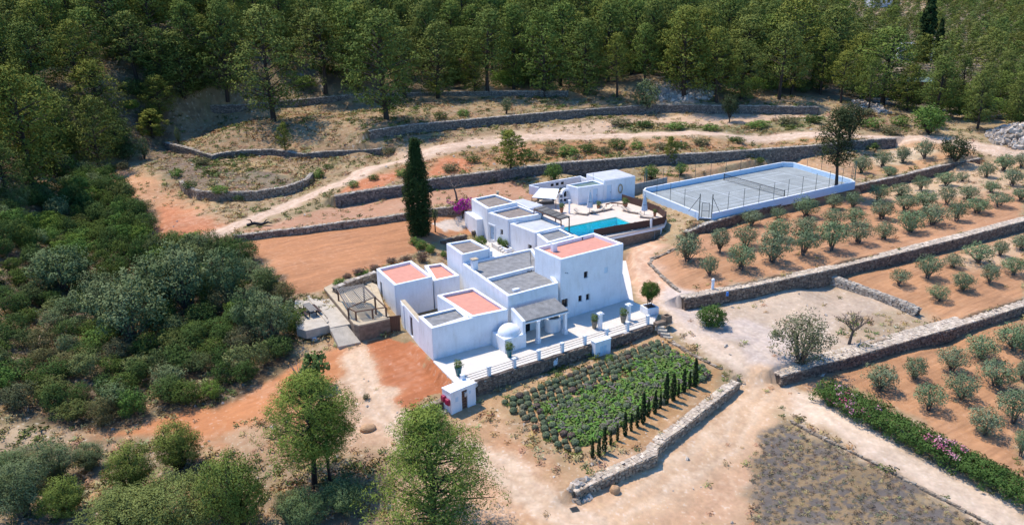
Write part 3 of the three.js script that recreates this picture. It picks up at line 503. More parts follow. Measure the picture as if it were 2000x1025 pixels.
// --- low wall of the side yard with unplastered top, door and buttress pillar
{
  const A = [-11.87, -77.68], B = EB[0]; const L = Math.hypot(B[0] - A[0], B[1] - A[1]), dx = (B[0] - A[0]) / L, dz = (B[1] - A[1]) / L, nx = dz, nz = -dx;
  const poly = [A, [B[0] + dx * 0.1, B[1] + dz * 0.1], [B[0] + nx * 0.55, B[1] + nz * 0.55], [A[0] + nx * 0.55, A[1] + nz * 0.55]];
  const at = wallFrame(A, B, ...[0, 0]), sv = [3.58, 0.84]; const c = onWall(A, B, [sv[0], 1.15], 0.85, 2.2, 0.2);
  part('yard_wall', cutBoxes(prism(poly, -0.5, 2.7, 0.04), [c]), M.plaster, house); part('wall_top', prism(inset(poly, 0.06), 2.69, 2.76), M.beige, house); doorIn(c.at, 0.83, 2.18, 0.15, M.darkWood);
  const [px, pz] = [-11.44, -77.18]; const p = part('pier', softBox(0.75, 3.0, 0.5, 0.05), M.plaster, house); p.position.set(px + 0.1, -0.4, pz + 0.25); p.rotation.y = Math.atan2(-dz, dx);
}
// --- porch: lean-to roof on two posts, side wall, door behind
const PR = [[-0.08, 3.35, -73.31], [4.38, 3.35, -76.16], [5.64, 2.72, -74.42], [1.15, 2.72, -71.74]];
{
  const v = PR.map((p) => new THREE.Vector3(...p)); const g = new THREE.BufferGeometry(), th = 0.14, pos = [];
  const q = (a, b, c, d) => pos.push(...a, ...b, ...c, ...a, ...c, ...d); const U = v.map((p) => p.toArray()), D = v.map((p) => [p.x, p.y - th, p.z]);
  q(U[0], U[3], U[2], U[1]); q(D[0], D[1], D[2], D[3]); for (let i = 0; i < 4; i++) { const j = (i + 1) % 4; q(U[i], U[j], D[j], D[i]); }
  g.setAttribute('position', new THREE.Float32BufferAttribute(pos, 3)); g.computeVertexNormals(); part('porch_roof', boxUV(g), M.greyRoof, house);
  part('porch_beam', bar([v[3].x, v[3].y - 0.24, v[3].z], [v[2].x, v[2].y - 0.24, v[2].z], 0.11, 4), M.white, house);
  for (const [x, z] of [[2.49, -72.49], [5.33, -74.52]]) { const c = part('porch_post', merge([softBox(0.3, 2.5, 0.3), softBox(0.44, 0.55, 0.44), softBox(0.4, 0.14, 0.4).translate(0, 2.34, 0)]), M.plaster, house); c.position.set(x, -0.02, z); c.rotation.y = 0.57; }
  const a = [0.08, -73.46], b = [1.21, -71.66], ang = Math.atan2(-(b[1] - a[1]), b[0] - a[0]), L = Math.hypot(b[0] - a[0], b[1] - a[1]);
  const s = new THREE.Shape(); s.moveTo(0, -0.1); s.lineTo(L, -0.1); s.lineTo(L, 2.78); s.lineTo(0, 3.42); s.closePath(); const w = new THREE.ExtrudeGeometry(s, { depth: 0.28, bevelEnabled: true, bevelSize: 0.03, bevelThickness: 0.03, bevelSegments: 1 }); const m = part('porch_wall', boxUV(w), M.plaster, house); m.position.set(a[0], 0, a[1]); m.rotation.y = ang;
  const mf = wallFrame(MB[1], MB[2], 2.1, 1.2); const d = doorIn({ pos: mf.pos, turn: mf.turn }, 0.95, 2.3, -0.05, M.dark);
  windowIn(wallFrame(MB[1], MB[2], 0.95, 1.6), 0.7, 0.9, -0.04, 'white');
}
// --- bread oven with its dome
{
  const a = [-0.82, -70.19], b = [1.28, -71.6], L = Math.hypot(b[0] - a[0], b[1] - a[1]), ux = (b[0] - a[0]) / L, uz = (b[1] - a[1]) / L, ang = Math.atan2(-uz, ux), dep = 2.3;
  const body = part('oven', softBox(L, 1.55, dep, 0.06), M.plaster, house); body.position.set(a[0] + ux * L / 2 + uz * dep / 2, -0.08, a[1] + uz * L / 2 - ux * dep / 2); body.rotation.y = ang;
  const dome = new THREE.SphereGeometry(1, 28, 14, 0, 6.2832, 0, 1.571); dome.scale(L * 0.47, 1.0, dep * 0.47); const d = part('oven_dome', boxUV(dome), M.plaster, body); d.position.y = 1.5; 
}
// --- round white cistern under the porch end
{
  const [x, z] = [4.18, -74.81]; const prof = [[0.78, 0], [0.86, 0.1], [0.86, 1.5], [0.84, 1.56], [0.76, 1.56], [0.74, 1.5], [0.74, 1.3]].map(([r, y]) => new THREE.Vector2(r, y));
  const c = single('cistern', 'round white plastered cistern with dark water under the porch', 'cistern', new THREE.LatheGeometry(prof, 36), M.plaster, [x - 0.1, -0.02, z - 0.7]); part('water', new THREE.CylinderGeometry(0.74, 0.74, 0.04, 28).translate(0, 1.36, 0), M.glass, c);
}
// --- back wing stepping up the slope
const W1 = [[-5.68, -109.74], [-2.24, -112.16], [0.89, -107.42], [-3.22, -104.38]], W2 = [[-3.18, -104.5], [1.11, -107.71], [4.07, -103.16], [-0.41, -100.77]], W3 = [[-0.25, -100.78], [4.11, -104.3], [6.98, -99.3], [3.03, -96.42]], W4 = [[3.05, -96.88], [6.23, -98.95], [7.93, -95.59], [4.44, -92.89]];
W2[0] = [lerp(W1[3][0], W2[0][0], 0.4), lerp(W1[3][1], W2[0][1], 0.4)];
const wc = [onWall(W1[0], W2[3], [4.6, 2.0], 1.1, 2.2, 0.25), onWall(W2[0], W2[3], [2.4, 2.3], 0.55, 0.75, 0.25)];
roomBlock(W1, 0, 5.0, 0.3, M.brownRoof);
{ const c = onWall(W2[0], W2[3], [0.9, 1.75], 1.05, 1.9, 0.25), e = onWall(W2[0], W2[3], [3.1, 2.4], 0.55, 0.75, 0.25); roomBlock(W2, 0, 4.5, 0.3, M.brownRoof, [c, e]); doorIn(c.at, 1.0, 1.85, 0.2, M.bluewhite); windowIn(e.at, 0.55, 0.75, 0.2); }
{ const c = onWall(W3[0], W3[3], [4.3, 1.5], 0.85, 1.2, 0.25); roomBlock(W3, 0, 4.0, 0.22, M.paleRoof, [c]); windowIn(c.at, 0.85, 1.2, 0.2, 'white'); }
roomBlock(W4, 0, 3.8, 0.26, M.greyRoof);
{ // frame round the garden door, low gable wall at the wing's end
  const at = wallFrame(W2[0], W2[3], 0.9, 1.75); const f = part('door_surround', merge([box(0.16, 2.1, 0.12, -0.62, 0, 0), box(0.16, 2.1, 0.12, 0.62, 0, 0), box(1.6, 0.2, 0.16, 0, 1.14, 0)]), M.plaster, house); f.position.set(at.pos[0], at.pos[1], at.pos[2]); f.rotation.y = at.turn;
  const a = [-6.7, -109.83], b = W1[3]; const L = 4.6, dx = (W1[3][0] - W1[0][0]), dz = W1[3][1] - W1[0][1], l = Math.hypot(dx, dz); const g = [a, [a[0] + dx / l * L, a[1] + dz / l * L], [a[0] + dx / l * L + dz / l * 2.2, a[1] + dz / l * L - dx / l * 2.2], [a[0] + dz / l * 2.2, a[1] - dx / l * 2.2]];
  part('low_wing', prism(g, 0.2, 3.1, 0.05), M.plaster, house);
  const [x, z] = [-1.92, -112.26]; const c = part('chimney', merge([softBox(0.35, 0.4, 0.35), box(0.5, 0.06, 0.5, 0, 0.43, 0)]), M.beige, house); c.position.set(x, 4.9, z);
}
// pale lean-to roof behind the wing
{ const q = [[0.22, -111.71], [1.72, -112.6], [4.5, -109.24], [2.55, -107.23]]; const g = prism(q, 2.0, 4.1, 0.04); part('lean_to', g, M.plaster, house); part('roof', prism(inset(q, 0.15), 4.1, 4.13), M.paleRoof, house); }

// ---------------------------------------------------------------- terrace in front of the house
{
  const poly = [[-7.72, -68.73], [-4.36, -62.43], [-3.21, -64.67], [14.74, -76.45], [15.93, -79.8], [13.62, -82.65], [14.25, -89.36], [14.75, -97.29], [3.81, -93.03], [-5.79, -81.99]];
  const t = single('terrace', null, null, prism(poly, -0.4, 0), M.paving); tag(t, null, null, null, 'structure');
}

// ---------------------------------------------------------------- dry stone walls
const STONES = [];
for (let k = 0; k < 5; k++) {   // irregular blocks with knocked-off corners
  const r = rng(500 + k), g = new THREE.BoxGeometry(1, 1, 1, 2, 2, 1), p = g.attributes.position, seen = new Map();
  for (let i = 0; i < p.count; i++) {
    const key = [p.getX(i), p.getY(i), p.getZ(i)].map((v) => v.toFixed(2)).join(); if (!seen.has(key)) { const c = Math.abs(p.getX(i)) > 0.4 && Math.abs(p.getY(i)) > 0.4 ? 0.82 : 1; seen.set(key, [(r() - 0.5) * 0.16, (r() - 0.5) * 0.2, (r() - 0.5) * 0.25, c]); }
    const j = seen.get(key); p.setXYZ(i, p.getX(i) * j[3] + j[0], p.getY(i) * j[3] + j[1], p.getZ(i) + j[2]);
  }
  const q = boxUV(g); q.computeVertexNormals(); STONES.push(q);
}
const STONE_TINT = { grey: [[0.16, 0.135, 0.11], [0.21, 0.175, 0.14], [0.125, 0.108, 0.092], [0.27, 0.215, 0.16]], tan: [[0.27, 0.2, 0.135], [0.33, 0.25, 0.17], [0.21, 0.16, 0.11], [0.36, 0.29, 0.21]], brown: [[0.17, 0.12, 0.085], [0.21, 0.15, 0.105], [0.14, 0.1, 0.075], [0.26, 0.19, 0.13]], sand: [[0.5, 0.4, 0.28], [0.56, 0.45, 0.33], [0.46, 0.36, 0.26], [0.42, 0.33, 0.24]], cap: [[0.4, 0.34, 0.26], [0.34, 0.28, 0.21], [0.46, 0.39, 0.3], [0.3, 0.24, 0.18]] };
function instances(name, geo, material, list, parent) {   // list of [matrix, colour]
  const m = new THREE.InstancedMesh(geo, material, list.length); m.name = name; m.castShadow = m.receiveShadow = true;
  list.forEach(([x, c], i) => { m.setMatrixAt(i, x); if (c) m.setColorAt(i, c); }); m.userData.kind = 'stuff'; parent.add(m); return m;
}
const _q = new THREE.Quaternion(), _e = new THREE.Euler(), _v = new THREE.Vector3(), _s = new THREE.Vector3();
const place = (x, y, z, rx, ry, rz, sx, sy, sz) => new THREE.Matrix4().compose(_v.set(x, y, z), _q.setFromEuler(_e.set(rx, ry, rz, 'YXZ')), _s.set(sx, sy, sz));
function stoneWall(name, label, pts, o = {}) {
  const { t = 0.8, tint = 'grey', cap = 'cap', size = 0.34, capStones = true, foot = null, crumble = 0.06, seed = 1, base, stones = true, category = 'wall', smoothTop = false } = o;
  const R = rng(seed * 977), st = [];
  for (let i = 0; i < pts.length - 1; i++) { const a = pts[i], b = pts[i + 1], L = Math.hypot(b[0] - a[0], b[2] - a[2]), n = Math.max(1, Math.round(L / 0.9)); for (let k = 0; k < n; k++) st.push([lerp(a[0], b[0], k / n), lerp(a[1], b[1], k / n), lerp(a[2], b[2], k / n)]); }
  st.push([...pts[pts.length - 1]]);
  const N = st.length, fx = [], fz = [];
  for (let i = 0; i < N; i++) { const a = st[Math.max(0, i - 1)], b = st[Math.min(N - 1, i + 1)], l = Math.hypot(b[0] - a[0], b[2] - a[2]); fx.push((b[2] - a[2]) / l); fz.push(-(b[0] - a[0]) / l); }
  const g0 = st.map((p, i) => { let m = 1e9; for (const d of [0.3, 0.7, 1.1]) m = Math.min(m, groundY(p[0] - fx[i] * d, p[2] - fz[i] * d)); return Math.min(foot === null ? m : Math.min(foot, m), p[1] - 0.25); });
  const g1 = st.map((p, i) => Math.min(p[1] - 0.1, groundY(p[0] + fx[i] * (t + 0.6), p[2] + fz[i] * (t + 0.6))));
  st.forEach((p) => { p[1] += (R() - 0.5) * crumble; });
  const pos = [], quad = (a, b, c, d) => pos.push(...a, ...b, ...c, ...a, ...c, ...d);
  const ring = st.map((p, i) => { const y = p[1] - (capStones && stones ? 0.06 : 0); return [[p[0] - fx[i] * 0.06, g0[i] - 0.4, p[2] - fz[i] * 0.06], [p[0], y, p[2]], [p[0] + fx[i] * t, y, p[2] + fz[i] * t], [p[0] + fx[i] * t, Math.min(g1[i], g0[i] + 0.2) - 0.4, p[2] + fz[i] * t]]; });
  for (let i = 0; i < N - 1; i++) for (let k = 0; k < 3; k++) quad(ring[i][k], ring[i + 1][k], ring[i + 1][k + 1], ring[i][k + 1]);
  quad(ring[0][3], ring[0][0], ring[0][1], ring[0][2]); quad(ring[N - 1][0], ring[N - 1][3], ring[N - 1][2], ring[N - 1][1]);
  const g = new THREE.BufferGeometry(); g.setAttribute('position', new THREE.Float32BufferAttribute(pos, 3)); g.computeVertexNormals();
  const w = thing(name, label, category); part('wall_core', boxUV(g), base || M.stoneCore, w);
  if (!stones) return w;
  const face = STONES.map(() => []), col = new THREE.Color(), T = STONE_TINT[tint], C = STONE_TINT[cap];
  const put = (x, y, z, ry, sx, sy, sz, tt) => { const c = tt[(R() * tt.length) | 0], k = 0.8 + R() * 0.4; face[(R() * STONES.length) | 0].push([place(x, y, z, (R() - 0.5) * 0.12, ry + (R() - 0.5) * 0.12, (R() - 0.5) * 0.12, sx, sy, sz), col.clone().setRGB(c[0] * k, c[1] * k, c[2] * k)]); };
  for (let i = 0; i < N - 1; i++) {
    const a = st[i], b = st[i + 1], L = Math.hypot(b[0] - a[0], b[2] - a[2]), ang = Math.atan2(-(b[2] - a[2]), b[0] - a[0]);
    for (const side of [0, 1]) {
      const lo = side ? g1[i] : g0[i], off = side ? t - 0.06 : 0.02; if (a[1] - lo < 0.25) continue;
      for (let y = lo - 0.1; y < a[1] - (capStones ? 0.1 : 0.02); ) {
        const h = size * (0.45 + R() * 0.3);
        for (let s = -R() * size * 0.6; s < L; ) { const l = size * (0.6 + R() * 0.9); const f = (s + l / 2) / L; if (f > 0 && f < 1) put(lerp(a[0], b[0], f) + fx[i] * (off + (R() - 0.5) * 0.06), Math.min(y + h / 2, a[1] - 0.08), lerp(a[2], b[2], f) + fz[i] * (off + (R() - 0.5) * 0.06), ang, l * 0.97, h * 0.98, 0.24, T); s += l; }
        y += h;
      }
    }
    if (capStones) { const rows = Math.max(1, Math.round(t / (size * 1.05))); for (let r = 0; r < rows; r++) for (let s = -R() * size * 0.5; s < L; ) { const l = size * (0.7 + R() * 0.9), f = (s + l / 2) / L, d = (r + 0.5) / rows * t; if (f > 0 && f < 1) put(lerp(a[0], b[0], f) + fx[i] * d, lerp(a[1], b[1], f) - 0.05 + (smoothTop ? 0 : (R() - 0.5) * 0.07), lerp(a[2], b[2], f) + fz[i] * d, ang + (R() - 0.5) * 0.2, l, 0.2, t / rows * 1.02, C); s += l; } }
  }
  face.forEach((l, i) => { if (l.length) instances('stones', STONES[i], M.stone, l, w); });
  return w;
}
const onGround = (list, h) => list.map(([x, z]) => [x, groundY(x, z) + h, z]);
const L_ = (k) => WALLS[k].p.map((p) => [...p]);
stoneWall('stone_wall', 'long dry stone retaining wall running from the dirt track past the pool house to behind the tennis court', L_('long'), { t: 0.9, seed: 1 });
stoneWall('stone_wall', 'dry stone terrace wall below the pine forest, above the pale dirt track', L_('upper'), { t: 0.9, seed: 2 });
stoneWall('stone_wall', 'old dry stone terrace wall half in shade under the front pines', L_('third'), { t: 0.9, seed: 3 });
stoneWall('stone_wall', 'short dry stone wall high among the pines, left of the longer one', L_('fourthA'), { t: 0.8, seed: 4 });
stoneWall('stone_wall', 'high dry stone wall among the pines above the rubble slope', L_('fourthB'), { t: 0.8, seed: 5 });
stoneWall('stone_wall', 'low wavy stone wall round the scrub terrace on the left', L_('wavy'), { t: 0.8, seed: 6 });
stoneWall('stone_wall', 'curved stone wall round the threshing-floor terrace on the left', L_('round'), { t: 0.55, tint: 'tan', seed: 7 });
stoneWall('stone_wall', 'low stone wall along the top of the raked orange plot', L_('plot'), { t: 0.6, tint: 'tan', seed: 8 });
stoneWall('stone_wall', 'stone retaining wall between the tennis court and the upper olive grove', L_('courtWall'), { t: 0.8, tint: 'brown', seed: 9 });
stoneWall('stone_wall', 'wide-topped stone retaining wall between the upper olive grove and the parking yard', L_('groveWall'), { t: 1.3, tint: 'brown', cap: 'sand', seed: 10, smoothTop: true });
stoneWall('stone_wall', 'broad stone wall below the parking yard with a pale stony top', L_('lowWall'), { t: 1.9, tint: 'brown', cap: 'sand', seed: 11, smoothTop: true });
stoneWall('stone_wall', 'low stepped stone wall along the outer edge of the lavender garden', L_('gardenA'), { t: 0.95, tint: 'tan', cap: 'sand', seed: 12, size: 0.32, smoothTop: true });
stoneWall('stone_wall', 'pale stone stub wall between the parking yard and the middle olive plot', [[38.51, 0.05, -89.33], [39.87, -0.05, -87.49], [41.34, -0.15, -85.23], [43.1, -0.25, -82.61], [44.36, -0.35, -80.3]], { t: 0.75, tint: 'cap', seed: 13, size: 0.36 });
stoneWall('stone_wall', 'plain stone retaining wall in front of the white railing', [[-3.46, 0.02, -64.51], [-0.16, 0.02, -66.73], [4.84, 0.02, -69.89], [10.27, 0.02, -73.42], [14.78, 0.02, -76.4]], { t: 0.32, tint: 'brown', cap: 'cap', capStones: false, seed: 14, size: 0.34, foot: -1.1 });
stoneWall('stone_wall', 'short brown stone wall left of the white meter shed', [[-7.99, -0.85, -61.17], [-7.2, -0.8, -61.85], [-6.3, -0.75, -62.55]], { t: 0.5, tint: 'brown', cap: 'tan', seed: 15, size: 0.32 });
stoneWall('stone_edging', 'line of flat edging stones on the far side of the drive below the pool', onGround([[20.85, -96.31], [19.14, -95.15], [17.46, -93.94], [16.84, -92.55], [17.67, -88.69], [18.66, -85], [19.56, -83.02]], 0.14), { t: 0.35, tint: 'tan', cap: 'tan', seed: 16, size: 0.4, category: 'edging' });
stoneWall('stone_edging', 'narrow stone edging along the garden side of the drive', onGround([[15.47, -76.09], [16.2, -74.25], [17.49, -71.67], [19.63, -68.88], [21.5, -67.55]], 0.16), { t: 0.35, tint: 'tan', cap: 'tan', seed: 17, size: 0.34, category: 'edging' });
stoneWall('stone_edging', 'stone edging between the drive and the burnt dry grass', onGround([[24.57, -61.71], [26.21, -59.34], [29.08, -55.7], [31.73, -52.44], [35.51, -47.8]], 0.12), { t: 0.2, tint: 'tan', cap: 'tan', seed: 18, size: 0.35, category: 'edging' });
stoneWall('stone_edging', 'row of stones at the foot of the orange plot near the thicket', onGround([[-49.39, -103.35], [-46.48, -102.84], [-43.36, -102.45]], 0.2), { t: 0.5, tint: 'cap', seed: 19, size: 0.4, category: 'edging' });
stoneWall('stone_wall', 'small stone wall beside the forest path behind the big left pine', [[-65.94, 11.1, -179.51], [-63.57, 11.2, -180.98], [-60.53, 11.3, -181.56]], { t: 0.7, seed: 20 });

// ---------------------------------------------------------------- pergola terrace on the left of the house
{
  const outer = [[-21.55, -84.67], [-16.27, -74.48], [-15.12, -74.3], [-12.76, -75.7], [-14.09, -80.1], [-15.58, -85.37], [-18.18, -88.14], [-20.36, -86.89]];
  const c = [outer[0], outer[1], [lerp(outer[1][0], outer[2][0], 0.5), lerp(outer[1][1], outer[2][1], 0.5) + 0.35], ...outer.slice(2)];
  const t = thing('garden_terrace', 'raised stone terrace with rounded corner under the wooden pergola', 'terrace'); part('retaining_wall', prism(c, -1.2, 1.4, 0.02), M.rough, t); part('coping', prism(c, 1.4, 1.56, 0.03, inset(c, 0.75)), M.beige, t); part('floor', prism(inset(c, 0.73), 1.4, 1.46), M.beige, t);
}
stoneWall('stone_wall', 'rubble stone bank behind the pergola below the purple shrubs', [[-19.79, 2.2, -82.94], [-18.13, 2.3, -84.84], [-15.69, 2.4, -87.31]], { t: 0.6, tint: 'tan', seed: 21, size: 0.4 });
{
  const ramp = single('ramp', null, null, (() => { const q = [[-18.82, 0.95, -74.76], [-17.24, 0.95, -75.6], [-15.58, -0.2, -73.77], [-17.63, -0.2, -72.77]], g = new THREE.BufferGeometry(), pos = [], u = q, d = q.map((p) => [p[0], p[1] - 0.5, p[2]]), f = (a, b, e, h) => pos.push(...a, ...b, ...e, ...a, ...e, ...h); f(u[0], u[3], u[2], u[1]); for (let i = 0; i < 4; i++) { const j = (i + 1) % 4; f(u[i], u[j], d[j], d[i]); } g.setAttribute('position', new THREE.Float32BufferAttribute(pos, 3)); g.computeVertexNormals(); return boxUV(g); })(), M.concrete); tag(ramp, null, null, null, 'structure');
  const pad = thing('picnic_terrace', 'pale concrete terrace by the thicket with a picnic table on it', 'terrace'); part('slab', prism([[-23.77, -79.8], [-22.32, -74.92], [-21.13, -74.12], [-19.06, -75.43], [-19.59, -77.42], [-23.88, -84.89], [-24.63, -83.67]], 0.1, 1.0, 0.04), M.concrete, pad); part('kerb', prism([[-23.96, -84.76], [-23.74, -85.07], [-19.23, -76.23], [-19.36, -75.85]], 0.8, 1.12, 0.03), M.concrete, pad);
  const lane = single('path', null, null, prism([[-23.44, -84.55], [-22, -85.44], [-16.78, -75.73], [-18.76, -74.78]], 0.4, 1.0, 0.02), M.concrete); tag(lane, null, null, null, 'structure');
  const g = single('side_gate', 'brown timber gate in the stone wall left of the house', 'gate', box(1.35, 1.75, 0.08, 0, 0.87, 0), M.darkWood, [...[[-12.44, -0.1, -76.05]][0]], 0.3);
  for (let k = 0; k < 7; k++) part('plank', box(0.17, 1.72, 0.03, -0.57 + k * 0.19, 0.88, 0.055), M.wood, g);
  single('block', 'white stone block beside the thicket below the picnic terrace', 'block', softBox(0.55, 0.4, 0.9, 0.03), M.white, [-20.63, -0.35, -74.77], 0.6);
}
// picnic table with its two benches
{
  const t = thing('picnic_table', 'weathered picnic table with benches on the concrete terrace', 'table', [-21.71, 1, -78.6], 0.56 - 1.57);
  for (let k = 0; k < 4; k++) part('plank', box(2.5, 0.04, 0.19, 0, 0.75, -0.31 + k * 0.205), M.greyWood, t);
  for (const s of [-1, 1]) part('bench', merge([box(2.5, 0.05, 0.28, 0, 0.45, s * 0.75)]), M.darkWood, t);
  for (const s of [-1, 1]) part('trestle', merge([box(0.08, 0.08, 1.6, s * 0.85, 0.4, 0), box(0.08, 0.75, 0.1, s * 0.85, 0.36, -0.4), box(0.08, 0.75, 0.1, s * 0.85, 0.36, 0.4)]), M.darkWood, t);
}
// pergola of rough poles
{
  const P = thing('pergola', 'open pergola of weathered poles on the stone terrace left of the house', 'pergola');
  const A = [-19.04, 2.8, -80.63], B = [-16.16, 3.4, -80.35], C = [-14.4, 3.4, -77.05], D = [-17.05, 2.7, -75.94], E = [-16.14, 2.55, -75.18], Fq = [-13.18, 2.6, -76.15];
  const cr = (a, b, t) => a.map((v, i) => lerp(v, b[i], t)), dn = (p, y) => [p[0], y, p[2]];
  for (const p of [A, B, C, D, E, Fq, cr(E, Fq, 0.55)]) part('post', bar(dn(p, 1.42), p, 0.1, 7), M.wood, P);
  for (const [a, b] of [[A, D], [B, C], [E, Fq], [D, E], [C, Fq], [D, C], [A, B]]) part('beam', bar(a, b, 0.07, 6), M.wood, P);
  const r = rng(31); for (let k = 0; k < 18; k++) { const t = k / 17; const a = cr(A, B, t), b = cr(D, C, t + (r() - 0.5) * 0.02); const e = k > 2 && k < 9 ? cr(b, cr(E, Fq, t), 0.7) : cr(a, b, 1.08); a[1] += 0.1; e[1] += 0.12; part('rafter', bar(cr(a, e, -0.05), e, 0.055, 6, 0.05), M.greyWood, P); }
}
// ---------------------------------------------------------------- terrace railing, gate pillars, meter boxes
{
  const R = thing('railing', 'white-posted railing with thin dark rails along the terrace edge', 'railing'); const P = [[-4.53, -64.97], [-2.2, -65.48], [0.1, -67.04], [2.28, -68.44], [4.53, -69.95], [6.81, -71.41], [9.36, -73.27], [11.77, -74.85], [14.26, -76.49]];
  const a0 = P[1], b0 = P[8], line = P.map((p, i) => { const t = (i - 1) / 7; return [lerp(a0[0], b0[0], t), lerp(a0[1], b0[1], t)]; });
  const ang = Math.atan2(-(b0[1] - a0[1]), b0[0] - a0[0]), nx = Math.sin(ang) * -0.16, nz = Math.cos(ang) * -0.16;
  line.forEach(([x, z], i) => { const p = part('post', merge([softBox(0.3, 0.95, 0.28, 0.03), softBox(0.38, 0.09, 0.36, 0.03).translate(0, 0.93, 0)]), M.plaster, R); p.position.set(x + nx, 0, z + nz); p.rotation.y = ang; });
  for (let i = 0; i < 8; i++) for (const y of [0.3, 0.55, 0.8]) part('rail', bar([line[i][0] + nx, y, line[i][1] + nz], [line[i + 1][0] + nx, y, line[i + 1][1] + nz], 0.024, 6), M.iron, R);
}
for (const [p, l] of [[[9.04, 0, -75.51], 'white gate pillar with a flat cap behind the railing, the nearer of two'], [[12.31, 0, -77.74], 'white gate pillar with a flat cap behind the railing, the farther of two']]) {
  const t = thing('gate_pillar', l, 'pillar', p, 0.56, 'pillars on the terrace'); part('shaft', softBox(0.34, 1.75, 0.34, 0.03), M.plaster, t); part('cap', merge([softBox(0.62, 0.1, 0.62, 0.03).translate(0, 1.72, 0), softBox(0.44, 0.08, 0.44, 0.02).translate(0, 1.82, 0)]), M.plaster, t);
}
const alongWall = (t, out, y) => { const a = [-3.46, -64.51], b = [14.78, -76.4], l = Math.hypot(b[0] - a[0], b[1] - a[1]); return [lerp(a[0], b[0], t) - (b[1] - a[1]) / l * out, y, lerp(a[1], b[1], t) + (b[0] - a[0]) / l * out]; };
{
  const t = thing('meter_cabinet', 'white plastered cabinet with two grey doors set in the terrace wall', 'cabinet', alongWall(0.66, 0.34, -1.3), 0.56); part('body', softBox(1.95, 1.75, 0.7, 0.05), M.plaster, t); part('lid', softBox(2.02, 0.08, 0.85, 0.03).translate(0, 1.74, 0), M.plaster, t);
  for (const x of [-0.2, 0.25]) part('door', softBox(0.36, 0.85, 0.04, 0.01).translate(x, 0.35, 0.36), M.bluewhite, t);
  const h = thing('wall_hatch', 'small pale hatch in the middle of the stone terrace wall', 'hatch', alongWall(0.41, 0.05, -0.9), 0.57); part('frame', softBox(0.5, 0.72, 0.12, 0.02), M.white, h); part('panel', box(0.34, 0.5, 0.03, 0, 0.36, 0.065), M.bluewhite, h);
}
// white meter shed with its slatted door and two magenta hose reels
{
  const c = [-4.92, 0.5, -62.37], a = [-5.55, -61.57], b = [-3.45, -63.36], ang = Math.atan2(-(b[1] - a[1]), b[0] - a[0]), W = Math.hypot(b[0] - a[0], b[1] - a[1]), d = [-6.42, -62.52], D = Math.hypot(d[0] - a[0], d[1] - a[1]);
  const nx = -Math.sin(ang), nz = -Math.cos(ang); const S = thing('meter_shed', 'small white flat-roofed shed with slatted brown door at the terrace corner', 'shed', [(a[0] + b[0]) / 2 + nx * D / 2, -1.8, (a[1] + b[1]) / 2 + nz * D / 2], ang);
  const g = boxUV(new THREE.BoxGeometry(W, 2.25, D).translate(0, 1.12, 0)); const o = { at: { pos: [0.12, 1.02, D / 2], turn: 0 }, w: 0.62, h: 2.05, d: 0.2 };
  part('walls', cutBoxes(g, [o]), M.plaster, S); part('roof_slab', softBox(W + 0.08, 0.12, D + 0.08, 0.03).translate(0, 2.23, 0), M.plaster, S);
  const dr = part('door', box(0.6, 1.98, 0.05, 0.12, 1.0, D / 2 - 0.15), M.darkWood, S); for (let k = 0; k < 7; k++) part('slat', box(0.58, 0.2, 0.03, 0.12, 0.18 + k * 0.275, D / 2 - 0.11), M.wood, dr);
  part('plate', box(0.3, 0.42, 0.02, -0.75, 1.45, D / 2 + 0.012), M.bluewhite, S); part('plate', box(0.2, 0.28, 0.02, 0.72, 1.65, D / 2 + 0.012), M.bluewhite, S);
  for (const [z, y, l] of [[-0.28, 1.45, 'magenta round-fronted hose box on the shed side, the farther one'], [0.3, 1.32, 'magenta round-fronted hose box on the shed side, the nearer one']]) {
    const s = Math.sin(ang), q = Math.cos(ang), lx = -W / 2 - 0.13, p = [S.position.x + lx * q + z * s, S.position.y + y, S.position.z - lx * s + z * q];
    const h = thing('hose_box', l, 'hose box', p, ang, 'hose boxes on the shed'); part('case', softBox(0.24, 0.62, 0.5, 0.08).translate(0, -0.3, 0), M.magenta, h); part('cover', new THREE.CylinderGeometry(0.22, 0.22, 0.06, 20).rotateZ(1.571).translate(-0.14, 0.02, 0), M.magenta, h);
  }
}
// steps down from the terrace to the garden, planter bowl and tree planter
{
  const S = thing('stone_steps', 'short flight of pale steps from the drive down to the garden', 'steps'); const a = [14.98, -0.1, -76.27], b = [15.89, -1.05, -74.87];
  for (let k = 0; k < 5; k++) { const f = k / 4, s = part('step', softBox(0.95, 0.5, 0.42, 0.03), M.concrete, S); s.position.set(lerp(a[0], b[0], f) + 0.45, lerp(a[1], b[1], f) - 0.5, lerp(a[2], b[2], f)); s.rotation.y = -0.35; }
  const p = thing('tree_planter', 'white square planter box holding the clipped round tree', 'planter', [[14.86, -79.62][0], -0.05, [14.86, -79.62][1]], 0.45); part('box', prism([[-0.72, -0.72], [0.72, -0.72], [0.72, 0.72], [-0.72, 0.72]], 0, 0.85, 0.04, [[-0.6, -0.6], [0.6, -0.6], [0.6, 0.6], [-0.6, 0.6]]), M.plaster, p); part('soil', box(1.2, 0.06, 1.2, 0, 0.72, 0), M.soil, p);
  const q = thing('stone_trough', 'square brown stone planter beside the steps', 'planter', [16.29, -0.15, -77.25], 0.5); part('trough', prism([[-0.4, -0.4], [0.4, -0.4], [0.4, 0.4], [-0.4, 0.4]], 0, 0.85, 0.03, [[-0.28, -0.28], [0.28, -0.28], [0.28, 0.28], [-0.28, 0.28]]), M.rough, q); part('soil', box(0.56, 0.05, 0.56, 0, 0.7, 0), M.soil, q);
  part('plinth', softBox(1.4, 0.6, 0.6, 0.04).translate(-0.9, -0.2, 0.1), M.rough, q);
}
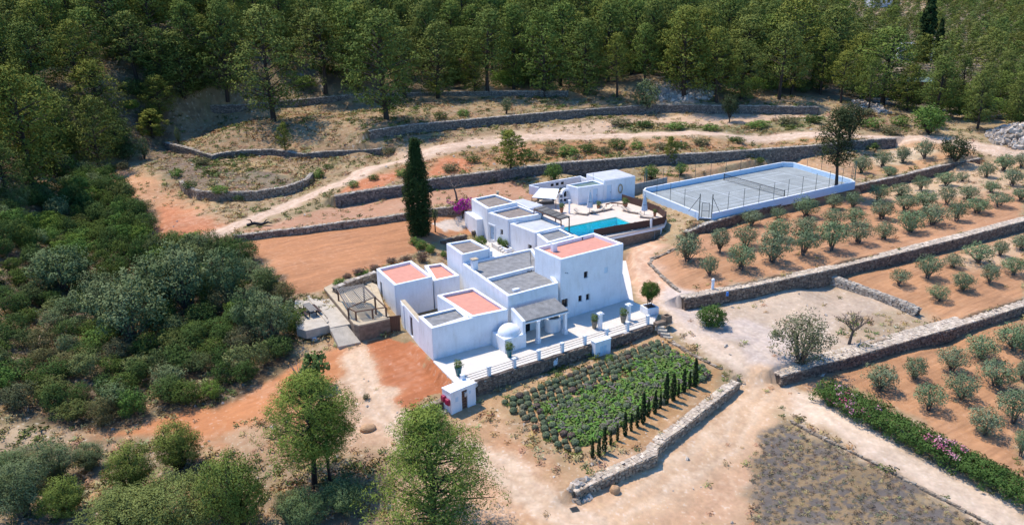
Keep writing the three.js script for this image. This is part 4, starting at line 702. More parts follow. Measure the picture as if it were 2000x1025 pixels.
// courtyard behind the house: pale path, low brown walls
{
  const f = single('courtyard_floor', null, null, prism([[-6.61, -103.31], [-3.91, -106.81], [-0.66, -104.79], [3.75, -99.77], [0, -96.32], [-4.65, -97.53]], -0.2, 0.22, 0.02), M.paving); tag(f, null, null, null, 'structure');
  stoneWall('stone_wall', 'low brown wall between the cypress bed and the courtyard', [[-9.42, 1.5, -101.44], [-7.91, 1.5, -102.47], [-6.11, 1.5, -103.96]], { t: 0.35, tint: 'brown', cap: 'tan', seed: 41, size: 0.3 });
  stoneWall('stone_wall', 'very short brown wall against the wing by the garden door', [[-5.35, 1.3, -105.96], [-4.09, 1.3, -106.85]], { t: 0.3, tint: 'brown', cap: 'tan', seed: 42, size: 0.3 });
  const st = thing('courtyard_steps', 'pale courtyard steps beside the white planter', 'steps'); for (let k = 0; k < 4; k++) part('step', prism([[-1.89, -100.96], [-0.66, -101.76], [0.3, -100.22], [-0.99, -99.24]].map(([x, z]) => [x - k * 0.28, z - k * 0.42]), 0, 0.34 + k * 0.16, 0.02), M.paving, st);
}

// ---------------------------------------------------------------- pool terrace
{
  const y = 2.8, D = [[10.6, -96.85], [19.13, -101.81], [20.81, -103.13], [21.52, -105.39], [21.01, -108.46], [18.86, -112.34], [16.72, -115.31], [13.43, -117.58], [8.83, -118.77], [2.43, -114.46], [0.44, -113.45], [3.01, -108.47], [4.25, -103.45], [5.7, -98.39], [7.89, -94.92]];
  const pool = [[6.75, -102.26], [14.72, -106.95], [16.99, -102.63], [9.2, -97.35]];
  const t = thing('pool_terrace', 'raised pool terrace with pale paving above a brown stone wall', 'terrace');
  part('paving', prism(D, 2.62, y, 0.03, pool), M.deck, t); part('retaining_wall', prism(inset(D, 0.12), 0.2, 2.3, 0, inset(pool, -0.35)), M.rough, t); part('white_band', prism(inset(D, 0.03), 2.3, 2.6, 0.02, inset(pool, -0.35)), M.plaster, t);
  const P = thing('swimming_pool', 'rectangular swimming pool with turquoise water on the raised terrace', 'pool');
  const bm = new THREE.MeshStandardMaterial({ map: speckle([0.12, 0.84, 0.86], 0.1, 8, 4), roughness: 0.5 });
  part('basin', prism(inset(pool, -0.3), 0.9, 2.61, 0, inset(pool, 0.02)), bm, P); part('basin_floor', prism(inset(pool, -0.2), 0.9, 1.2), bm, P);
  const rip = dataTex(256, (u, v) => { const k = tfbm(u, v, 7); return [k, k, k]; }, 3);
  const ws = boxUV(new THREE.ShapeGeometry(shapeOf(inset(pool, 0.02))).rotateX(-Math.PI / 2).translate(0, 2.68, 0));
  part('water', ws, new THREE.MeshPhysicalMaterial({ color: 0xd8fffc, transmission: 1, thickness: 0, ior: 1.33, roughness: 0.02, bumpMap: rip, bumpScale: 0.015 }), P);
  single('pool_door', 'small white-framed opening in the stone wall under the pool fence', 'opening', merge([box(0.14, 1.3, 0.3, -0.6, 0.65, 0), box(0.14, 1.3, 0.3, 0.6, 0.65, 0), box(1.34, 0.16, 0.3, 0, 1.36, 0)]), M.plaster, [19.71, 0.95, -102.49], 0.5);
  // willow fence round the near and right sides
  const line = [[10.64, 2.8, -97.91], [13.48, 2.8, -99.4], [16.37, 2.8, -100.82], [18.74, 2.8, -101.95], [20.7, 2.8, -103.25], [21.38, 2.8, -105.4], [20.91, 2.8, -108.34], [18.82, 2.8, -112.07], [16.62, 2.8, -115.17]];
  const F = thing('willow_fence', 'brown willow screen fence round the pool terrace', 'fence'); const r = rng(9);
  for (let i = 0; i < line.length - 1; i++) {
    const a = line[i], b = line[i + 1], L = Math.hypot(b[0] - a[0], b[2] - a[2]), n = Math.round(L / 0.11), ang = Math.atan2(-(b[2] - a[2]), b[0] - a[0]); const g = [];
    for (let k = 0; k < n; k++) { const f = (k + 0.5) / n; g.push(box(0.1, 1.0 + (r() - 0.5) * 0.12, 0.05 + r() * 0.05, lerp(a[0], b[0], f), y + 0.52, lerp(a[2], b[2], f), ang)); }
    part('willow_panel', merge(g), M.willow, F).userData.kind = 'stuff'; if (i) part('fence_post', bar([a[0], y - 0.02, a[2]], [a[0], y + 1.1, a[2]], 0.05, 6), M.darkWood, F);
  }
  single('white_post', 'single white post in the near side of the pool fence', 'post', softBox(0.22, 1.25, 0.22, 0.02), M.plaster, [18.64, 2.75, -101.54], 0.5);
}
// pool house: two white cubes
{
  const A = [[11.7, -119.99], [16.69, -122.69], [18.95, -118.02], [13.86, -115.24]], B = [[8.25, -115.24], [12.54, -117.93], [13.98, -115.39], [9.85, -113.45]];
  const h = thing('pool_house', 'white flat-roofed pool house of two cubes with a green-grey lower roof', 'building');
  const f = [A[3], A[2]], L = Math.hypot(f[1][0] - f[0][0], f[1][1] - f[0][1]); const dA = { at: wallFrame(...f, 1.0, 4.0), w: 0.9, h: 2.3, d: 0.12 };
  part('wall', cutBoxes(prism(A, 2.5, 5.9, 0.05), [dA]), M.plaster, h); part('roof', prism(inset(A, 0.12), 5.9, 5.95, 0.02), M.paleRoof, h);
  const fb = [B[3], B[2]], dB = { at: wallFrame(...fb, 3.0, 3.85), w: 0.8, h: 2.1, d: 0.12 }; part('wall', cutBoxes(prism(B, 2.5, 5.4, 0.05, inset(B, 0.25)), [dB]), M.plaster, h); part('roof', prism(inset(B, 0.22), 5.0, 5.2), M.greenRoof, h);
  for (const d of [dA, dB]) { const p = part('door', box(d.w - 0.04, d.h - 0.04, 0.05), M.bluewhite, h); p.position.set(d.at.pos[0] - Math.sin(d.at.turn) * 0.09, d.at.pos[1], d.at.pos[2] - Math.cos(d.at.turn) * 0.09); p.rotation.y = d.at.turn; part('handle', box(0.03, 0.14, 0.05, d.w * 0.35, 0, 0.05), M.iron, p); }
  const w = wallFrame(...f, 3.0, 4.35); const ring = single('shower_ring', 'oval pale wreath hanging on the pool house wall', 'wreath', (() => { const g = new THREE.TorusGeometry(0.42, 0.09, 8, 28); g.scale(0.85, 1.45, 1); return g; })(), M.beige, [w.pos[0] + Math.sin(w.turn) * 0.1, w.pos[1], w.pos[2] + Math.cos(w.turn) * 0.1], w.turn);
  part('knot', new THREE.SphereGeometry(0.12, 10, 8).translate(0.1, -0.62, 0.02), M.greyWood, ring);
  part('antenna', bar([B[1][0], 5.3, B[1][1]], [B[1][0], 6.5, B[1][1]], 0.025, 5), M.steel, h);
  // yard wall behind with small openings
  const q = [[2.97, -119.95], [11.27, -125.27], [12.36, -122.95]], e = [4.27, -118.81]; const Wd = thing('yard_wall', 'low white wall round the outdoor kitchen yard beside the pool house', 'wall');
  const seg = (a, b, hh, t = 0.25) => { const l = Math.hypot(b[0] - a[0], b[1] - a[1]), an = Math.atan2(-(b[1] - a[1]), b[0] - a[0]); const m = part('wall_panel', softBox(l + t * 0.7, hh, t, 0.03), M.plaster, Wd); m.position.set((a[0] + b[0]) / 2, 2.7, (a[1] + b[1]) / 2); m.rotation.y = an; return [a, b, an]; };
  seg(q[0], q[1], 1.6); seg(q[1], q[2], 1.55); seg(q[0], e, 1.5);
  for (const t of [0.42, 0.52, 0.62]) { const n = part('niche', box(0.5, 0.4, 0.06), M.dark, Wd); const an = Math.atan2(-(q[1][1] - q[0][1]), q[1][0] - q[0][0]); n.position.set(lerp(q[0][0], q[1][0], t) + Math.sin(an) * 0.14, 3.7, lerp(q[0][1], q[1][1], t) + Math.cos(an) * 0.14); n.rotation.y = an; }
  // outdoor kitchen with arched niches
  const k = thing('outdoor_kitchen', 'white masonry barbecue with arched and square niches', 'barbecue', [7.73, 2.8, -115.14], 0.45); const sh = new THREE.Shape(); sh.moveTo(-0.9, 0); sh.lineTo(0.9, 0); sh.lineTo(0.9, 1.5); sh.absarc(0.25, 1.5, 0.65, 0, Math.PI, false); sh.lineTo(-0.9, 1.45); sh.closePath();
  for (const [x0, x1, y0, y1] of [[-0.75, -0.3, 0.15, 0.65], [-0.75, -0.3, 0.85, 1.3], [-0.15, 0.75, 0.15, 0.65]]) { const o = new THREE.Path(); o.moveTo(x0, y0); o.lineTo(x1, y0); o.lineTo(x1, y1); o.lineTo(x0, y1); o.closePath(); sh.holes.push(o); }
  { const o = new THREE.Path(); o.moveTo(-0.15, 0.85); o.lineTo(0.75, 0.85); o.lineTo(0.75, 1.35); o.absarc(0.3, 1.35, 0.45, 0, Math.PI, false); o.closePath(); sh.holes.push(o); }
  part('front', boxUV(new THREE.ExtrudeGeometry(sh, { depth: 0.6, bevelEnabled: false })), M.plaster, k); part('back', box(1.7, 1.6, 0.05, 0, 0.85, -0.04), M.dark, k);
  // white tilted awning
  const v = [[4.37, 5, -115.22], [7.15, 5, -114.58], [6.51, 4.3, -111.43], [3.07, 4.3, -112.64]], g = new THREE.BufferGeometry(), pos = [], up = v, dn = v.map((p) => [p[0], p[1] - 0.08, p[2]]), Q = (a, b, c, d) => pos.push(...a, ...b, ...c, ...a, ...c, ...d); Q(up[0], up[3], up[2], up[1]); Q(dn[0], dn[1], dn[2], dn[3]); for (let i = 0; i < 4; i++) { const j = (i + 1) % 4; Q(up[i], up[j], dn[j], dn[i]); } g.setAttribute('position', new THREE.Float32BufferAttribute(pos, 3)); g.computeVertexNormals();
  const aw = thing('awning', 'white sloping awning roof over the outdoor kitchen', 'awning'); part('roof_sheet', boxUV(g), M.plaster, aw); for (const p of v) part('post', bar([p[0], 2.75, p[2]], [p[0], p[1] - 0.08, p[2]], 0.06, 6), M.wood, aw);
  // dark sofas under the awning edge
  for (const [p, s, l] of [[[5.16, 2.8, -114.29], 1, 'dark grey outdoor sofa below the awning, the nearer one'], [[5.39, 2.8, -116], 0.9, 'dark grey outdoor sofa below the awning, the farther one']]) { const o = thing('outdoor_sofa', l, 'sofa', p, 0.15, 'outdoor sofas'); part('seat', softBox(2.4 * s, 0.42, 0.85, 0.06), M.reed, o); part('backrest', softBox(2.4 * s, 0.8, 0.22, 0.06).translate(0, 0, -0.45), M.reed, o); part('cushion', softBox(1.9 * s, 0.16, 0.7, 0.06).translate(0, 0.42, 0.02), M.cushion, o); }
}
// reed pergola beside the wing
{
  const v = [[3.1, 5, -104.03], [4.33, 5, -105.24], [7.61, 4.9, -100.19], [6.47, 4.9, -99.09]], P = thing('reed_pergola', 'long dark reed-covered pergola between the wing and the pool', 'pergola'), r = rng(12);
  const cr = (a, b, t) => a.map((q, i) => lerp(q, b[i], t));
  for (let k = 0; k < 46; k++) { const t = (k + 0.5) / 46, a = cr(v[0], v[3], t), b = cr(v[1], v[2], t); part('reed', bar(cr(a, b, -0.06 * r()), cr(a, b, 1 + 0.08 * r()), 0.075 + r() * 0.03, 5), r() < 0.5 ? M.reed : M.greyWood, P); }
  for (const [a, b] of [[v[0], v[3]], [v[1], v[2]]]) part('beam', bar([a[0], a[1] - 0.14, a[2]], [b[0], b[1] - 0.14, b[2]], 0.08, 6), M.wood, P);
  for (const p of [...v, cr(v[1], v[2], 0.5)]) part('post', bar([p[0], 2.75, p[2]], [p[0], p[1] - 0.14, p[2]], 0.08, 7), M.wood, P);
}
// sun loungers
{
  const bed = thing('sun_lounger', 'cream sun lounger nearest the left parasol at the pool', 'sun lounger', [0, 0, 0], 0, 'loungers round the pool');
  const prof = [[-1.0, 0.34], [0.2, 0.3], [0.55, 0.42], [1.0, 0.72]]; const s = new THREE.Shape(); prof.forEach(([x, y], i) => (i ? s.lineTo(x, y) : s.moveTo(x, y))); [...prof].reverse().forEach(([x, y]) => s.lineTo(x, y - 0.13)); s.closePath();
  const g = new THREE.ExtrudeGeometry(s, { depth: 0.66, bevelEnabled: true, bevelSize: 0.03, bevelThickness: 0.03, bevelSegments: 2 }); g.translate(0, 0, -0.33); part('mattress', boxUV(g), M.cushion, bed);
  part('frame', merge([box(1.9, 0.06, 0.05, -0.03, 0.18, 0.32), box(1.9, 0.06, 0.05, -0.03, 0.18, -0.32), box(0.05, 0.06, 0.64, -0.9, 0.18, 0)]), M.greyWood, bed);
  for (const x of [-0.8, 0.7]) for (const z of [-0.3, 0.3]) part('leg', box(0.06, 0.17, 0.06, x, 0.085, z), M.greyWood, bed);
  const spots = [[[9.94, 2.8, -108.45], 2.62, 'cream sun lounger left of the two parasol loungers, leftmost by the pool'], [[12.41, 2.8, -109.48], 2.5, 'cream sun lounger just right of the left parasol'], [[13.75, 2.8, -110.33], 2.5, 'cream sun lounger right of the clay pot with the small palm'], [[16.78, 2.8, -109.36], 0.6, 'cream sun lounger in front of the big potted plant by the fence'], [[17.37, 2.8, -108.67], 0.55, 'cream sun lounger second from the right, next to the potted plant'], [[18.71, 2.8, -106.17], 0.45, 'cream sun lounger below the right parasol']];
  spots.forEach(([p, a, l], i) => { if (!i) { bed.position.set(...p); bed.rotation.y = a; bed.userData.label = l; } else copyOf(bed, p, a, 1, l); });
  const U = thing('closed_parasol', 'closed grey parasol on the left side of the pool terrace', 'parasol', [11.17, 2.8, -108.77], 0, 'closed parasols at the pool');
  const pr = [[0.02, 3.3], [0.1, 3.1], [0.17, 2.6], [0.25, 1.9], [0.33, 1.2], [0.36, 0.9], [0.3, 0.88]].map(([x, y]) => new THREE.Vector2(x, y)); const cg = new THREE.LatheGeometry(pr, 24); const cp = cg.attributes.position; for (let i = 0; i < cp.count; i++) { const x = cp.getX(i), z = cp.getZ(i), a = Math.atan2(z, x), k = 1 + 0.28 * Math.cos(a * 8); cp.setX(i, x * k); cp.setZ(i, z * k); } cg.computeVertexNormals();
  part('canopy', cg, M.canvasCloth, U); part('pole', bar([0, 0, 0], [0, 3.45, 0], 0.035, 8), M.greyWood, U); part('base', softBox(0.8, 0.12, 0.8, 0.04), M.reed, U); part('strap', new THREE.TorusGeometry(0.27, 0.03, 6, 20).rotateX(1.571).translate(0, 1.75, 0), M.dark, U);
  copyOf(U, [18.6, 2.8, -106.8], 0.4, 1, 'closed grey parasol beside the willow fence on the right of the pool');
  const b = thing('curved_bench', 'low curved wooden bench edge behind the loungers', 'bench'); const pts = [[13.88, 2.8, -112.09], [14.79, 2.8, -112.73], [15.66, 2.8, -112.54], [16.28, 2.8, -112.08]]; for (let i = 0; i < 3; i++) { part('seat', bar([pts[i][0], 3.2, pts[i][2]], [pts[i + 1][0], 3.2, pts[i + 1][2]], 0.1, 6), M.wood, b); part('leg', bar([pts[i][0], 2.8, pts[i][2]], [pts[i][0], 3.2, pts[i][2]], 0.06, 6), M.wood, b); }
  const l = thing('white_bollard', 'slim white shower post on the pool terrace left of the parasol', 'post', [8.27, 2.8, -108.94]); part('shaft', softBox(0.25, 1.9, 0.25, 0.03), M.plaster, l); part('head', softBox(0.4, 0.1, 0.4, 0.03).translate(0, 1.88, 0), M.plaster, l);
}

// ---------------------------------------------------------------- tennis court
{
  const O = [[20.44, -119.54], [21.03, -120.93], [47.74, -137.28], [49.72, -136.88], [54.71, -124.16], [54.57, -122.48], [27.91, -106.08], [26.13, -106.54]];
  const C = thing('tennis_court', 'grey tennis court inside a low white wall with cut corners', 'tennis court');
  part('surface', prism(inset(O, 0.25), 2.3, 2.5), M.court, C);
  const I = inset(O, 0.28); const n = O.length;
  for (let i = 0; i < n; i++) { const j = (i + 1) % n; if (i === 6) continue; const q = [O[i], O[j], I[j], I[i]]; part('low_wall', prism(q, 2.1, 3.24), M.courtWall, C); part('coping', prism(q, 3.24, 3.32, 0.02), M.plaster, C); }
  // lines: 23.77 x 10.97 m, centred on the net
  const c = [38.42, -122.6], u = [Math.cos(-0.515), Math.sin(-0.515)], v = [-u[1], u[0]], at = (a, b) => [c[0] + u[0] * a + v[0] * b, c[1] + u[1] * a + v[1] * b], ang = Math.atan2(-u[1], u[0]);
  const mk = (a, b, w, d) => { const [x, z] = at(a, b); return box(w, 0.004, d, x, 2.506, z, ang); };
  const X = 11.885, Zd = 5.485, Zs = 4.115, w = 0.07, ln = [];
  for (const s of [-1, 1]) { ln.push(mk(s * X, 0, w, Zd * 2)); ln.push(mk(0, s * Zd, X * 2 - w * 1.1, w)); ln.push(mk(0, s * Zs, X * 2 - w * 1.1, w)); ln.push(mk(s * 6.4, 0, w, Zs * 2 - w * 1.1)); } ln.push(mk(-3.2, 0, 6.3, w), mk(3.2, 0, 6.3, w));
  part('court_lines', merge(ln), M.line, C);
  const N = thing('tennis_net', 'dark tennis net with white tape across the court', 'net'); for (const s of [-1, 1]) { const [x, z] = at(0, s * 6.4); part('post', bar([x, 2.5, z], [x, 3.62, z], 0.07, 8), M.dark, N); }
  const cords = []; for (let k = 0; k <= 64; k++) { const [x, z] = at(0, lerp(-6.35, 6.35, k / 64)); cords.push(bar([x, 2.52, z], [x, 3.4, z], 0.012, 3)); } for (let k = 0; k < 8; k++) { const a = at(0, -6.35), b = at(0, 6.35), y = 2.56 + k * 0.11; cords.push(bar([a[0], y, a[1]], [b[0], y, b[1]], 0.01, 3)); }
  part('mesh', merge(cords), M.iron, N); { const a = at(0, -6.35), b = at(0, 6.35); part('tape', bar([a[0], 3.45, a[1]], [b[0], 3.45, b[1]], 0.045, 5), M.dark, N); }
  // tall fence posts with wires
  const F = thing('court_fence', 'tall thin-posted wire fence round the tennis court', 'fence'); const J = inset(O, 0.14); const tops = [];
  const addPost = (p) => { tops.push(p); part('post', bar([p[0], 3.25, p[1]], [p[0], 5.9, p[1]], 0.035, 6), M.steel, F); };
  const edge = (a, b, k) => { const run = []; for (let i = 0; i <= k; i++) { const p = [lerp(a[0], b[0], i / k), lerp(a[1], b[1], i / k)]; if (i < k) addPost(p); run.push(p); } const wires = []; for (const y of [3.6, 4.4, 5.15, 5.85]) wires.push(bar([a[0], y, a[1]], [b[0], y, b[1]], 0.009, 3)); part('wire', merge(wires), M.steel, F); };
  edge(J[1], J[2], 9); edge(J[4], J[3], 4); edge(J[6], J[5], 10); edge(J[0], J[7], 4);
  for (const p of [J[7], J[6]]) { part('post', bar([p[0], 2.5, p[1]], [p[0], 6.0, p[1]], 0.07, 6), M.steel, F); part('stay', bar([p[0], 5.6, p[1]], [p[0] + (p === J[7] ? -1.2 : 1.3), 3.2, p[1] - (p === J[7] ? 1.2 : 0.7)], 0.04, 5), M.steel, F); }
  const G = thing('court_gate', 'narrow steel-framed gate at the near corner of the tennis court', 'gate', [(J[7][0] + J[6][0]) / 2, 2.5, (J[7][1] + J[6][1]) / 2], Math.atan2(-(J[6][1] - J[7][1]), J[6][0] - J[7][0])); part('frame', merge([box(0.08, 2.2, 0.06, -0.5, 1.1, 0), box(0.08, 2.2, 0.06, 0.5, 1.1, 0), box(1.08, 0.08, 0.06, 0, 2.2, 0), box(0.94, 0.05, 0.05, 0, 1.1, 0)]), M.steel, G); part('wire_panel', merge(Array.from({ length: 9 }, (_, k) => box(0.012, 2.1, 0.012, -0.4 + k * 0.1, 1.1, 0))), M.steel, G); part('sill', softBox(1.7, 0.12, 0.3, 0.02), M.plaster, G);
  for (const [p, l] of [[[21.58, 2.5, -123.85], 'green lattice mast behind the left corner of the tennis court'], [[56.08, 2.5, -126.64], 'green lattice mast at the right corner of the tennis court']]) { const m = thing('lattice_mast', l, 'mast', p, 0, 'masts by the court'); for (const [x, z] of [[-0.25, 0], [0.25, 0], [0, 0.3]]) part('leg', bar([x, 0, z], [x * 0.5, 3.2, z * 0.5], 0.04, 5), M.green, m); part('brace', merge(Array.from({ length: 6 }, (_, k) => bar([-0.25 + k * 0.02, k * 0.5, 0], [0.25 - k * 0.02, k * 0.5 + 0.5, 0], 0.025, 4))), M.green, m); }
  stoneWall('stone_wall', 'low grey wall between the pool house and the tennis court', [[18.62, 3.9, -120.18], [22.04, 3.9, -122.58], [25.23, 3.9, -124.92]], { t: 0.3, seed: 30, stones: false, base: M.greyRoof, foot: 2.4 });
}

// ---------------------------------------------------------------- foliage: many leaf-sized faces spread through clumps
class Leaves {
  constructor(seed) { this.r = rng(seed); this.p = []; this.n = []; this.c = []; }
  leaf(x, y, z, s, nx, ny, nz, col, aspect = 0.6) {   // one leaf-sized face whose shading leans to the clump's outside
    const r = this.r; let a = nx * 0.8 + (r() - 0.5) * 1.6, b = ny * 0.8 + (r() - 0.5) * 1.6, c = nz * 0.8 + (r() - 0.5) * 1.6; let l = Math.hypot(a, b, c) || 1; a /= l; b /= l; c /= l;
    let tx = r() - 0.5, ty = r() - 0.5, tz = r() - 0.5; const d = tx * a + ty * b + tz * c; tx -= a * d; ty -= b * d; tz -= c * d; l = Math.hypot(tx, ty, tz) || 1; tx /= l; ty /= l; tz /= l;
    const bx = b * tz - c * ty, by = c * tx - a * tz, bz = a * ty - b * tx, w = s * aspect;
    this.p.push(x + tx * s, y + ty * s, z + tz * s, x - tx * s * 0.6 + bx * w, y - ty * s * 0.6 + by * w, z - tz * s * 0.6 + bz * w, x - tx * s * 0.6 - bx * w, y - ty * s * 0.6 - by * w, z - tz * s * 0.6 - bz * w);
    let mx = a * 0.55 + nx * 0.6, my = b * 0.55 + ny * 0.6, mz = c * 0.55 + nz * 0.6; l = Math.hypot(mx, my, mz) || 1; mx /= l; my /= l; mz /= l;
    if (mx * a + my * b + mz * c < 0.05) { mx = a; my = b; mz = c; }
    const k = 0.82 + r() * 0.36; for (let i = 0; i < 3; i++) { this.n.push(mx, my, mz); this.c.push(col[0] * k, col[1] * k, col[2] * k); }
  }
  clump(cx, cy, cz, rx, ry, rz, count, size, col, aspect, ox = 0, oy = 0, oz = 0) {   // ox, oy, oz: the crown's centre
    const r = this.r; let qx = cx - ox, qy = cy - oy, qz = cz - oz; const ql = Math.hypot(qx, qy, qz) || 1; qx /= ql; qy /= ql; qz /= ql;
    for (let i = 0; i < count; i++) {
      let a = r() * 2 - 1, b = r() * 2 - 1, c = r() * 2 - 1; const l = Math.hypot(a, b, c) || 1, rad = Math.cbrt(0.15 + 0.85 * r()); a /= l; b /= l; c /= l;
      this.leaf(cx + a * rx * rad, cy + b * ry * rad, cz + c * rz * rad, size * (0.7 + r() * 0.6), a * 0.75 + qx * 0.35, b * 0.75 + qy * 0.35 + 0.28, c * 0.75 + qz * 0.4, col, aspect);
    }
  }
  build() { const g = new THREE.BufferGeometry(); g.setAttribute('position', new THREE.Float32BufferAttribute(this.p, 3)); g.setAttribute('normal', new THREE.Float32BufferAttribute(this.n, 3)); g.setAttribute('color', new THREE.Float32BufferAttribute(this.c, 3)); return g; }
}
const leafMat = (r = 1, g = 1, b = 1) => { const m = new THREE.MeshPhysicalMaterial({ vertexColors: true, roughness: 0.95, specularIntensity: 0.12, side: THREE.DoubleSide }); m.color.setRGB(r, g, b); return m; };
const LEAF = [leafMat(), leafMat(0.84, 0.92, 0.88), leafMat(1.14, 1.06, 0.85), leafMat(0.94, 1.06, 0.95)];
const mixc = (a, b, t) => [lerp(a[0], b[0], t), lerp(a[1], b[1], t), lerp(a[2], b[2], t)];
// Aleppo pine of height 1: open layered crown of cushions on rising limbs
function pineShape(seed, o = {}) {
  const { clumps = 72, per = 76, leaf = 0.0135, low = 0.28, width = 0.27, cols = [[0.076, 0.1, 0.021], [0.19, 0.205, 0.048]], crownTop = 0.5, aspect = 0.42 } = o;
  const r = rng(seed), L = new Leaves(seed + 9), wood = [], lean = (r() - 0.5) * 0.08, lean2 = (r() - 0.5) * 0.08, sp = (y) => [lean * y * y + Math.sin(y * 5 + seed) * 0.012, y, lean2 * y * y + Math.cos(y * 4 + seed) * 0.012];
  wood.push(limb([0, 0.15, 0.3, 0.5, 0.7, 0.88].map((y) => sp(y)), [0.024, 0.02, 0.017, 0.013, 0.009, 0.004], 7));
  const lobe = Array.from({ length: 7 }, () => 0.62 + r() * 0.68);
  for (let i = 0; i < clumps; i++) {
    const t = Math.pow((i + r()) / clumps, 0.9), y = low + (0.97 - low) * t, prof = Math.pow(Math.sin(Math.PI * clamp(0.1 + 0.87 * Math.pow(t, 0.72 + crownTop * 0.3), 0, 1)), 0.75) * (1 - t * 0.25);
    const a = i * 2.39996 + r() * 0.9, rad = width * prof * lobe[(a * 1.1 | 0) % 7] * (0.35 + 0.65 * Math.sqrt(r())), s = sp(y), x = s[0] + Math.cos(a) * rad, z = s[2] + Math.sin(a) * rad, q = 0.05 + r() * 0.035 + 0.022 * (1 - t);
    L.clump(x, y, z, q * 1.2, q * 0.6, q * 1.2, per, leaf, mixc(cols[0], cols[1], clamp(r() * 0.75 + t * 0.25, 0, 1)), aspect, s[0], y - 0.12, s[2]);
    if (rad > 0.07 && r() < 0.6) { const b = sp(Math.max(low * 0.75, y - 0.1)); wood.push(limb([b, [lerp(b[0], x, 0.55), y - 0.04, lerp(b[2], z, 0.55)], [x, y - 0.01, z]], [0.0065, 0.0045, 0.002], 5)); }
  }
  return { crown: L.build(), trunk: merge(wood.map((g) => g.toNonIndexed())) };
}
// rounded broadleaf (olive, carob, bush): short trunks and a dome of clumps, height 1, crown width w
function bushShape(seed, o = {}) {
  const { clumps = 34, per = 60, leaf = 0.03, low = 0.3, w = 1.0, cols = [[0.125, 0.155, 0.075], [0.215, 0.245, 0.135]], trunks = 2, cl = 0.15, aspect = 0.5, gap = 0.25, trunkR = 0.05 } = o;
  const r = rng(seed), L = new Leaves(seed + 3), wood = [];
  const cy = low + (1 - low) * 0.5, ry = (1 - low) * 0.5;
  for (let i = 0; i < clumps; i++) {
    const u = 1 - 2 * ((i + 0.5) / clumps), a = i * 2.39996 + r() * 0.8, s = Math.sqrt(1 - u * u), k = 0.62 + r() * 0.4 - (r() < gap ? 0.3 : 0);
    const x = Math.cos(a) * s * w * 0.5 * k * 0.86, z = Math.sin(a) * s * w * 0.5 * k * 0.86, y = cy + u * ry * k * 0.88, q = cl * (0.7 + r() * 0.6);
    L.clump(x, y, z, q * w, q * 0.85, q * w, per, leaf, mixc(cols[0], cols[1], r()), aspect, 0, cy - ry * 0.3, 0);
    if (i % 4 === 0 && trunks) wood.push(limb([[x * 0.15, low * 0.6, z * 0.15], [x * 0.55, lerp(low, y, 0.55), z * 0.55], [x, y, z]], [trunkR * 0.5, trunkR * 0.35, trunkR * 0.12], 5));
  }
  for (let t = 0; t < trunks; t++) { const a = r() * 6.28, d = trunks > 1 ? 0.05 : 0; wood.push(limb([[Math.cos(a) * d, -0.03, Math.sin(a) * d], [Math.cos(a) * d * 1.6, low * 0.5, Math.sin(a) * d * 1.6], [Math.cos(a) * 0.12, low * 1.25, Math.sin(a) * 0.12]], [trunkR * 1.15, trunkR * 0.85, trunkR * 0.5], 6)); }
  return { crown: L.build(), trunk: wood.length ? merge(wood.map((g) => g.toNonIndexed())) : null };
}
// slim cypress of height 1 and the given width
function cypressShape(seed, w, n = 60, per = 60, leaf = 0.012, cols = [[0.018, 0.032, 0.01], [0.038, 0.058, 0.018]]) {
  const r = rng(seed), L = new Leaves(seed + 5);
  for (let i = 0; i < n; i++) {
    const t = (i + r()) / n, rad = w * 0.5 * Math.pow(Math.sin(Math.PI * clamp(0.16 + t * 0.84, 0, 1)), 0.6) * (t > 0.6 ? Math.pow((1 - t) / 0.4, 0.8) * 0.9 + 0.1 : 1), a = i * 2.39996 + r(), k = rad * (0.55 + r() * 0.3), q = w * 0.2;
    L.clump(Math.cos(a) * k, 0.02 + t * 0.96, Math.sin(a) * k, q, 0.055, q, per, leaf, mixc(cols[0], cols[1], r()), 0.45, 0, 0.02 + t * 0.96 - 0.03, 0);
  }
  return { crown: L.build(), trunk: limb([[0, -0.02, 0], [0, 0.3, 0], [0, 0.9, 0]], [w * 0.09, w * 0.07, w * 0.02], 7) };
}
function plantProto(shape, leafM, barkM = M.bark) { const g = new THREE.Group(); if (shape.trunk) part('trunk', shape.trunk, barkM, g); part('crown', shape.crown, leafM, g); return g; }
function plant(proto, name, label, category, x, z, h, wide, turn, group, y) {
  const c = proto.clone(); c.name = numbered(name); c.position.set(x, y === undefined ? groundY(x, z) - 0.05 : y, z); c.rotation.y = turn; c.scale.set(wide, h, wide); scene.add(c); return tag(c, label, category, group);
}
const NTH = ['first', 'second', 'third', 'fourth', 'fifth', 'sixth', 'seventh', 'eighth', 'ninth', 'tenth', 'eleventh', 'twelfth', 'thirteenth', 'fourteenth', 'fifteenth', 'sixteenth', 'seventeenth', 'eighteenth', 'nineteenth', 'twentieth', 'twenty-first', 'twenty-second', 'twenty-third', 'twenty-fourth', 'twenty-fifth', 'twenty-sixth', 'twenty-seventh', 'twenty-eighth'];

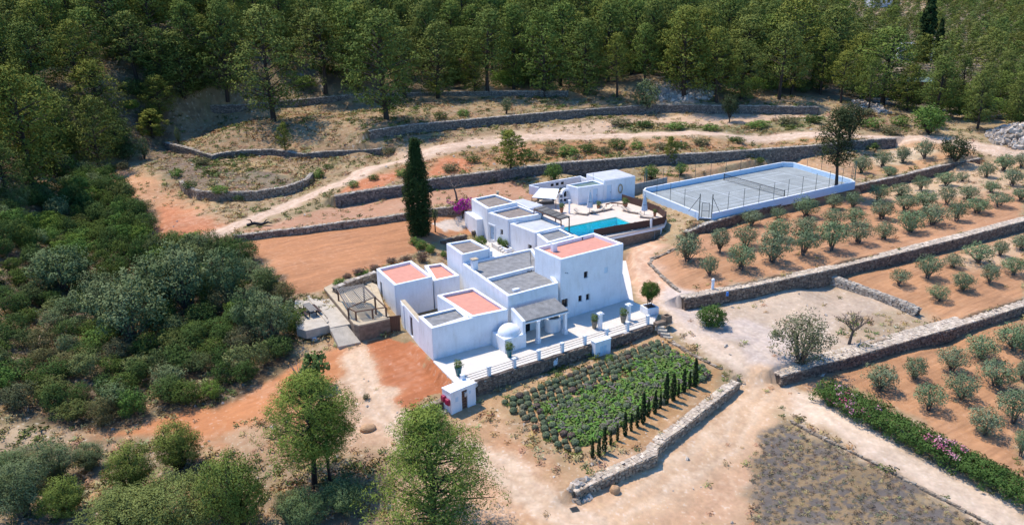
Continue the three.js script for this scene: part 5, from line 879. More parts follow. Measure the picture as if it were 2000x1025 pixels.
// ---------------------------------------------------------------- pine forest
const PINES = []; for (let k = 0; k < 9; k++) { const s = pineShape(100 + k * 13, { clumps: [84, 70, 96, 84, 62, 88, 100, 54, 78][k], per: 88, crownTop: [0.5, 0.1, 0.9, 0.5, -0.1, 0.7, 1.2, 0.2, 0.4][k], low: [0.1, 0.24, 0.06, 0.16, 0.3, 0.12, 0.05, 0.34, 0.14][k], width: [0.31, 0.29, 0.33, 0.29, 0.31, 0.32, 0.28, 0.3, 0.35][k] }); PINES.push([0, 1, 2, 3].map((j) => plantProto(s, LEAF[j]))); }
const R7 = rng(4242);
{
  const front = [[-59.54, -170.61, 21.3, 10.22], [-47.57, -159.77, 23.17, 13.86], [-33.33, -179.8, 18.81, 11.66], [-67.41, -172.65, 14.25, 8.87], [-86.52, -148.23, 13.14, 9.22], [-82.98, -161.87, 12.53, 9.15], [-76.04, -165.87, 14.21, 9.85], [-76.05, -148.96, 13.09, 10.2], [-79.54, -140.84, 9.84, 7.84], [-71.92, -144.28, 8.99, 7.69], [-70.85, -159.09, 3.81, 4.6], [-67.85, -168.57, 14.59, 10.09], [-71.48, -167.48, 13.11, 9.55], [-65.12, -172.59, 12.5, 8.89], [-70.65, -161.49, 8.99, 6.35], [-85.66, -137.01, 12.06, 7.95], [-78.23, -126.95, 11.41, 7.81], [-70.54, -108.47, 9.05, 5.89]]
    .concat([[-33.68, -178.65, 18.72, 9.28], [-24.15, -154.96, 21.46, 13.03], [-18.6, -188.87, 19.71, 9.78], [-7.7, -178.31, 12.18, 6.96], [-4.58, -178.1, 19.62, 11.58], [-12.5, -193.99, 11.59, 7.51], [12.05, -186.09, 19.47, 12.07], [2.44, -189.2, 18.77, 10.78], [22.45, -184.43, 18.29, 10.99], [16.1, -194.51, 15.18, 10.05], [37.87, -207.15, 11.77, 10.65], [38.45, -181.15, 15.58, 10.78]])
    .concat([[38.91, -183.21, 15.73, 10.89], [55.08, -207.08, 17.71, 12.28], [64.13, -186.12, 20.48, 15.97], [59.87, -188.15, 16.24, 12.21], [54.48, -186.46, 16.09, 11.62], [79.56, -201.4, 17.31, 13.55], [82.83, -177.15, 17.35, 13.93], [71.66, -190.9, 10.99, 9.91]]);
  front.sort((a, b) => a[0] / -a[1] - b[0] / -b[1]);
  const N = front.length;
  front.forEach(([x, z, h, w], i) => plant(PINES[(i * 5) % 9][(i * 3) % 4], 'pine_tree', i < N / 2 ? `${NTH[i]} pine from the left along the sunny front edge of the forest` : `${NTH[N - 1 - i]} pine from the right along the sunny front edge of the forest`, 'pine tree', x, z, h * 0.97, clamp(w / 0.56, h * 0.8, h * 1.35), R7() * 6.28));
  const open = [[-68.19, -102.36], [-68.39, -109.47], [-74.38, -130.81], [-68.34, -142.17], [-67.99, -156.99], [-70.07, -165.59], [-62.38, -171.03], [-47.3, -181.2], [-39.81, -176.48], [0.6, -177.76], [17.25, -174.68], [35.76, -172.62], [46.91, -168.82], [70.54, -176.91], [75.85, -167.85], [83.86, -164.17], [87.12, -156.18], [89.86, -150.09], [99.29, -153.11]].concat([[160, -100], [160, 0], [-160, 0], [-160, -110]]);
  const spots = [], taken = front.map(([x, z]) => [x, z]), gaps = [...[[224.41, -501.86], [198.07, -432.71], [138.08, -280], [107.27, -211.47], [106.74, -204.82], [100.22, -195.21]], ...[[111.46, -207.8], [144.8, -302.29]]];
  for (let z = -108; z > -640; z -= 3.4) for (let x = z * 0.72 - 12; x < -z * 0.72 + 12; x += 3.4) {
    const px = x + (R7() - 0.5) * 3.4, pz = z + (R7() - 0.5) * 3.4; if (inPoly(open, px, pz)) continue;
    const d = Math.hypot(px, pz), min = d < 260 ? 6.3 : 6.8; if (R7() < 0.06) continue; if (taken.some(([a, b]) => Math.abs(a - px) < min && Math.abs(b - pz) < min && Math.hypot(a - px, b - pz) < min)) continue;
    if (gaps.some(([a, b], i) => Math.hypot(a - px, b - pz) < [30, 26, 18, 10, 12, 16, 14, 14][i])) continue;
    taken.push([px, pz]); spots.push([px, pz, d]);
  }
  spots.sort((a, b) => a[2] - b[2]);
  const near = spots.slice(0, 235), far = spots.slice(235);
  const COLS = ['at the left edge of the picture', 'above the left thicket', 'above the wavy wall', 'above the round walled terrace', 'above the tall cypress', 'above the back wing', 'above the pool house', 'above the tennis court', 'above the upper olive grove', 'at the right edge of the picture'], ROWS = ['second row', 'third row', 'middle rows', 'rear rows', 'rearmost rows'];
  const cells = new Map(); near.forEach((q, i) => { const c = clamp(Math.floor((q[0] / -q[1] + 0.68) / 0.136), 0, 9), r = Math.min(4, Math.floor(i / near.length * 5)), key = c + '/' + r; q.push(key); if (!cells.has(key)) cells.set(key, []); cells.get(key).push(q); });
  for (const l of cells.values()) l.sort((p, q) => p[0] / -p[1] - q[0] / -q[1]);
  near.forEach((q, i) => { const [x, z, , key] = q, l = cells.get(key), [c, r] = key.split('/').map(Number), low = sstep(35, 110, x), h = (12.5 + R7() * 6.5) * (1 - 0.36 * low); plant(PINES[(R7() * PINES.length) | 0][(R7() * 4) | 0], 'pine_tree', `forest pine ${COLS[c]}, ${NTH[l.indexOf(q)]} from left in the ${ROWS[r]}`, 'pine tree', x, z, h, h * (0.85 + R7() * 0.35), R7() * 6.28, 'pines inside the forest'); });
  const lite = [0, 1, 2].map((k) => pineShape(300 + k, { clumps: 40, per: 34, leaf: 0.026, low: 0.12, width: 0.32 }).crown), lists = [[], [], []], col = new THREE.Color();
  far.forEach(([x, z], i) => { if (x > 60 && R7() < 0.12) return; const h = (9 + R7() * 5) * (1 - 0.25 * sstep(60, 140, x)), k = 0.75 + R7() * 0.5, w = h * (0.95 + R7() * 0.5); lists[i % 3].push([place(x, groundY(x, z) - 0.2, z, 0, R7() * 6.28, 0, w, h, w), col.clone().setRGB(k * (0.85 + R7() * 0.3), k, k * (0.85 + R7() * 0.3))]); });
  const wood = new THREE.Group(); wood.name = 'far_woodland'; scene.add(wood); tag(wood, 'distant woodland of pines covering the hills at the top', 'woodland', null, 'stuff');
  lists.forEach((l, i) => instances('crowns', lite[i], LEAF[0], l, wood));
}

// ---------------------------------------------------------------- olive groves
const OLIVES = []; for (let k = 0; k < 8; k++) { const s = bushShape(700 + k * 7, { trunks: 2 + (k & 1), low: 0.14 + 0.05 * (k % 3), clumps: 36 + k * 2, per: 66, gap: 0.22, w: 1.15, trunkR: 0.035 }); OLIVES.push([0, 1, 3].map((j) => plantProto(s, LEAF[j], M.greyBark))); }
function grove(list, where, group) {
  const big = group === 'olives in the upper grove' ? 1.04 : 1;
  list.map((p) => p).sort((a, b) => a[0] / -a[1] - b[0] / -b[1]).forEach(([x, z, h, w], i, all) => {
    const n = i < all.length / 2 ? `silvery olive, ${NTH[i]} from left` : `silvery olive, ${NTH[all.length - 1 - i]} from right`;
    plant(OLIVES[(i * 3 + all.length) % 8][i % 3], 'olive_tree', `${n} in ${where}`, 'olive tree', x, z, h * 0.96 * big, w * 1.06 * big, R7() * 6.28, group);
  });
}
grove([[21.65, -92.19, 3.73, 3.15], [23.31, -87.85, 2.73, 1.98], [27.43, -89.36, 3.26, 3.19], [31.93, -91.64, 4.09, 3.62], [36.5, -93.65, 3.89, 3.2], [40.47, -95.38, 3.94, 3.5], [45.26, -98.69, 3.38, 3.35], [49.52, -100.42, 2.6, 2.36], [54.19, -103.08, 3.35, 3.49], [58.97, -106.2, 3.14, 3.86], [62.99, -107.58, 3.17, 2.51], [67.77, -110.94, 2.37, 3.15], [72.42, -113.54, 2.41, 3.07], [77.34, -116.36, 2.15, 2.39]], 'front row of upper grove by the wall', 'olives in the upper grove');
grove([[26.09, -94.47, 3.27, 2.23], [30.16, -97, 2.94, 3.05], [35.27, -99.85, 3, 3.39], [39.46, -101.71, 2.77, 3.18], [45.25, -106.68, 2.59, 3.04], [48.5, -107.53, 2.46, 2.65], [53.3, -109.56, 2.94, 2.98], [58.06, -112.47, 2.85, 3.19], [61.26, -113.1, 3.01, 2.92], [65.7, -115.51, 3.06, 2.53], [70.3, -117.97, 2.34, 2.72], [75.81, -121.53, 1.92, 2.18], [81.59, -125.7, 3.12, 2.89]], 'middle row of upper grove', 'olives in the upper grove');
grove([[33.82, -106.92, 2.31, 2.63], [38.59, -110.12, 1.78, 2.28], [42.88, -110.98, 3.28, 3.15], [48.4, -114.88, 2.45, 2.37], [51.69, -115.7, 2.46, 2.38], [56.96, -118.88, 2.68, 3.05], [61.38, -121.19, 2.08, 2.64], [65.99, -123.96, 2.6, 2.53], [71.54, -127.01, 2.33, 3.08], [75.71, -129.64, 1.69, 1.98], [80.4, -131.01, 2.9, 2.33], [85.59, -134.8, 3.14, 3.08], [89.05, -135.81, 2.81, 2.06]], 'back row of upper grove below court wall', 'olives in the upper grove');
grove([[59.81, -132.59, 3.1, 2.69], [65.39, -136.83, 3.18, 2.94], [63.68, -130.36, 1.87, 2.48], [70.05, -139.45, 3.23, 2.46], [74.28, -140.3, 3.79, 3.01]], 'small plot right of the court', 'olives beside the tennis court');
grove([[45.9, -87.62, 2.23, 2.1], [50.05, -89.21, 3.13, 2.73], [54.6, -92.29, 2.05, 2.08], [48.52, -83.72, 2.03, 2.36], [52.45, -85.89, 2.43, 2.3], [58.62, -93.81, 2.86, 3.47], [56.52, -87.62, 2.71, 1.98], [62.81, -96.32, 2.25, 1.65], [60.99, -90.42, 2.39, 2.76], [66.76, -98.44, 2.15, 2.33]], 'orange plot beside the parking yard', 'olives in the middle plot');
grove([[34.67, -66.68, 2.81, 2.88], [38.74, -68.42, 2.54, 1.95], [43.1, -69.94, 2.69, 2.69], [47.5, -72.58, 2.75, 3.13], [51.68, -74.2, 2.92, 3.44], [37.64, -63.34, 2.71, 2.59], [41.53, -65.18, 2.75, 2.98], [46.07, -67.31, 2.87, 3.4], [40.64, -59.6, 2.6, 2.67], [44.24, -61.49, 3.41, 2.95], [42.04, -56.59, 2.58, 1.38], [49.36, -68.62, 2.14, 1.38]], 'lower right plot behind the hedge', 'olives in the lower plot');

// ---------------------------------------------------------------- thicket on the left
const dk = [[0.045, 0.078, 0.02], [0.095, 0.135, 0.035]], bright = [[0.075, 0.13, 0.025], [0.13, 0.2, 0.045]], greyg = [[0.1, 0.13, 0.05], [0.175, 0.205, 0.09]];
const BUSH = [[dk, 11], [dk, 12], [bright, 13], [greyg, 14], [[[0.065, 0.09, 0.03], [0.12, 0.14, 0.05]], 15], [[[0.08, 0.085, 0.04], [0.13, 0.125, 0.06]], 16]].map(([cols, s]) => { const q = bushShape(s, { cols, trunks: 0, low: 0.02, clumps: 44, per: 84, leaf: 0.025, cl: 0.155, gap: 0.3 }); return [0, 1, 2].map((j) => plantProto(q, LEAF[j])); });
const WILD = [0, 1].map((k) => { const q = bushShape(60 + k, { cols: greyg, trunks: 4, low: 0.1, clumps: 80, per: 80, leaf: 0.018, cl: 0.11, gap: 0.4, trunkR: 0.022 }); return plantProto(q, LEAF[k], M.greyBark); });
{
  const big = [[-36.34, -82.01, 10.06, 7.39], [-39.29, -82.56, 8.57, 6.58], [-39.84, -75.81, 9.51, 7.99], [-32.07, -83.51, 8.02, 5.19], [-24.64, -74.48, 6.89, 4.98], [-27.31, -75.57, 6.65, 3.98], [-45.56, -81.1, 7.25, 5.65], [-53.87, -89.09, 7.09, 7.34]], names = ['tall grey-green wild olive with bare stems at the thicket\'s right', 'grey-green wild olive left of the bare-stemmed one', 'broad grey-green wild olive in the middle of the thicket', 'pale grey-green wild olive at the thicket\'s upper right edge', 'grey-green wild olive by the picnic terrace', 'slim grey-green wild olive beside the picnic terrace one', 'dark grey-green wild olive deep in the thicket', 'bushy green wild olive in the thicket\'s upper part'];
  big.forEach(([x, z, h, w], i) => plant(WILD[i % 2], 'wild_olive', names[i], 'tree', x, z, h * 0.85, w * 1.15, i * 1.7));
  const edge = [[-68.17, -96.44], [-69.69, -112.09], [-69.88, -123.73], [-72.62, -133.87], [-65.99, -128.15], [-53.95, -114.16], [-50.03, -105.94], [-49.24, -102.63], [-40.52, -99.91], [-34.05, -96.38], [-25.4, -83.15], [-22.27, -76.9], [-22.53, -71.25], [-23.72, -68.07], [-27.32, -65.5], [-31.66, -64.32], [-35.77, -62.44], [-39.35, -61.89], [-43.81, -63.63], [-48.37, -62.36]], used = big.map(([x, z]) => [x, z]);
  let n = 0; const thick = []; const xs = edge.map((p) => p[0]), zs = edge.map((p) => p[1]);
  for (let t = 0; t < 9000 && n < 235; t++) {
    const x = lerp(Math.min(...xs), Math.max(...xs), R7()), z = lerp(Math.min(...zs), Math.max(...zs), R7()); if (!inPoly(edge, x, z)) continue;
    const d = 1.75 + R7() * 0.5; if (used.some(([a, b]) => Math.hypot(a - x, b - z) < d)) continue; used.push([x, z]); n++;
    const u = R7(), k = z < -92 ? (u < 0.5 ? 0 : u < 0.75 ? 2 : u < 0.85 ? 3 : 4) : (u < 0.3 ? 0 : u < 0.55 ? 1 : u < 0.64 ? 2 : u < 0.74 ? 3 : u < 0.93 ? 4 : 5), h = (z < -92 ? 2.4 : 1.6) + R7() * 1.6, w = 2.4 + R7() * 1.8;
    thick.push([x, z, k, h, w, (R7() * 3) | 0, R7() * 6.28]);
  }
  const cell = (q) => clamp(Math.floor((q[0] / -q[1] + 0.66) / 0.075), 0, 5) + '/' + clamp(Math.floor((-q[1] - 62) / 8), 0, 5), groups = new Map(); thick.sort((p, q) => p[0] / -p[1] - q[0] / -q[1]); for (const q of thick) { const key = cell(q) + q[2]; if (!groups.has(key)) groups.set(key, []); groups.get(key).push(q); }
  for (const q of thick) { const l = groups.get(cell(q) + q[2]), [c, r] = cell(q).split('/').map(Number); plant(BUSH[q[2]][q[5]], 'thicket_shrub', `${['dark green mastic', 'deep green dense', 'bright green', 'grey-green', 'mid-green', 'olive-brown dry'][q[2]]} shrub, ${NTH[l.indexOf(q)]} from left ${['at left edge', 'in left part', 'left of middle', 'in the middle', 'right of middle', 'at right edge'][c]} of thicket, ${['lowest', 'lower', 'mid-low', 'mid-high', 'upper', 'topmost'][r]} band`, 'shrub', q[0], q[1], q[3], q[4], q[6], 'shrubs in the thicket'); }
}

// undergrowth along the forest's front
{
  const spots = [[-74.68, -158.13, 2.5, 3.72], [-73.61, -162.77, 3.84, 4.66], [-72.13, -166.98, 4.79, 5.63], [-70.33, -169.36, 4.4, 5.69], [-68.22, -170.97, 3.55, 4.85], [-66.17, -170.37, 3.56, 4.42], [-72.82, -146.66, 4.74, 5.84], [-69.92, -143.82, 4.3, 4.99], [-73.57, -143.02, 5.81, 6.09], [-76.41, -143.2, 6.17, 6.46], [-77.75, -139.61, 5.66, 5.95], [-79.93, -138.52, 6.35, 6.63], [-74.7, -130.34, 4.64, 5.25], [-71.06, -158.01, 4.63, 4.99], [-78.22, -130.9, 5.35, 5.61], [-75.18, -161.91, 4.66, 5.47], [-63.44, -171.67, 3.13, 4], [-65.15, -173.01, 4.02, 5.34], [-70.13, -172.69, 4.89, 5.75], [-75.24, -169.92, 5.69, 6.54], [-45.28, -178.89, 3.74, 5.1], [-40.96, -183.5, 3.81, 5.21]]
    .concat([[-13.82, -190.44, 3.48, 4.93], [-10.92, -192.08, 3.5, 5.46], [-1.92, -182.35, 5.25, 6.15], [0.96, -186.99, 4.88, 6.3], [4.44, -190.57, 5.47, 6.91], [9.05, -194.24, 4.55, 6.02], [16.59, -188.39, 3.93, 5.37], [19.57, -189.01, 3.94, 5.38], [30.5, -203.7, 4.75, 5.78], [35.05, -206.12, 4.79, 5.83], [-24.07, -181.73, 3.8, 4.71], [-17.53, -182.12, 2.86, 3.78], [27.67, -206.42, 4.27, 5.31]])
    .concat([[47.56, -205.6, 4.27, 5.83], [50.42, -204.16, 4.77, 6.32], [52.47, -188.07, 4.42, 5.85], [54.27, -178.81, 4.7, 5.59], [58.37, -179.96, 5.2, 6.1], [66.16, -182.02, 3.83, 5.69], [70.71, -185.35, 4.38, 6.27], [77.77, -193.74, 5.58, 7.55], [78.82, -183.54, 5.32, 6.71], [81.68, -181.07, 5.26, 6.63], [86.79, -179.56, 5.71, 7.06], [90.42, -179.12, 5.7, 7.52], [93.44, -177.55, 6.13, 7.93], [95.42, -174.2, 6.48, 8.24], [92.32, -163.41, 5.67, 7.32], [95.47, -162.87, 5.65, 7.3], [98.33, -161.91, 5.61, 7.26], [100.94, -160.62, 5.57, 7.2], [99.69, -154.33, 5.37, 6.53], [82.38, -156.31, 5.03, 6.2], [107.61, -182.85, 6.78, 8.15], [111.86, -182.08, 6.74, 8.11], [106.15, -192.86, 6.61, 8.07], [103.85, -200.61, 6.33, 7.85], [97.22, -202.26, 5.84, 7.38]]);
  spots.sort((a, b) => a[0] / -a[1] - b[0] / -b[1]);
  const at = ['below the far left pines', 'below the left pines', 'under the pines above the house', 'under the pines right of the middle', 'at the forest edge on the right', 'in the green hollow at the far right'], six = (i) => Math.min(5, Math.floor(i / spots.length * 6));
  spots.forEach(([x, z, h, w], i) => { let first = 0; while (six(first) < six(i)) first++; plant(BUSH[[0, 4, 2, 0, 4, 1][i % 6]][i % 3], 'forest_shrub', `${['dark green', 'mid-green', 'bright green', 'dark green', 'mid-green', 'deep green'][i % 6]} shrub ${at[six(i)]}, ${NTH[i - first]} from left there`, 'shrub', x, z, h * 0.85, w * 1.1, i, 'shrubs along the forest edge'); });
}

// ---------------------------------------------------------------- trees and shrubs near the camera
{
  const near = { clumps: 165, per: 230, leaf: 0.0095, aspect: 0.28, low: 0.16, width: 0.33, cols: [[0.095, 0.14, 0.022], [0.215, 0.26, 0.05]], crownTop: 0.2 };
  const a = plantProto(pineShape(901, { ...near, low: 0.3, clumps: 150, width: 0.36, crownTop: 0.8 }), LEAF[0]), b = plantProto(pineShape(907, { ...near, low: 0.12, width: 0.34, crownTop: -0.3 }), LEAF[0]), c = plantProto(pineShape(911, { ...near, low: 0.36, clumps: 100, width: 0.32 }), LEAF[2]);
  for (const [proto, name, label, list] of [
    [a, 'pine_tree', 'sunlit young pine at the bottom left of centre, its twin trunk behind', [[-15.67, -52.67, 9.87, 6.14]]], [c, 'pine_tree', 'slimmer young pine close beside the sunlit one at bottom left of centre', [[-14.42, -52.68, 7.59, 3.8]]], [b, 'pine_tree', 'big bushy pine at the bottom edge below the meter shed', [[-5.95, -46.83, 11.03, 7.6]]],
  ]) plant(proto, name, label, 'pine tree', list[0][0], list[0][1], list[0][2] * 0.98, list[0][3] / 0.58, 1 + name.length);
  const young = bushShape(31, { cols: [[0.105, 0.135, 0.025], [0.22, 0.245, 0.055]], trunks: 2, low: 0.06, clumps: 80, per: 260, leaf: 0.0135, cl: 0.13, gap: 0.25 }), young2 = bushShape(37, { cols: [[0.11, 0.135, 0.035], [0.19, 0.21, 0.06]], trunks: 0, low: 0.0, clumps: 80, per: 280, leaf: 0.0125, cl: 0.14, gap: 0.1 }), greyBush = bushShape(41, { cols: greyg, trunks: 2, low: 0.05, clumps: 70, per: 230, leaf: 0.0135, cl: 0.13, gap: 0.35 });
  const Y = [plantProto(young, LEAF[0]), plantProto(young, LEAF[1]), plantProto(young2, LEAF[0]), plantProto(greyBush, LEAF[0], M.greyBark), plantProto(greyBush, LEAF[3], M.greyBark)];
  const items = [[-29.94, -52.82, 5.36, 3.97], [-27.5, -55.92, 5.02, 4.15], [-20.26, -48.05, 7.9, 4.91], [-24.6, -48.28, 5.51, 6.85], [-27.87, -47.62, 4.93, 6.23], [-36.87, -54.45, 4.5, 4.06], [-36.98, -49.93, 5.9, 4.63], [-35.09, -56.31, 2.84, 2.94], [-15.31, -48.53, 3.58, 3.57], [-12.79, -49.76, 3.46, 3.64], [-33.91, -50.15, 3.82, 3.67], [-40.13, -54.77, 2.92, 3.62], [-16.75, -48.8, 3.24, 2.34], [-29.54, -49.5, 3.34, 3.35], [-39.75, -52.35, 4.18, 3.49]];
  const info = [[0, 'yellow-green young tree at bottom left, left of the taller pair'], [0, 'yellow-green young tree just below the thicket at bottom left'], [1, 'larger yellow-green tree at the bottom edge beside the orange bank'], [2, 'soft light green bush filling the bottom edge left of the young tree'], [2, 'soft light green bush at the bottom edge, the left one of two'], [3, 'grey-green bush with a leaning bare stem at bottom left'], [3, 'broad grey-green bush in the bottom left corner area'], [3, 'small grey-green bush between the leaning stem and the young tree'], [4, 'dark shaded bush at the foot of the sunlit young pine'], [4, 'dark shaded bush right of the sunlit young pine\'s trunk'], [1, 'low dark green bush near the bottom left corner'], [3, 'small grey bush at the left edge below the thicket'], [3, 'dry grey bush left of the young pine\'s foot'], [3, 'low grey-green bush behind the light green bushes'], [4, 'green bush cut by the left edge at the bottom']];
  items.forEach(([x, z, h, w], i) => plant(Y[info[i][0]], 'bush', info[i][1], 'bush', x, z, h * 0.85, w * 1.05, i * 1.3));
  // dead grey tree and fig sapling behind the young pine
  const D = [[-19.99, -66.48, 2.98, 1.58]][0], r = rng(55); const t = thing('dead_tree', 'small pale dead tree with twisted bare branches above the young pine', 'tree', [D[0], groundY(D[0], D[1]), D[1]]); const g = [limb([[0, -0.1, 0], [0.05, 0.8, 0], [-0.05, 1.5, 0.05]], [0.16, 0.13, 0.1])];
  for (let k = 0; k < 16; k++) { const a = k * 2.4, e = 0.5 + r() * 0.9; g.push(limb([[-0.03, 1.0 + (k % 4) * 0.15, 0.03], [Math.cos(a) * e * 0.5, 1.7 + r() * 0.4, Math.sin(a) * e * 0.5], [Math.cos(a) * e, 1.9 + r() * 1.0, Math.sin(a) * e]], [0.06, 0.035, 0.012], 5)); } part('trunk', merge(g.map((q) => q.toNonIndexed())), mat(0x8d8880, 0.5, 1), t);
  const fig = plantProto(bushShape(77, { cols: [[0.1, 0.15, 0.04], [0.16, 0.2, 0.06]], low: 0.3, clumps: 26, per: 36, leaf: 0.05, aspect: 0.8, cl: 0.12, trunks: 2 }), LEAF[0]); const f = [[-18.6, -66.76, 3.78, 3]][0]; plant(fig, 'fig_sapling', 'leafy light green sapling beside the pale dead tree', 'tree', f[0], f[1], f[2], f[3], 0);
}
// ---------------------------------------------------------------- singular trees
{
  const cyp = plantProto(cypressShape(21, 0.275, 240, 130, 0.01, [[0.018, 0.034, 0.01], [0.04, 0.062, 0.018]]), LEAF[0]); const [[x, z]] = [[-12.57, -103.53]]; plant(cyp, 'cypress', 'tall dark cypress standing alone beside the house', 'cypress', x, z, 13.1, 13.3, 0.3);
  const far = plantProto(cypressShape(22, 0.24, 50, 60, 0.03), LEAF[0]); for (const [p, h, l] of [[[[128.24, -252.15]][0], 21, 'dark cypress far off among the trees beside the distant white building'], [[[140.19, -266.93]][0], 13, 'smaller dark cypress right of the taller distant one']]) plant(far, 'cypress', l, 'cypress', p[0], p[1], h, h, 0);
  const mid = [[[51, -121.28, 13.66, 4.99]], [[62.81, -145.75, 7.22, 4.73]], [[44.55, -161.22, 5.89, 3.73]], [[29.28, -170.88, 7.75, 5.47]], [[27.96, -136.77, 5.29, 2.14]], [[0.08, -128.79, 6.76, 4.73]], [[7.17, -127.04, 3.45, 3.01]], [[78.48, -137.93, 5.53, 5.24]], [[-41.41, -145.03, 5.76, 2.45]], [[-69.84, -155.05, 6.09, 5.2]], [[80.03, -150.86, 5.95, 5.86]], [[23.24, -128.39, 2.61, 2.88]], [[-0.55, -162.53, 3.58, 2.08]], [[-67.69, -145.49, 4.44, 2.08]], [[-65.31, -155.75, 3.68, 1.21]], [[28.53, -130.29, 2.29, 2.23]], [[-73.62, -126.42, 5.08, 4.98]]].flat();
  const kinds = [['slim_tree', 'tall slim dark tree with bare lower trunk at the corner of the tennis court'], ['slim_tree', 'dark tree behind the tall slim court tree, on the upper terrace'], ['small_tree', 'small round dark tree standing alone on the terrace below the forest, right of centre'], ['small_tree', 'loose grey-green tree at the edge of the rubble slope'], ['small_tree', 'small conical dark green tree above the long wall near the court'], ['small_tree', 'bushy upright dark tree on the bank above the long wall'], ['small_tree', 'bright green leafy tree behind the pool house yard'], ['small_tree', 'broad dark tree at the end of the wall right of the tennis court'], ['small_tree', 'young thin pine on the terrace above the wavy wall'], ['small_tree', 'small bright pine by the edge of the left forest'], ['small_tree', 'green round tree beside the track at the right'], ['small_tree', 'small bright bush tree behind the tennis court\'s left corner'], ['small_tree', 'thin grey-green shrub in front of the shaded pines'], ['small_tree', 'blue-grey shrub at the left end of the wavy wall'], ['small_tree', 'thin dry conical shrub at the end of the wavy wall'], ['small_tree', 'low green bush behind the tennis court'], ['small_tree', 'green shrub at the left forest\'s edge']];
  const dense = bushShape(84, { cols: [[0.03, 0.042, 0.018], [0.06, 0.075, 0.032]], trunks: 1, low: 0.28, clumps: 46, per: 60, leaf: 0.03, cl: 0.14, gap: 0.15, trunkR: 0.035 }), pineS = pineShape(95, { clumps: 60, per: 60, leaf: 0.025, low: 0.12, width: 0.3 }), lime = bushShape(86, { cols: bright, trunks: 1, low: 0.1, clumps: 34, per: 60, leaf: 0.035, cl: 0.17 }), tall = pineShape(96, { clumps: 90, per: 70, leaf: 0.014, low: 0.34, width: 0.22, cols: [[0.03, 0.04, 0.015], [0.06, 0.072, 0.028]] });
  const P = { d: plantProto(dense, LEAF[0]), g: plantProto(bushShape(88, { cols: greyg, trunks: 2, low: 0.1, clumps: 34, per: 50, leaf: 0.035 }), LEAF[0]), p: plantProto(pineS, LEAF[2]), l: plantProto(lime, LEAF[0]), t: plantProto(tall, LEAF[0]) };
  const pick = 'tddgppldpplbgggld'.replace('b', 'l');
  mid.forEach(([x, z, h, w], i) => plant(P[pick[i]], kinds[i][0], kinds[i][1], 'tree', x, z, h * 0.95, pick[i] === 't' ? w / 0.4 : pick[i] === 'p' ? w / 0.55 : w * 1.1, i));
  // loose round tree and bare tree on the parking yard
  const loose = plantProto(bushShape(91, { cols: [[0.1, 0.105, 0.05], [0.16, 0.16, 0.085]], trunks: 4, low: 0.04, trunkR: 0.025, clumps: 70, per: 50, leaf: 0.022, cl: 0.13, gap: 0.45, aspect: 0.45 }), LEAF[0], M.greyBark); const a = [[28.12, -69.97, 6.43, 6.74]][0]; plant(loose, 'carob_tree', 'loose-crowned pale green tree at the edge of the parking yard', 'tree', a[0], a[1], a[2] * 0.85, a[3] * 1.05, 0.5);
  const b = [[34.44, -73.79, 5.05, 3.4]][0], r = rng(66), t = thing('bare_tree', 'bare dark-branched tree without leaves on the parking yard', 'tree', [b[0], groundY(b[0], b[1]), b[1]]), g = [limb([[0, -0.1, 0], [0.12, 0.8, 0], [0.25, 1.5, 0]], [0.17, 0.14, 0.12])];
  const grow = (p, d, len, rad, n) => { const q = [p[0] + d[0] * len, p[1] + d[1] * len, p[2] + d[2] * len], m = [lerp(p[0], q[0], 0.5) + (r() - 0.5) * 0.1, lerp(p[1], q[1], 0.5) + 0.05, lerp(p[2], q[2], 0.5) + (r() - 0.5) * 0.1]; g.push(limb([p, m, q], [rad, rad * 0.8, rad * 0.6], 5)); if (n) for (let k = 0; k < 3; k++) grow(q, [d[0] * 0.6 + (r() - 0.5) * 1.3, d[1] * 0.6 + 0.1 + r() * 0.4, d[2] * 0.6 + (r() - 0.5) * 1.3], len * (0.6 + r() * 0.2), rad * 0.55, n - 1); };
  for (let k = 0; k < 5; k++) grow([0.25, 1.4, 0], [Math.cos(k * 1.26) * 0.75, 0.65, Math.sin(k * 1.26) * 0.75], 0.9, 0.09, 3); part('trunk', merge(g.map((q) => q.toNonIndexed())), mat(0x5a5047, 0.5, 1), t);
  // clipped round tree in its planter
  const ball = bushShape(93, { cols: [[0.05, 0.085, 0.015], [0.1, 0.14, 0.03]], trunks: 2, low: 0.36, w: 0.85, clumps: 90, per: 110, leaf: 0.022, cl: 0.12, gap: 0, trunkR: 0.018 }); const p = [14.86, -79.62]; plant(plantProto(ball, LEAF[0]), 'clipped_tree', 'clipped round-headed tree growing in the white planter', 'tree', p[0], p[1], 2.95, 2.75, 0, null, 0.62);
  const ol = bushShape(97, { cols: [[0.045, 0.085, 0.02], [0.085, 0.14, 0.03]], trunks: 0, low: 0, clumps: 56, per: 90, leaf: 0.03, cl: 0.15, gap: 0.05 }), o = [[21.28, -77.84, 2.91, 3.18]][0]; plant(plantProto(ol, LEAF[0]), 'oleander_bush', 'round dense green oleander bush beside the drive', 'bush', o[0], o[1], o[2] * 0.85, o[3] * 1.08, 0);
  // bougainvillea over the wing's end wall, bare tree behind it
  const L = new Leaves(8), q = rng(8); for (let k = 0; k < 46; k++) { const a1 = q() * 6.28, rr = Math.sqrt(q()) * 2.1; L.clump(Math.cos(a1) * rr * 1.15, 2.9 + (q() - 0.4) * 1.6 - (q() < 0.2 ? 0.8 : 0), Math.sin(a1) * rr * 0.7, 0.42, 0.36, 0.42, 52, 0.085, q() < 0.86 ? mixc([0.3, 0.012, 0.2], [0.5, 0.04, 0.34], q()) : [0.07, 0.09, 0.03], 0.8, 0, 2.4, 0); }
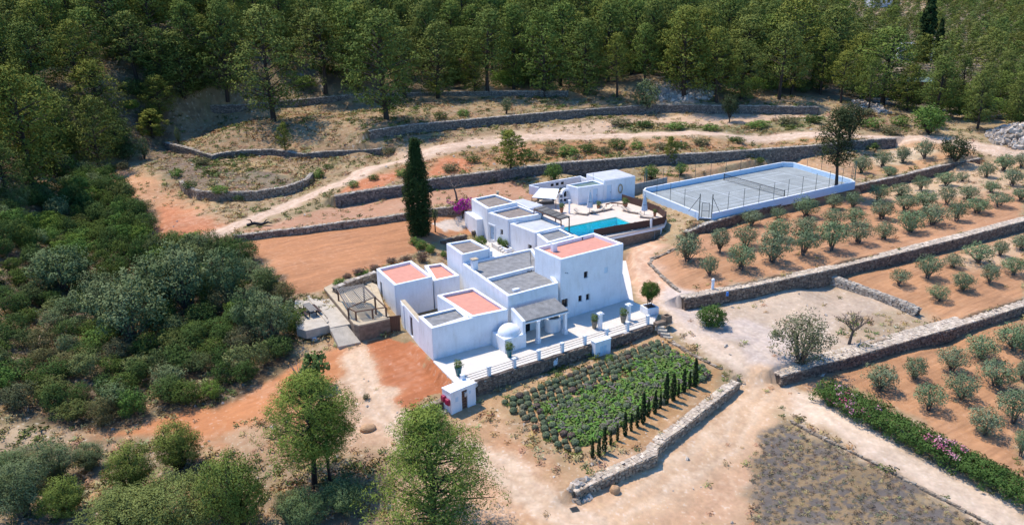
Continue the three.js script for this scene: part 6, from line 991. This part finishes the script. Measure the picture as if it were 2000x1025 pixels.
  const B = [-6.98, 1, -110.96], bt = thing('bougainvillea', 'purple flowering bougainvillea on a thin stem at the end of the back wing', 'bougainvillea', [B[0], 0.9, B[2]]); part('stem', limb([[-0.1, -0.2, 0.3], [-0.05, 1.4, 0.2], [0.1, 2.6, 0]], [0.11, 0.09, 0.06]), M.bark, bt); part('blossom', L.build(), LEAF[0], bt);
  const n = [[-8, -114.71, 4.74, 6.86]][0], nt = thing('bare_tree', 'leafless grey tree with spreading crown above the bougainvillea', 'tree', [n[0], groundY(n[0], n[1]), n[1]]); g.length = 0; g.push(limb([[0, -0.2, 0], [-0.2, 1.2, 0], [-0.5, 2.2, 0]], [0.16, 0.13, 0.1])); for (let k = 0; k < 6; k++) grow([-0.4, 2.0, 0], [Math.cos(k * 1.05) * 0.95, 0.45, Math.sin(k * 1.05) * 0.95], 1.15, 0.075, 3); part('trunk', merge(g.map((w) => w.toNonIndexed())), mat(0x6d645b, 0.5, 1), nt);
  const sap = plantProto(bushShape(98, { cols: greyg, trunks: 1, low: 0.45, w: 0.4, clumps: 20, per: 30, leaf: 0.03, cl: 0.1, trunkR: 0.03 }), LEAF[0]); const s0 = [-10.53, -104.97]; plant(sap, 'sapling', 'thin grey sapling right of the tall cypress', 'tree', s0[0], s0[1], 3.6, 3.0, 0);
}
// ---------------------------------------------------------------- garden: lavender, weeds, young cypresses, shrubs
{
  const lavBall = (k, cols) => { const L = new Leaves(120 + k), q = rng(k + 5); for (let i = 0; i < 330; i++) { const u = 1 - 1.55 * (i / 330), a = i * 2.39996, h = Math.sqrt(Math.max(0, 1 - u * u)), d = 0.4 + q() * 0.1; L.leaf(Math.cos(a) * h * d, 0.44 + u * d, Math.sin(a) * h * d, 0.1 + q() * 0.05, Math.cos(a) * h, u + 0.15, Math.sin(a) * h, mixc(cols[0], cols[1], q()), 0.5); } return L.build(); };
  const lav = [[[0.105, 0.135, 0.07], [0.18, 0.215, 0.12]], [[0.135, 0.14, 0.08], [0.21, 0.205, 0.13]], [[0.13, 0.09, 0.07], [0.17, 0.13, 0.1]]].map((cols, k) => plantProto({ crown: lavBall(k, cols) }, LEAF[0]));
  // corners of the planted bed: rows run along the terrace wall
  const c = [[-0.9, -63.34], [15.2, -74.56], [19.57, -67.62], [4.87, -54.71]], ROWS = 14, COLS = 24, rowCount = []; let n = 0; const r = rng(70), bed = [];
  for (let i = 0; i < ROWS; i++) for (let j = 0; j < COLS; j++) {
    const v = (i + 0.35 * (j % 2 ? 0.25 : 0)) / (ROWS - 1), u = (j + (i % 2) * 0.5 + (r() - 0.5) * 0.25) / (COLS - 0.5);
    if (u > 0.98 || v > 0.95) continue; const x = lerp(lerp(c[0][0], c[1][0], u), lerp(c[3][0], c[2][0], u), v), z = lerp(lerp(c[0][1], c[1][1], u), lerp(c[3][1], c[2][1], u), v);
    const inner = v > 0.27 && v < 0.93 && u > 0.1 && u < 0.93; if (inner && r() < 0.62) continue; if (v > 0.86 && r() < 0.4) continue; if (n >= 290) continue; n++;
    const s = 0.56 + r() * 0.2; rowCount[i] = (rowCount[i] || 0) + 1;
    plant(lav[r() < 0.62 ? 0 : r() < 0.7 ? 1 : 2], 'lavender_bush', `round lavender bush, ${NTH[rowCount[i] - 1]} from left in the ${NTH[i]} garden row from the terrace wall`, 'lavender', x, z, s * 0.9, s, r() * 6, 'lavender bushes in the garden', groundY(x, z) - 0.04);
  }
  const G = new Leaves(3); for (let k = 0; k < 20; k++) { const a = k * 2.4, q = 0.05 + (k % 5) * 0.06; G.leaf(Math.cos(a) * q, 0.1 + (k % 4) * 0.09, Math.sin(a) * q, 0.17, Math.cos(a) * 0.4, 0.9, Math.sin(a) * 0.4, [1, 1, 1], 0.4); } const tuft = G.build();
  const list = [], col = new THREE.Color(); for (let k = 0; k < 2300; k++) { const u = 0.07 + r() * 0.9, v = 0.2 + r() * 0.72; const d = vn(u * 11, v * 8 + 4); if (v < 0.42 - u * 0.16 + d * 0.1 && r() < 0.75) continue; const x = lerp(lerp(c[0][0], c[1][0], u), lerp(c[3][0], c[2][0], u), v), z = lerp(lerp(c[0][1], c[1][1], u), lerp(c[3][1], c[2][1], u), v), s = 0.6 + r() * 0.7, q = r(); list.push([place(x, groundY(x, z) - 0.03, z, 0, r() * 6.28, 0, s, s * (0.7 + r() * 0.5), s), q < 0.72 ? col.clone().setRGB(0.105 + r() * 0.04, 0.17 + r() * 0.07, 0.045) : q < 0.9 ? col.clone().setRGB(0.12, 0.15, 0.06) : col.clone().setRGB(0.17, 0.14, 0.13)]); }
  const W = new THREE.Group(); W.name = 'garden_weeds'; scene.add(W); tag(W, 'dense green weeds filling the middle of the lavender garden', 'weeds', null, 'stuff'); instances('weeds', tuft, LEAF[0], list, W);
  const cy = [0, 1].map((k) => plantProto(cypressShape(140 + k, 0.17 + k * 0.03, 34, 46, 0.03, [[0.02, 0.034, 0.012], [0.045, 0.062, 0.022]]), LEAF[0]));
  [[6.22, -54.91, 1.97, 0.33], [6.77, -55.15, 1.98, 0.43], [7.27, -55.68, 2.58, 0.37], [7.91, -56.77, 1.5, 0.37], [8.54, -57.34, 1.71, 0.34], [9.27, -58.06, 2.43, 0.38], [9.88, -58.72, 1.83, 0.35], [10.49, -59.27, 2.15, 0.46], [11.07, -59.84, 3.19, 0.49], [11.69, -60.85, 1.97, 0.32], [12.35, -61.34, 2.46, 0.47], [12.99, -62.21, 1.68, 0.36], [13.64, -62.97, 3.27, 0.48], [14.37, -63.47, 2.97, 0.56], [14.97, -64.08, 1.7, 0.37], [15.61, -64.85, 2.57, 0.38], [16.28, -65.49, 1.94, 0.42], [16.85, -65.82, 3.13, 0.38]].forEach(([x, z, h], i, all) => plant(cy[i % 2], 'young_cypress', `slim young cypress, ${i < 9 ? NTH[i] + ' from the near end' : NTH[all.length - 1 - i] + ' from the far end'} of the row along the garden`, 'cypress', x, z, h * 0.95, h * 0.95, i, 'young cypresses in the garden row'));
}
// purple-leaved and green shrubs along the plot behind the house
{
  const purple = plantProto({ crown: bushShape(151, { cols: [[0.12, 0.06, 0.055], [0.16, 0.12, 0.075]], trunks: 0, low: 0, clumps: 30, per: 60, leaf: 0.04, cl: 0.18 }).crown }, LEAF[0]), green = plantProto({ crown: bushShape(153, { cols: bright, trunks: 0, low: 0, clumps: 34, per: 60, leaf: 0.04, cl: 0.18 }).crown }, LEAF[0]);
  [[-11.34, -94.76, 1.81, 1.7], [-13.37, -94.31, 1.08, 1.58], [-15.05, -93.4, 1.07, 1.68], [-16.61, -90.51, 1.27, 1.63], [-18.35, -89.3, 1.15, 1.61], [-19.47, -87.82, 1.07, 1.27]].forEach(([x, z, h, w], i) => plant(purple, 'purple_shrub', `${NTH[i]} purple-leaved shrub from the right along the edge of the orange plot`, 'shrub', x, z, Math.min(1.6, h * 0.8), w, i, 'purple shrubs behind the house'));
  [[-12.85, -100.01, 1.5, 1.55], [-11.78, -98.75, 1.61, 1.77], [-10.54, -97.88, 1.48, 1.52], [-17.6, -89.26, 0.8, 1.18], [-19.97, -86.01, 1.22, 1.56], [-8.86, -97.15, 1.11, 0.93]].forEach(([x, z, h, w], i) => plant(green, 'green_shrub', ['leafy green oleander just below the tall cypress', 'leafy green oleander right of the one below the cypress', 'leafy green oleander nearest the stair turret', 'small green shrub between the purple shrubs', 'bright green shrub behind the pergola', 'small green shrub beside the stair turret wall'][i], 'shrub', x, z, Math.min(1.8, h * 0.8), w * 1.1, i));
  const low = [-4.24, -102.25]; plant(green, 'green_shrub', 'feathery green shrub in the courtyard behind the stair turret', 'shrub', low[0], low[1], 1.6, 2.0, 1, null, 0.2);
  const cz = [-1.13, -101.08], pl = thing('courtyard_planter', 'long white planter with leafy plants along the wing wall', 'planter', [cz[0], 0.1, cz[1]], 0.56 - 1.57); part('box', prism([[-1.6, -0.45], [1.6, -0.45], [1.6, 0.45], [-1.6, 0.45]], 0, 0.7, 0.04, [[-1.45, -0.3], [1.45, -0.3], [1.45, 0.3], [-1.45, 0.3]]), M.plaster, pl); part('soil', box(2.9, 0.05, 0.6, 0, 0.6, 0), M.soil, pl);
  for (const [s, l] of [[-1.0, 'leafy banana-like plant in the white courtyard planter, the far one'], [0.4, 'leafy banana-like plant in the white courtyard planter, the near one']]) plant(green, 'leafy_plant', l, 'plant', cz[0] + Math.sin(0.56) * s * 0.9 , cz[1] + Math.cos(0.56) * s * 0.9, 1.1, 1.1, s, 'plants in the courtyard planter', 0.65);
}
// oleander hedge along the drive: one clipped bank of leaves with pink flowers
{
  const p = [[28.56, -65.34], [30.89, -61.13], [32.61, -58.92], [34.19, -56.74], [35.74, -54.77], [37.2, -52.91], [38.83, -50.87], [40.1, -49.14]], H = new Leaves(17), F = new Leaves(18), r = rng(19);
  for (let i = 0; i < p.length - 1; i++) { const a = p[i], b = p[i + 1], L = Math.hypot(b[0] - a[0], b[1] - a[1]), n = Math.round(L * 24); for (let k = 0; k < n; k++) { const t = (k + r()) / n, w = (((k * 0.618) % 1) - 0.5) * 2.5, nx = (b[1] - a[1]) / L, nz = -(b[0] - a[0]) / L, x = lerp(a[0], b[0], t) + nx * w, z = lerp(a[1], b[1], t) + nz * w, y = groundY(x, z), hh = k % 3 === 0 ? 0.2 + r() * 1.2 : 1.35 + r() * 0.45 - Math.abs(w) * 0.35; H.clump(x, y + hh, z, 0.45, 0.4, 0.45, 60, 0.1, mixc([0.045, 0.085, 0.02], [0.095, 0.15, 0.035], r()), 0.5, x - nx * w, y + 0.4, z - nz * w); const fl = vn((i + t) * 1.6 + 4, 2) ; if (hh > 0.5 && fl > 0.42 && w < 0.4 && r() < 0.3) F.clump(x, y + hh + 0.3, z, 0.4, 0.25, 0.4, 26, 0.075, mixc([0.42, 0.06, 0.14], [0.58, 0.3, 0.34], r()), 0.9, x, y, z); } }
  const h = thing('oleander_hedge', 'long green oleander hedge with pink flowers along the drive', 'hedge'); part('leaves', H.build(), LEAF[0], h); part('flowers', F.build(), LEAF[0], h);
}
// potted plants
{
  const pot = (mt) => new THREE.LatheGeometry([[0.0, 0.02], [0.2, 0.02], [0.27, 0.4], [0.34, 0.78], [0.36, 0.8], [0.36, 0.86], [0.3, 0.86], [0.28, 0.78], [0, 0.76]].map(([x, y]) => new THREE.Vector2(x, y)), 22);
  const leafy = bushShape(171, { cols: [[0.08, 0.13, 0.03], [0.15, 0.19, 0.06]], trunks: 0, low: 0, clumps: 26, per: 40, leaf: 0.06, cl: 0.17, aspect: 0.35 }).crown;
  for (const [p, m, l, s] of [[[-5.12, 0, -65.82], M.teal, 'glazed teal pot with a leafy plant at the near end of the terrace', 1.0], [[-0.4, 0, -69.45], M.teal, 'glazed teal pot with a leafy plant in front of the bread oven', 1.0], [[8.48, 0, -75.79], M.stonePot, 'grey pot with a leafy plant beside the nearer gate pillar', 1.0], [[11.68, 0, -77.1], M.stonePot, 'grey pot with a leafy plant beside the farther gate pillar', 1.05], [[12.6, 2.8, -110.27], M.clay, 'clay pot with a small palm between the loungers and the left parasol', 0.9], [[16.4, 2.8, -110.31], M.clay, 'clay pot with a big leafy plant by the willow fence', 1.15], [[20.05, 2.8, -106.72], M.clay, 'small potted plant in the right corner of the pool terrace', 0.7], [[7.22, 2.8, -109.52], M.clay, 'potted palm beside the reed pergola', 0.9]]) {
    const t = thing('potted_plant', l, 'potted plant', p, 1); part('pot', pot().clone().scale(s, s, s), m, t); part('leaves', leafy.clone().scale(1.05 * s, 0.95 * s, 1.05 * s).translate(0, 0.72 * s, 0), LEAF[0], t);
  }
}
// ---------------------------------------------------------------- scrub, weeds and stones on the open ground
{
  const G = new Leaves(5); for (let k = 0; k < 15; k++) { const a = k * 2.4, q = 0.1 + (k % 5) * 0.08; G.leaf(Math.cos(a) * q, 0.08 + (k % 3) * 0.12, Math.sin(a) * q, 0.24, Math.cos(a) * 0.5, 0.8, Math.sin(a) * 0.5, [1, 1, 1], 0.28); } const tuft = G.build();
  const r = rng(88), dry = [], green = [], col = new THREE.Color(), o = [0, 0, 0, 0, 0, 0];
  for (let k = 0; k < 75000; k++) {
    const t = Math.pow(r(), 1.1), z = lerp(-44, -190, t), x = (r() - 0.5) * 2 * (-z * 0.68 + 4); if (x < NEAR.x0 || x > NEAR.x1 || z < NEAR.z0) continue; if (flatPlaces(x, z)) continue;
    sample(nearMap, x, z, o); if (o[3] < 0.13 && r() < 0.7) continue; const dens = o[3] * (0.35 + 0.9 * sstep(0.3, 0.7, vn(x * 0.4, z * 0.4) * 0.6 + vn(x * 1.2, z * 1.2 + 9) * 0.4)); if (r() > dens * 0.62 + (o[4] > 0.4 ? 0.9 : 0)) continue;
    const burnt = o[4] > 0.4, s = (0.5 + r() * 0.8 * (0.5 + dens)) * (burnt ? 0.5 : 1), q = vn(x * 0.22 + 70, z * 0.22) + (r() - 0.5) * 0.4, m = place(x, groundY(x, z) + rough(x, z) * 0.6 - 0.04, z, 0, r() * 6.28, 0, s, s * (0.6 + r() * 0.6), s);
    if (o[4] > 0.4) { const q2 = r(); dry.push([m, q2 < 0.78 ? col.clone().setRGB(0.13 + r() * 0.05, 0.11 + r() * 0.04, 0.09) : col.clone().setRGB(0.3 + r() * 0.12, 0.24 + r() * 0.08, 0.13)]); } else if (q > 0.62) green.push([m, col.clone().setRGB(0.09 + r() * 0.05, 0.115 + r() * 0.04, 0.04)]); else dry.push([m, col.clone().setRGB(0.28 + r() * 0.16, 0.21 + r() * 0.1, 0.1 + r() * 0.05)]);
  }
  for (const [n, l, list, label] of [['dry_grass', 'tufts', dry, 'tufts of dry straw-coloured grass on the open slopes'], ['green_weeds', 'tufts', green, 'low green weeds scattered over the open slopes']]) { const g = new THREE.Group(); g.name = n; scene.add(g); tag(g, label, 'grass', null, 'stuff'); instances(l, tuft, LEAF[0], list, g); }
  // bushes on the banks
  const spots = [[-24.43, -120.35, 1.47, 2.07], [-21.69, -123.29, 1.33, 1.95], [-17.44, -124.99, 1.69, 2.46], [3.36, -134.49, 2.34, 3.51], [7.11, -139.15, 1.85, 3.08], [10.25, -138.7, 2.4, 4.52], [14.05, -140.57, 2.06, 3.66], [19.19, -141.49, 2.44, 3.68], [22.81, -141.09, 1.69, 3.12], [16.6, -138.87, 1.85, 2.72], [26.8, -140.31, 1.68, 3.29], [30.69, -141.47, 1.5, 3.31], [34.75, -143.16, 1.71, 3.72], [42.2, -146.51, 1.55, 3.42], [21.75, -157.57, 2.06, 5.07], [26.53, -155.78, 1.84, 4.02], [32.13, -153.61, 1.81, 4.96], [38.96, -153.12, 1.61, 3.95], [48.67, -155.78, 2.04, 5.03], [55.21, -157.43, 2.26, 5.07], [60.5, -158.03, 2.27, 4.07], [70.94, -155.99, 2.66, 5.04], [73.61, -152.8, 2.41, 4.35], [73.43, -164.6, 2.14, 4.23], [77.59, -157.35, 2.47, 4.06], [-13.7, -157.74, 2.05, 3.03], [-9.25, -159.63, 2.07, 3.07], [-22.18, -144.13, 1.53, 2.81], [-32.42, -130.66, 2.47, 3.09], [-33.24, -126.9, 1.89, 2.51], [-44.97, -119.48, 1.63, 3.17], [-41.76, -119.22, 1.47, 2.37], [-50.85, -122.72, 1.83, 2.43], [-56.42, -131.83, 1.77, 2.6], [-54.96, -139.85, 1.86, 3.1], [-68.9, -139.23, 1.67, 2.73], [-70.52, -137.8, 1.84, 2.34], [-71.93, -134.22, 1.98, 2.64], [-31.89, -136.45, 1.28, 2.14], [-9.8, -127.61, 1.89, 3.35], [-6.23, -132.66, 1.78, 2.95], [-3.1, -127.36, 1.55, 2.51], [42.24, -139.49, 1.87, 2.37], [44.18, -138.19, 1.48, 1.81], [27.53, -75.88, 0.7, 0.86], [9.46, -70.76, 0.91, 1.11], [-13.52, -64.26, 0.75, 0.75], [-1.06, -149.94, 1.58, 1.94], [67.58, -147.74, 1.95, 3.84]];
  const B = [bright, dk, [[0.1, 0.1, 0.045], [0.15, 0.14, 0.065]]].map((cols, k) => plantProto({ crown: bushShape(180 + k, { cols, trunks: 0, low: 0, clumps: 22, per: 44, leaf: 0.05, cl: 0.2, gap: 0.2 }).crown }, LEAF[0]));
  spots.sort((p, q) => p[0] / -p[1] - q[0] / -q[1]).forEach(([x, z, h, w], i, all) => plant(B[i % 3], 'bank_shrub', `low ${['bright green', 'dark green', 'olive-brown'][i % 3]} shrub on the dry banks, ${i < all.length / 2 ? NTH[i] + ' from the left' : NTH[all.length - 1 - i] + ' from the right'}`, 'shrub', x, z, Math.max(0.7, h * 0.8), w, i, 'low shrubs on the dry banks'));
  // loose stones and rubble
  const tan = [[0.42, 0.34, 0.26], [0.5, 0.42, 0.34], [0.36, 0.28, 0.2]], heap = (name, label, pts, n, size, high, cols = tan, cat = 'rubble') => { const g = new THREE.Group(); g.name = numbered(name); scene.add(g); tag(g, label, cat); const L = STONES.map(() => []); const xs = pts.map((p) => p[0]), zs = pts.map((p) => p[1]); let k = 0; for (let t = 0; t < n * 8 && k < n; t++) { const x = lerp(Math.min(...xs), Math.max(...xs), r()), z = lerp(Math.min(...zs), Math.max(...zs), r()); if (!inPoly(pts, x, z)) continue; k++; const e = clamp(-padDist(pts, x, z) / 3, 0, 1), s = size * (0.5 + r()), c = cols[(r() * cols.length) | 0], q = 0.75 + r() * 0.5; L[(r() * 5) | 0].push([place(x, groundY(x, z) + e * high * r() + s * 0.15, z, r() * 3, r() * 6, r() * 3, s * 1.2, s * 0.8, s), col.clone().setRGB(c[0] * q, c[1] * q, c[2] * q)]); } L.forEach((l, i) => l.length && instances('stones', STONES[i], M.stone, l, g)); };
  heap('rubble_pile', 'heap of pale rubble stones beside the track at the right edge', [[90.28, -149.98], [97.09, -153.52], [101.77, -150.81], [96.02, -141.09], [91.78, -142.33], [89.46, -145.72]], 700, 0.6, 1.6);
  heap('rubble_slope', 'pale grey stone scree below the pines right of centre', [[30.89, -176.78], [37.98, -178.87], [46.12, -179.39], [43.37, -172.21], [33.47, -172.01], [29.84, -173.38]], 260, 0.45, 0.2, [[0.4, 0.34, 0.28], [0.46, 0.4, 0.34]]);
  heap('rubble_pile', 'broken stones at the near end of the garden wall', [[3.94, -51.39], [4.88, -52.3], [6.09, -52.38], [5.56, -50.94], [4.35, -50.5]], 90, 0.3, 0.5);
  heap('rubble_pile', 'loose stones beside the white meter shed', [[-7.42, -62.35], [-6.53, -62.66], [-5.88, -61.79], [-6.51, -61.26]], 30, 0.26, 0.2);
  heap('rubble_pile', 'rubble at the foot of the bare bank in front of the scrub terrace', [[75.92, -178.91], [81.86, -176.58], [79, -165.17], [73.94, -165.85]], 160, 0.5, 0.4);
  const loose = [[], [], [], [], []]; for (let k = 0; k < 2300; k++) { const z = lerp(-46, -175, r()), x = (r() - 0.5) * 2 * (-z * 0.66); if (flatPlaces(x, z)) continue; sample(nearMap, clamp(x, NEAR.x0, NEAR.x1), z, o); if (o[5] > 0.3 || o[4] > 0.3 || r() > 0.1 + o[3]) continue; const s = 0.08 + r() * r() * 0.4, q = 0.7 + r() * 0.6; loose[k % 5].push([place(x, groundY(x, z) + rough(x, z) * 0.6, z, r() * 3, r() * 6, r(), s * 1.2, s * 0.7, s), col.clone().setRGB(0.44 * q, 0.37 * q, 0.29 * q)]); }
  const lg = new THREE.Group(); lg.name = 'loose_stones'; scene.add(lg); tag(lg, 'small loose stones scattered over the dry ground', 'stones', null, 'stuff'); loose.forEach((l, i) => instances('stones', STONES[i], M.stone, l, lg));
  const rock = (p, s, l) => { const g = new THREE.IcosahedronGeometry(1, 2), a = g.attributes.position; for (let i = 0; i < a.count; i++) { const v = new THREE.Vector3().fromBufferAttribute(a, i), k = 0.72 + fbm(v.x * 1.3 + 5 + s[0], v.y * 1.3 + v.z * 1.7 + 9) * 0.6; a.setXYZ(i, v.x * k * s[0], v.y * k * s[1], v.z * k * s[2]); } g.computeVertexNormals(); single('boulder', l, 'boulder', boxUV(g), mat(0xb08a64, 0.5, 1.2), [p[0], groundY(...p) + s[1] * 0.3, p[1]], 0.4); };
  rock([[-12.61, -59.73]][0], [0.75, 0.35, 0.5], 'flat orange boulder on the bare yard by the young pine'); rock([[7.68, -52.02]][0], [0.42, 0.4, 0.38], 'rounded tan boulder in front of the garden wall, the nearer of two'); rock([[7.47, -52.88]][0], [0.32, 0.28, 0.3], 'small tan boulder touching the garden wall, the farther of two');
  const [m] = [[4.38, -49.87]]; const mh = thing('manhole_cover', 'square dark manhole cover in the bare yard at the bottom', 'manhole cover', [m[0], groundY(...m) + 0.06, m[1]], 0.4); part('frame', box(0.62, 0.05, 0.5), M.steel, mh); part('lid', box(0.52, 0.02, 0.4, 0, 0.036, 0), M.dark, mh);
  const [d] = [[-35.07, -105.88]]; const dw = thing('driftwood_log', 'dark twisted dead log lying above the orange plot', 'log', [d[0], groundY(...d) + 0.15, d[1]]); part('trunk', merge([limb([[-1.6, 0.05, 0.2], [-0.6, 0.25, 0], [0.4, 0.1, 0.1], [1.3, 0.35, -0.1], [1.9, 0.15, 0]], [0.2, 0.24, 0.2, 0.14, 0.05]).toNonIndexed(), limb([[-0.8, 0.2, 0], [-1.0, 0.8, 0.3], [-1.5, 0.9, 0.4]], [0.12, 0.08, 0.03]).toNonIndexed(), limb([[0.6, 0.15, 0], [1.0, 0.6, -0.4], [1.5, 0.7, -0.3]], [0.1, 0.06, 0.02]).toNonIndexed()]), M.dark, dw);
  const [pp] = [[22.92, -84.08]]; const pt = thing('white_post', 'white round-topped post at the corner of the grove wall by the drive', 'post', [pp[0], 0.45, pp[1] - 0.5]); part('shaft', merge([bar([0, 0, 0], [0, 1.3, 0], 0.17, 12), new THREE.SphereGeometry(0.2, 14, 10).translate(0, 1.32, 0)]), M.plaster, pt);
  const bw = [24.26, 0.35, -83.17]; single('blue_tap_box', 'small blue box on the grove wall right of the white post', 'box', softBox(0.22, 0.5, 0.18, 0.03), flat(0x3d74b8), bw, 0.2);
}
// ---------------------------------------------------------------- far buildings
{
  const [[x, z]] = [[224.41, -501.86]], y = groundY(x, z); const h = thing('distant_house', 'white flat-roofed house far off on the wooded hill at the top right', 'house', [x, y, z], 0.3);
  part('wall', softBox(17, 7.5, 9, 0.1), M.plaster, h); part('upper_storey', softBox(8, 4, 7, 0.1).translate(-4, 7, -1), M.plaster, h); for (let k = 0; k < 4; k++) { const w = part('window', box(1.5, 2.0, 0.1, -5.5 + k * 3.6, 3.6, 4.55), M.darkWood, h); part('pane', box(1.2, 1.7, 0.04, -5.5 + k * 3.6, 3.6, 4.62), M.glass, w); }
  const [[a, b]] = [[128.87, -260.35]], q = thing('distant_building', 'low white building glimpsed between far trees at the right', 'building', [a, groundY(a, b), b], -0.2); part('wall', softBox(10, 5, 6, 0.1), M.plaster, q); part('roof', softBox(10.6, 0.4, 6.6, 0.1).translate(0, 5, 0), M.white, q); for (const k of [-3, 0, 3]) part('window', box(1.2, 1.4, 0.1, k, 2.6, 3.05), M.glass, q);
  const [[c, d]] = [[101.51, -199.24]], s = thing('timber_hut', 'small brown timber hut with green roof at the forest edge on the right', 'hut', [c, groundY(c, d), d], -0.5); for (let k = 0; k < 8; k++) part('plank', softBox(0.6, 3.2, 0.12, 0.02).translate(-2.1 + k * 0.61, 0, 1.6), M.wood, s); part('walls', box(4.9, 3.2, 3.1, 0, 1.6, 0), M.darkWood, s); const rg = box(6, 0.18, 4.4); rg.rotateX(0.14); rg.translate(0, 3.45, 0.1); part('roof', rg, M.greenRoof, s);
}

renderer.render(scene, camera);
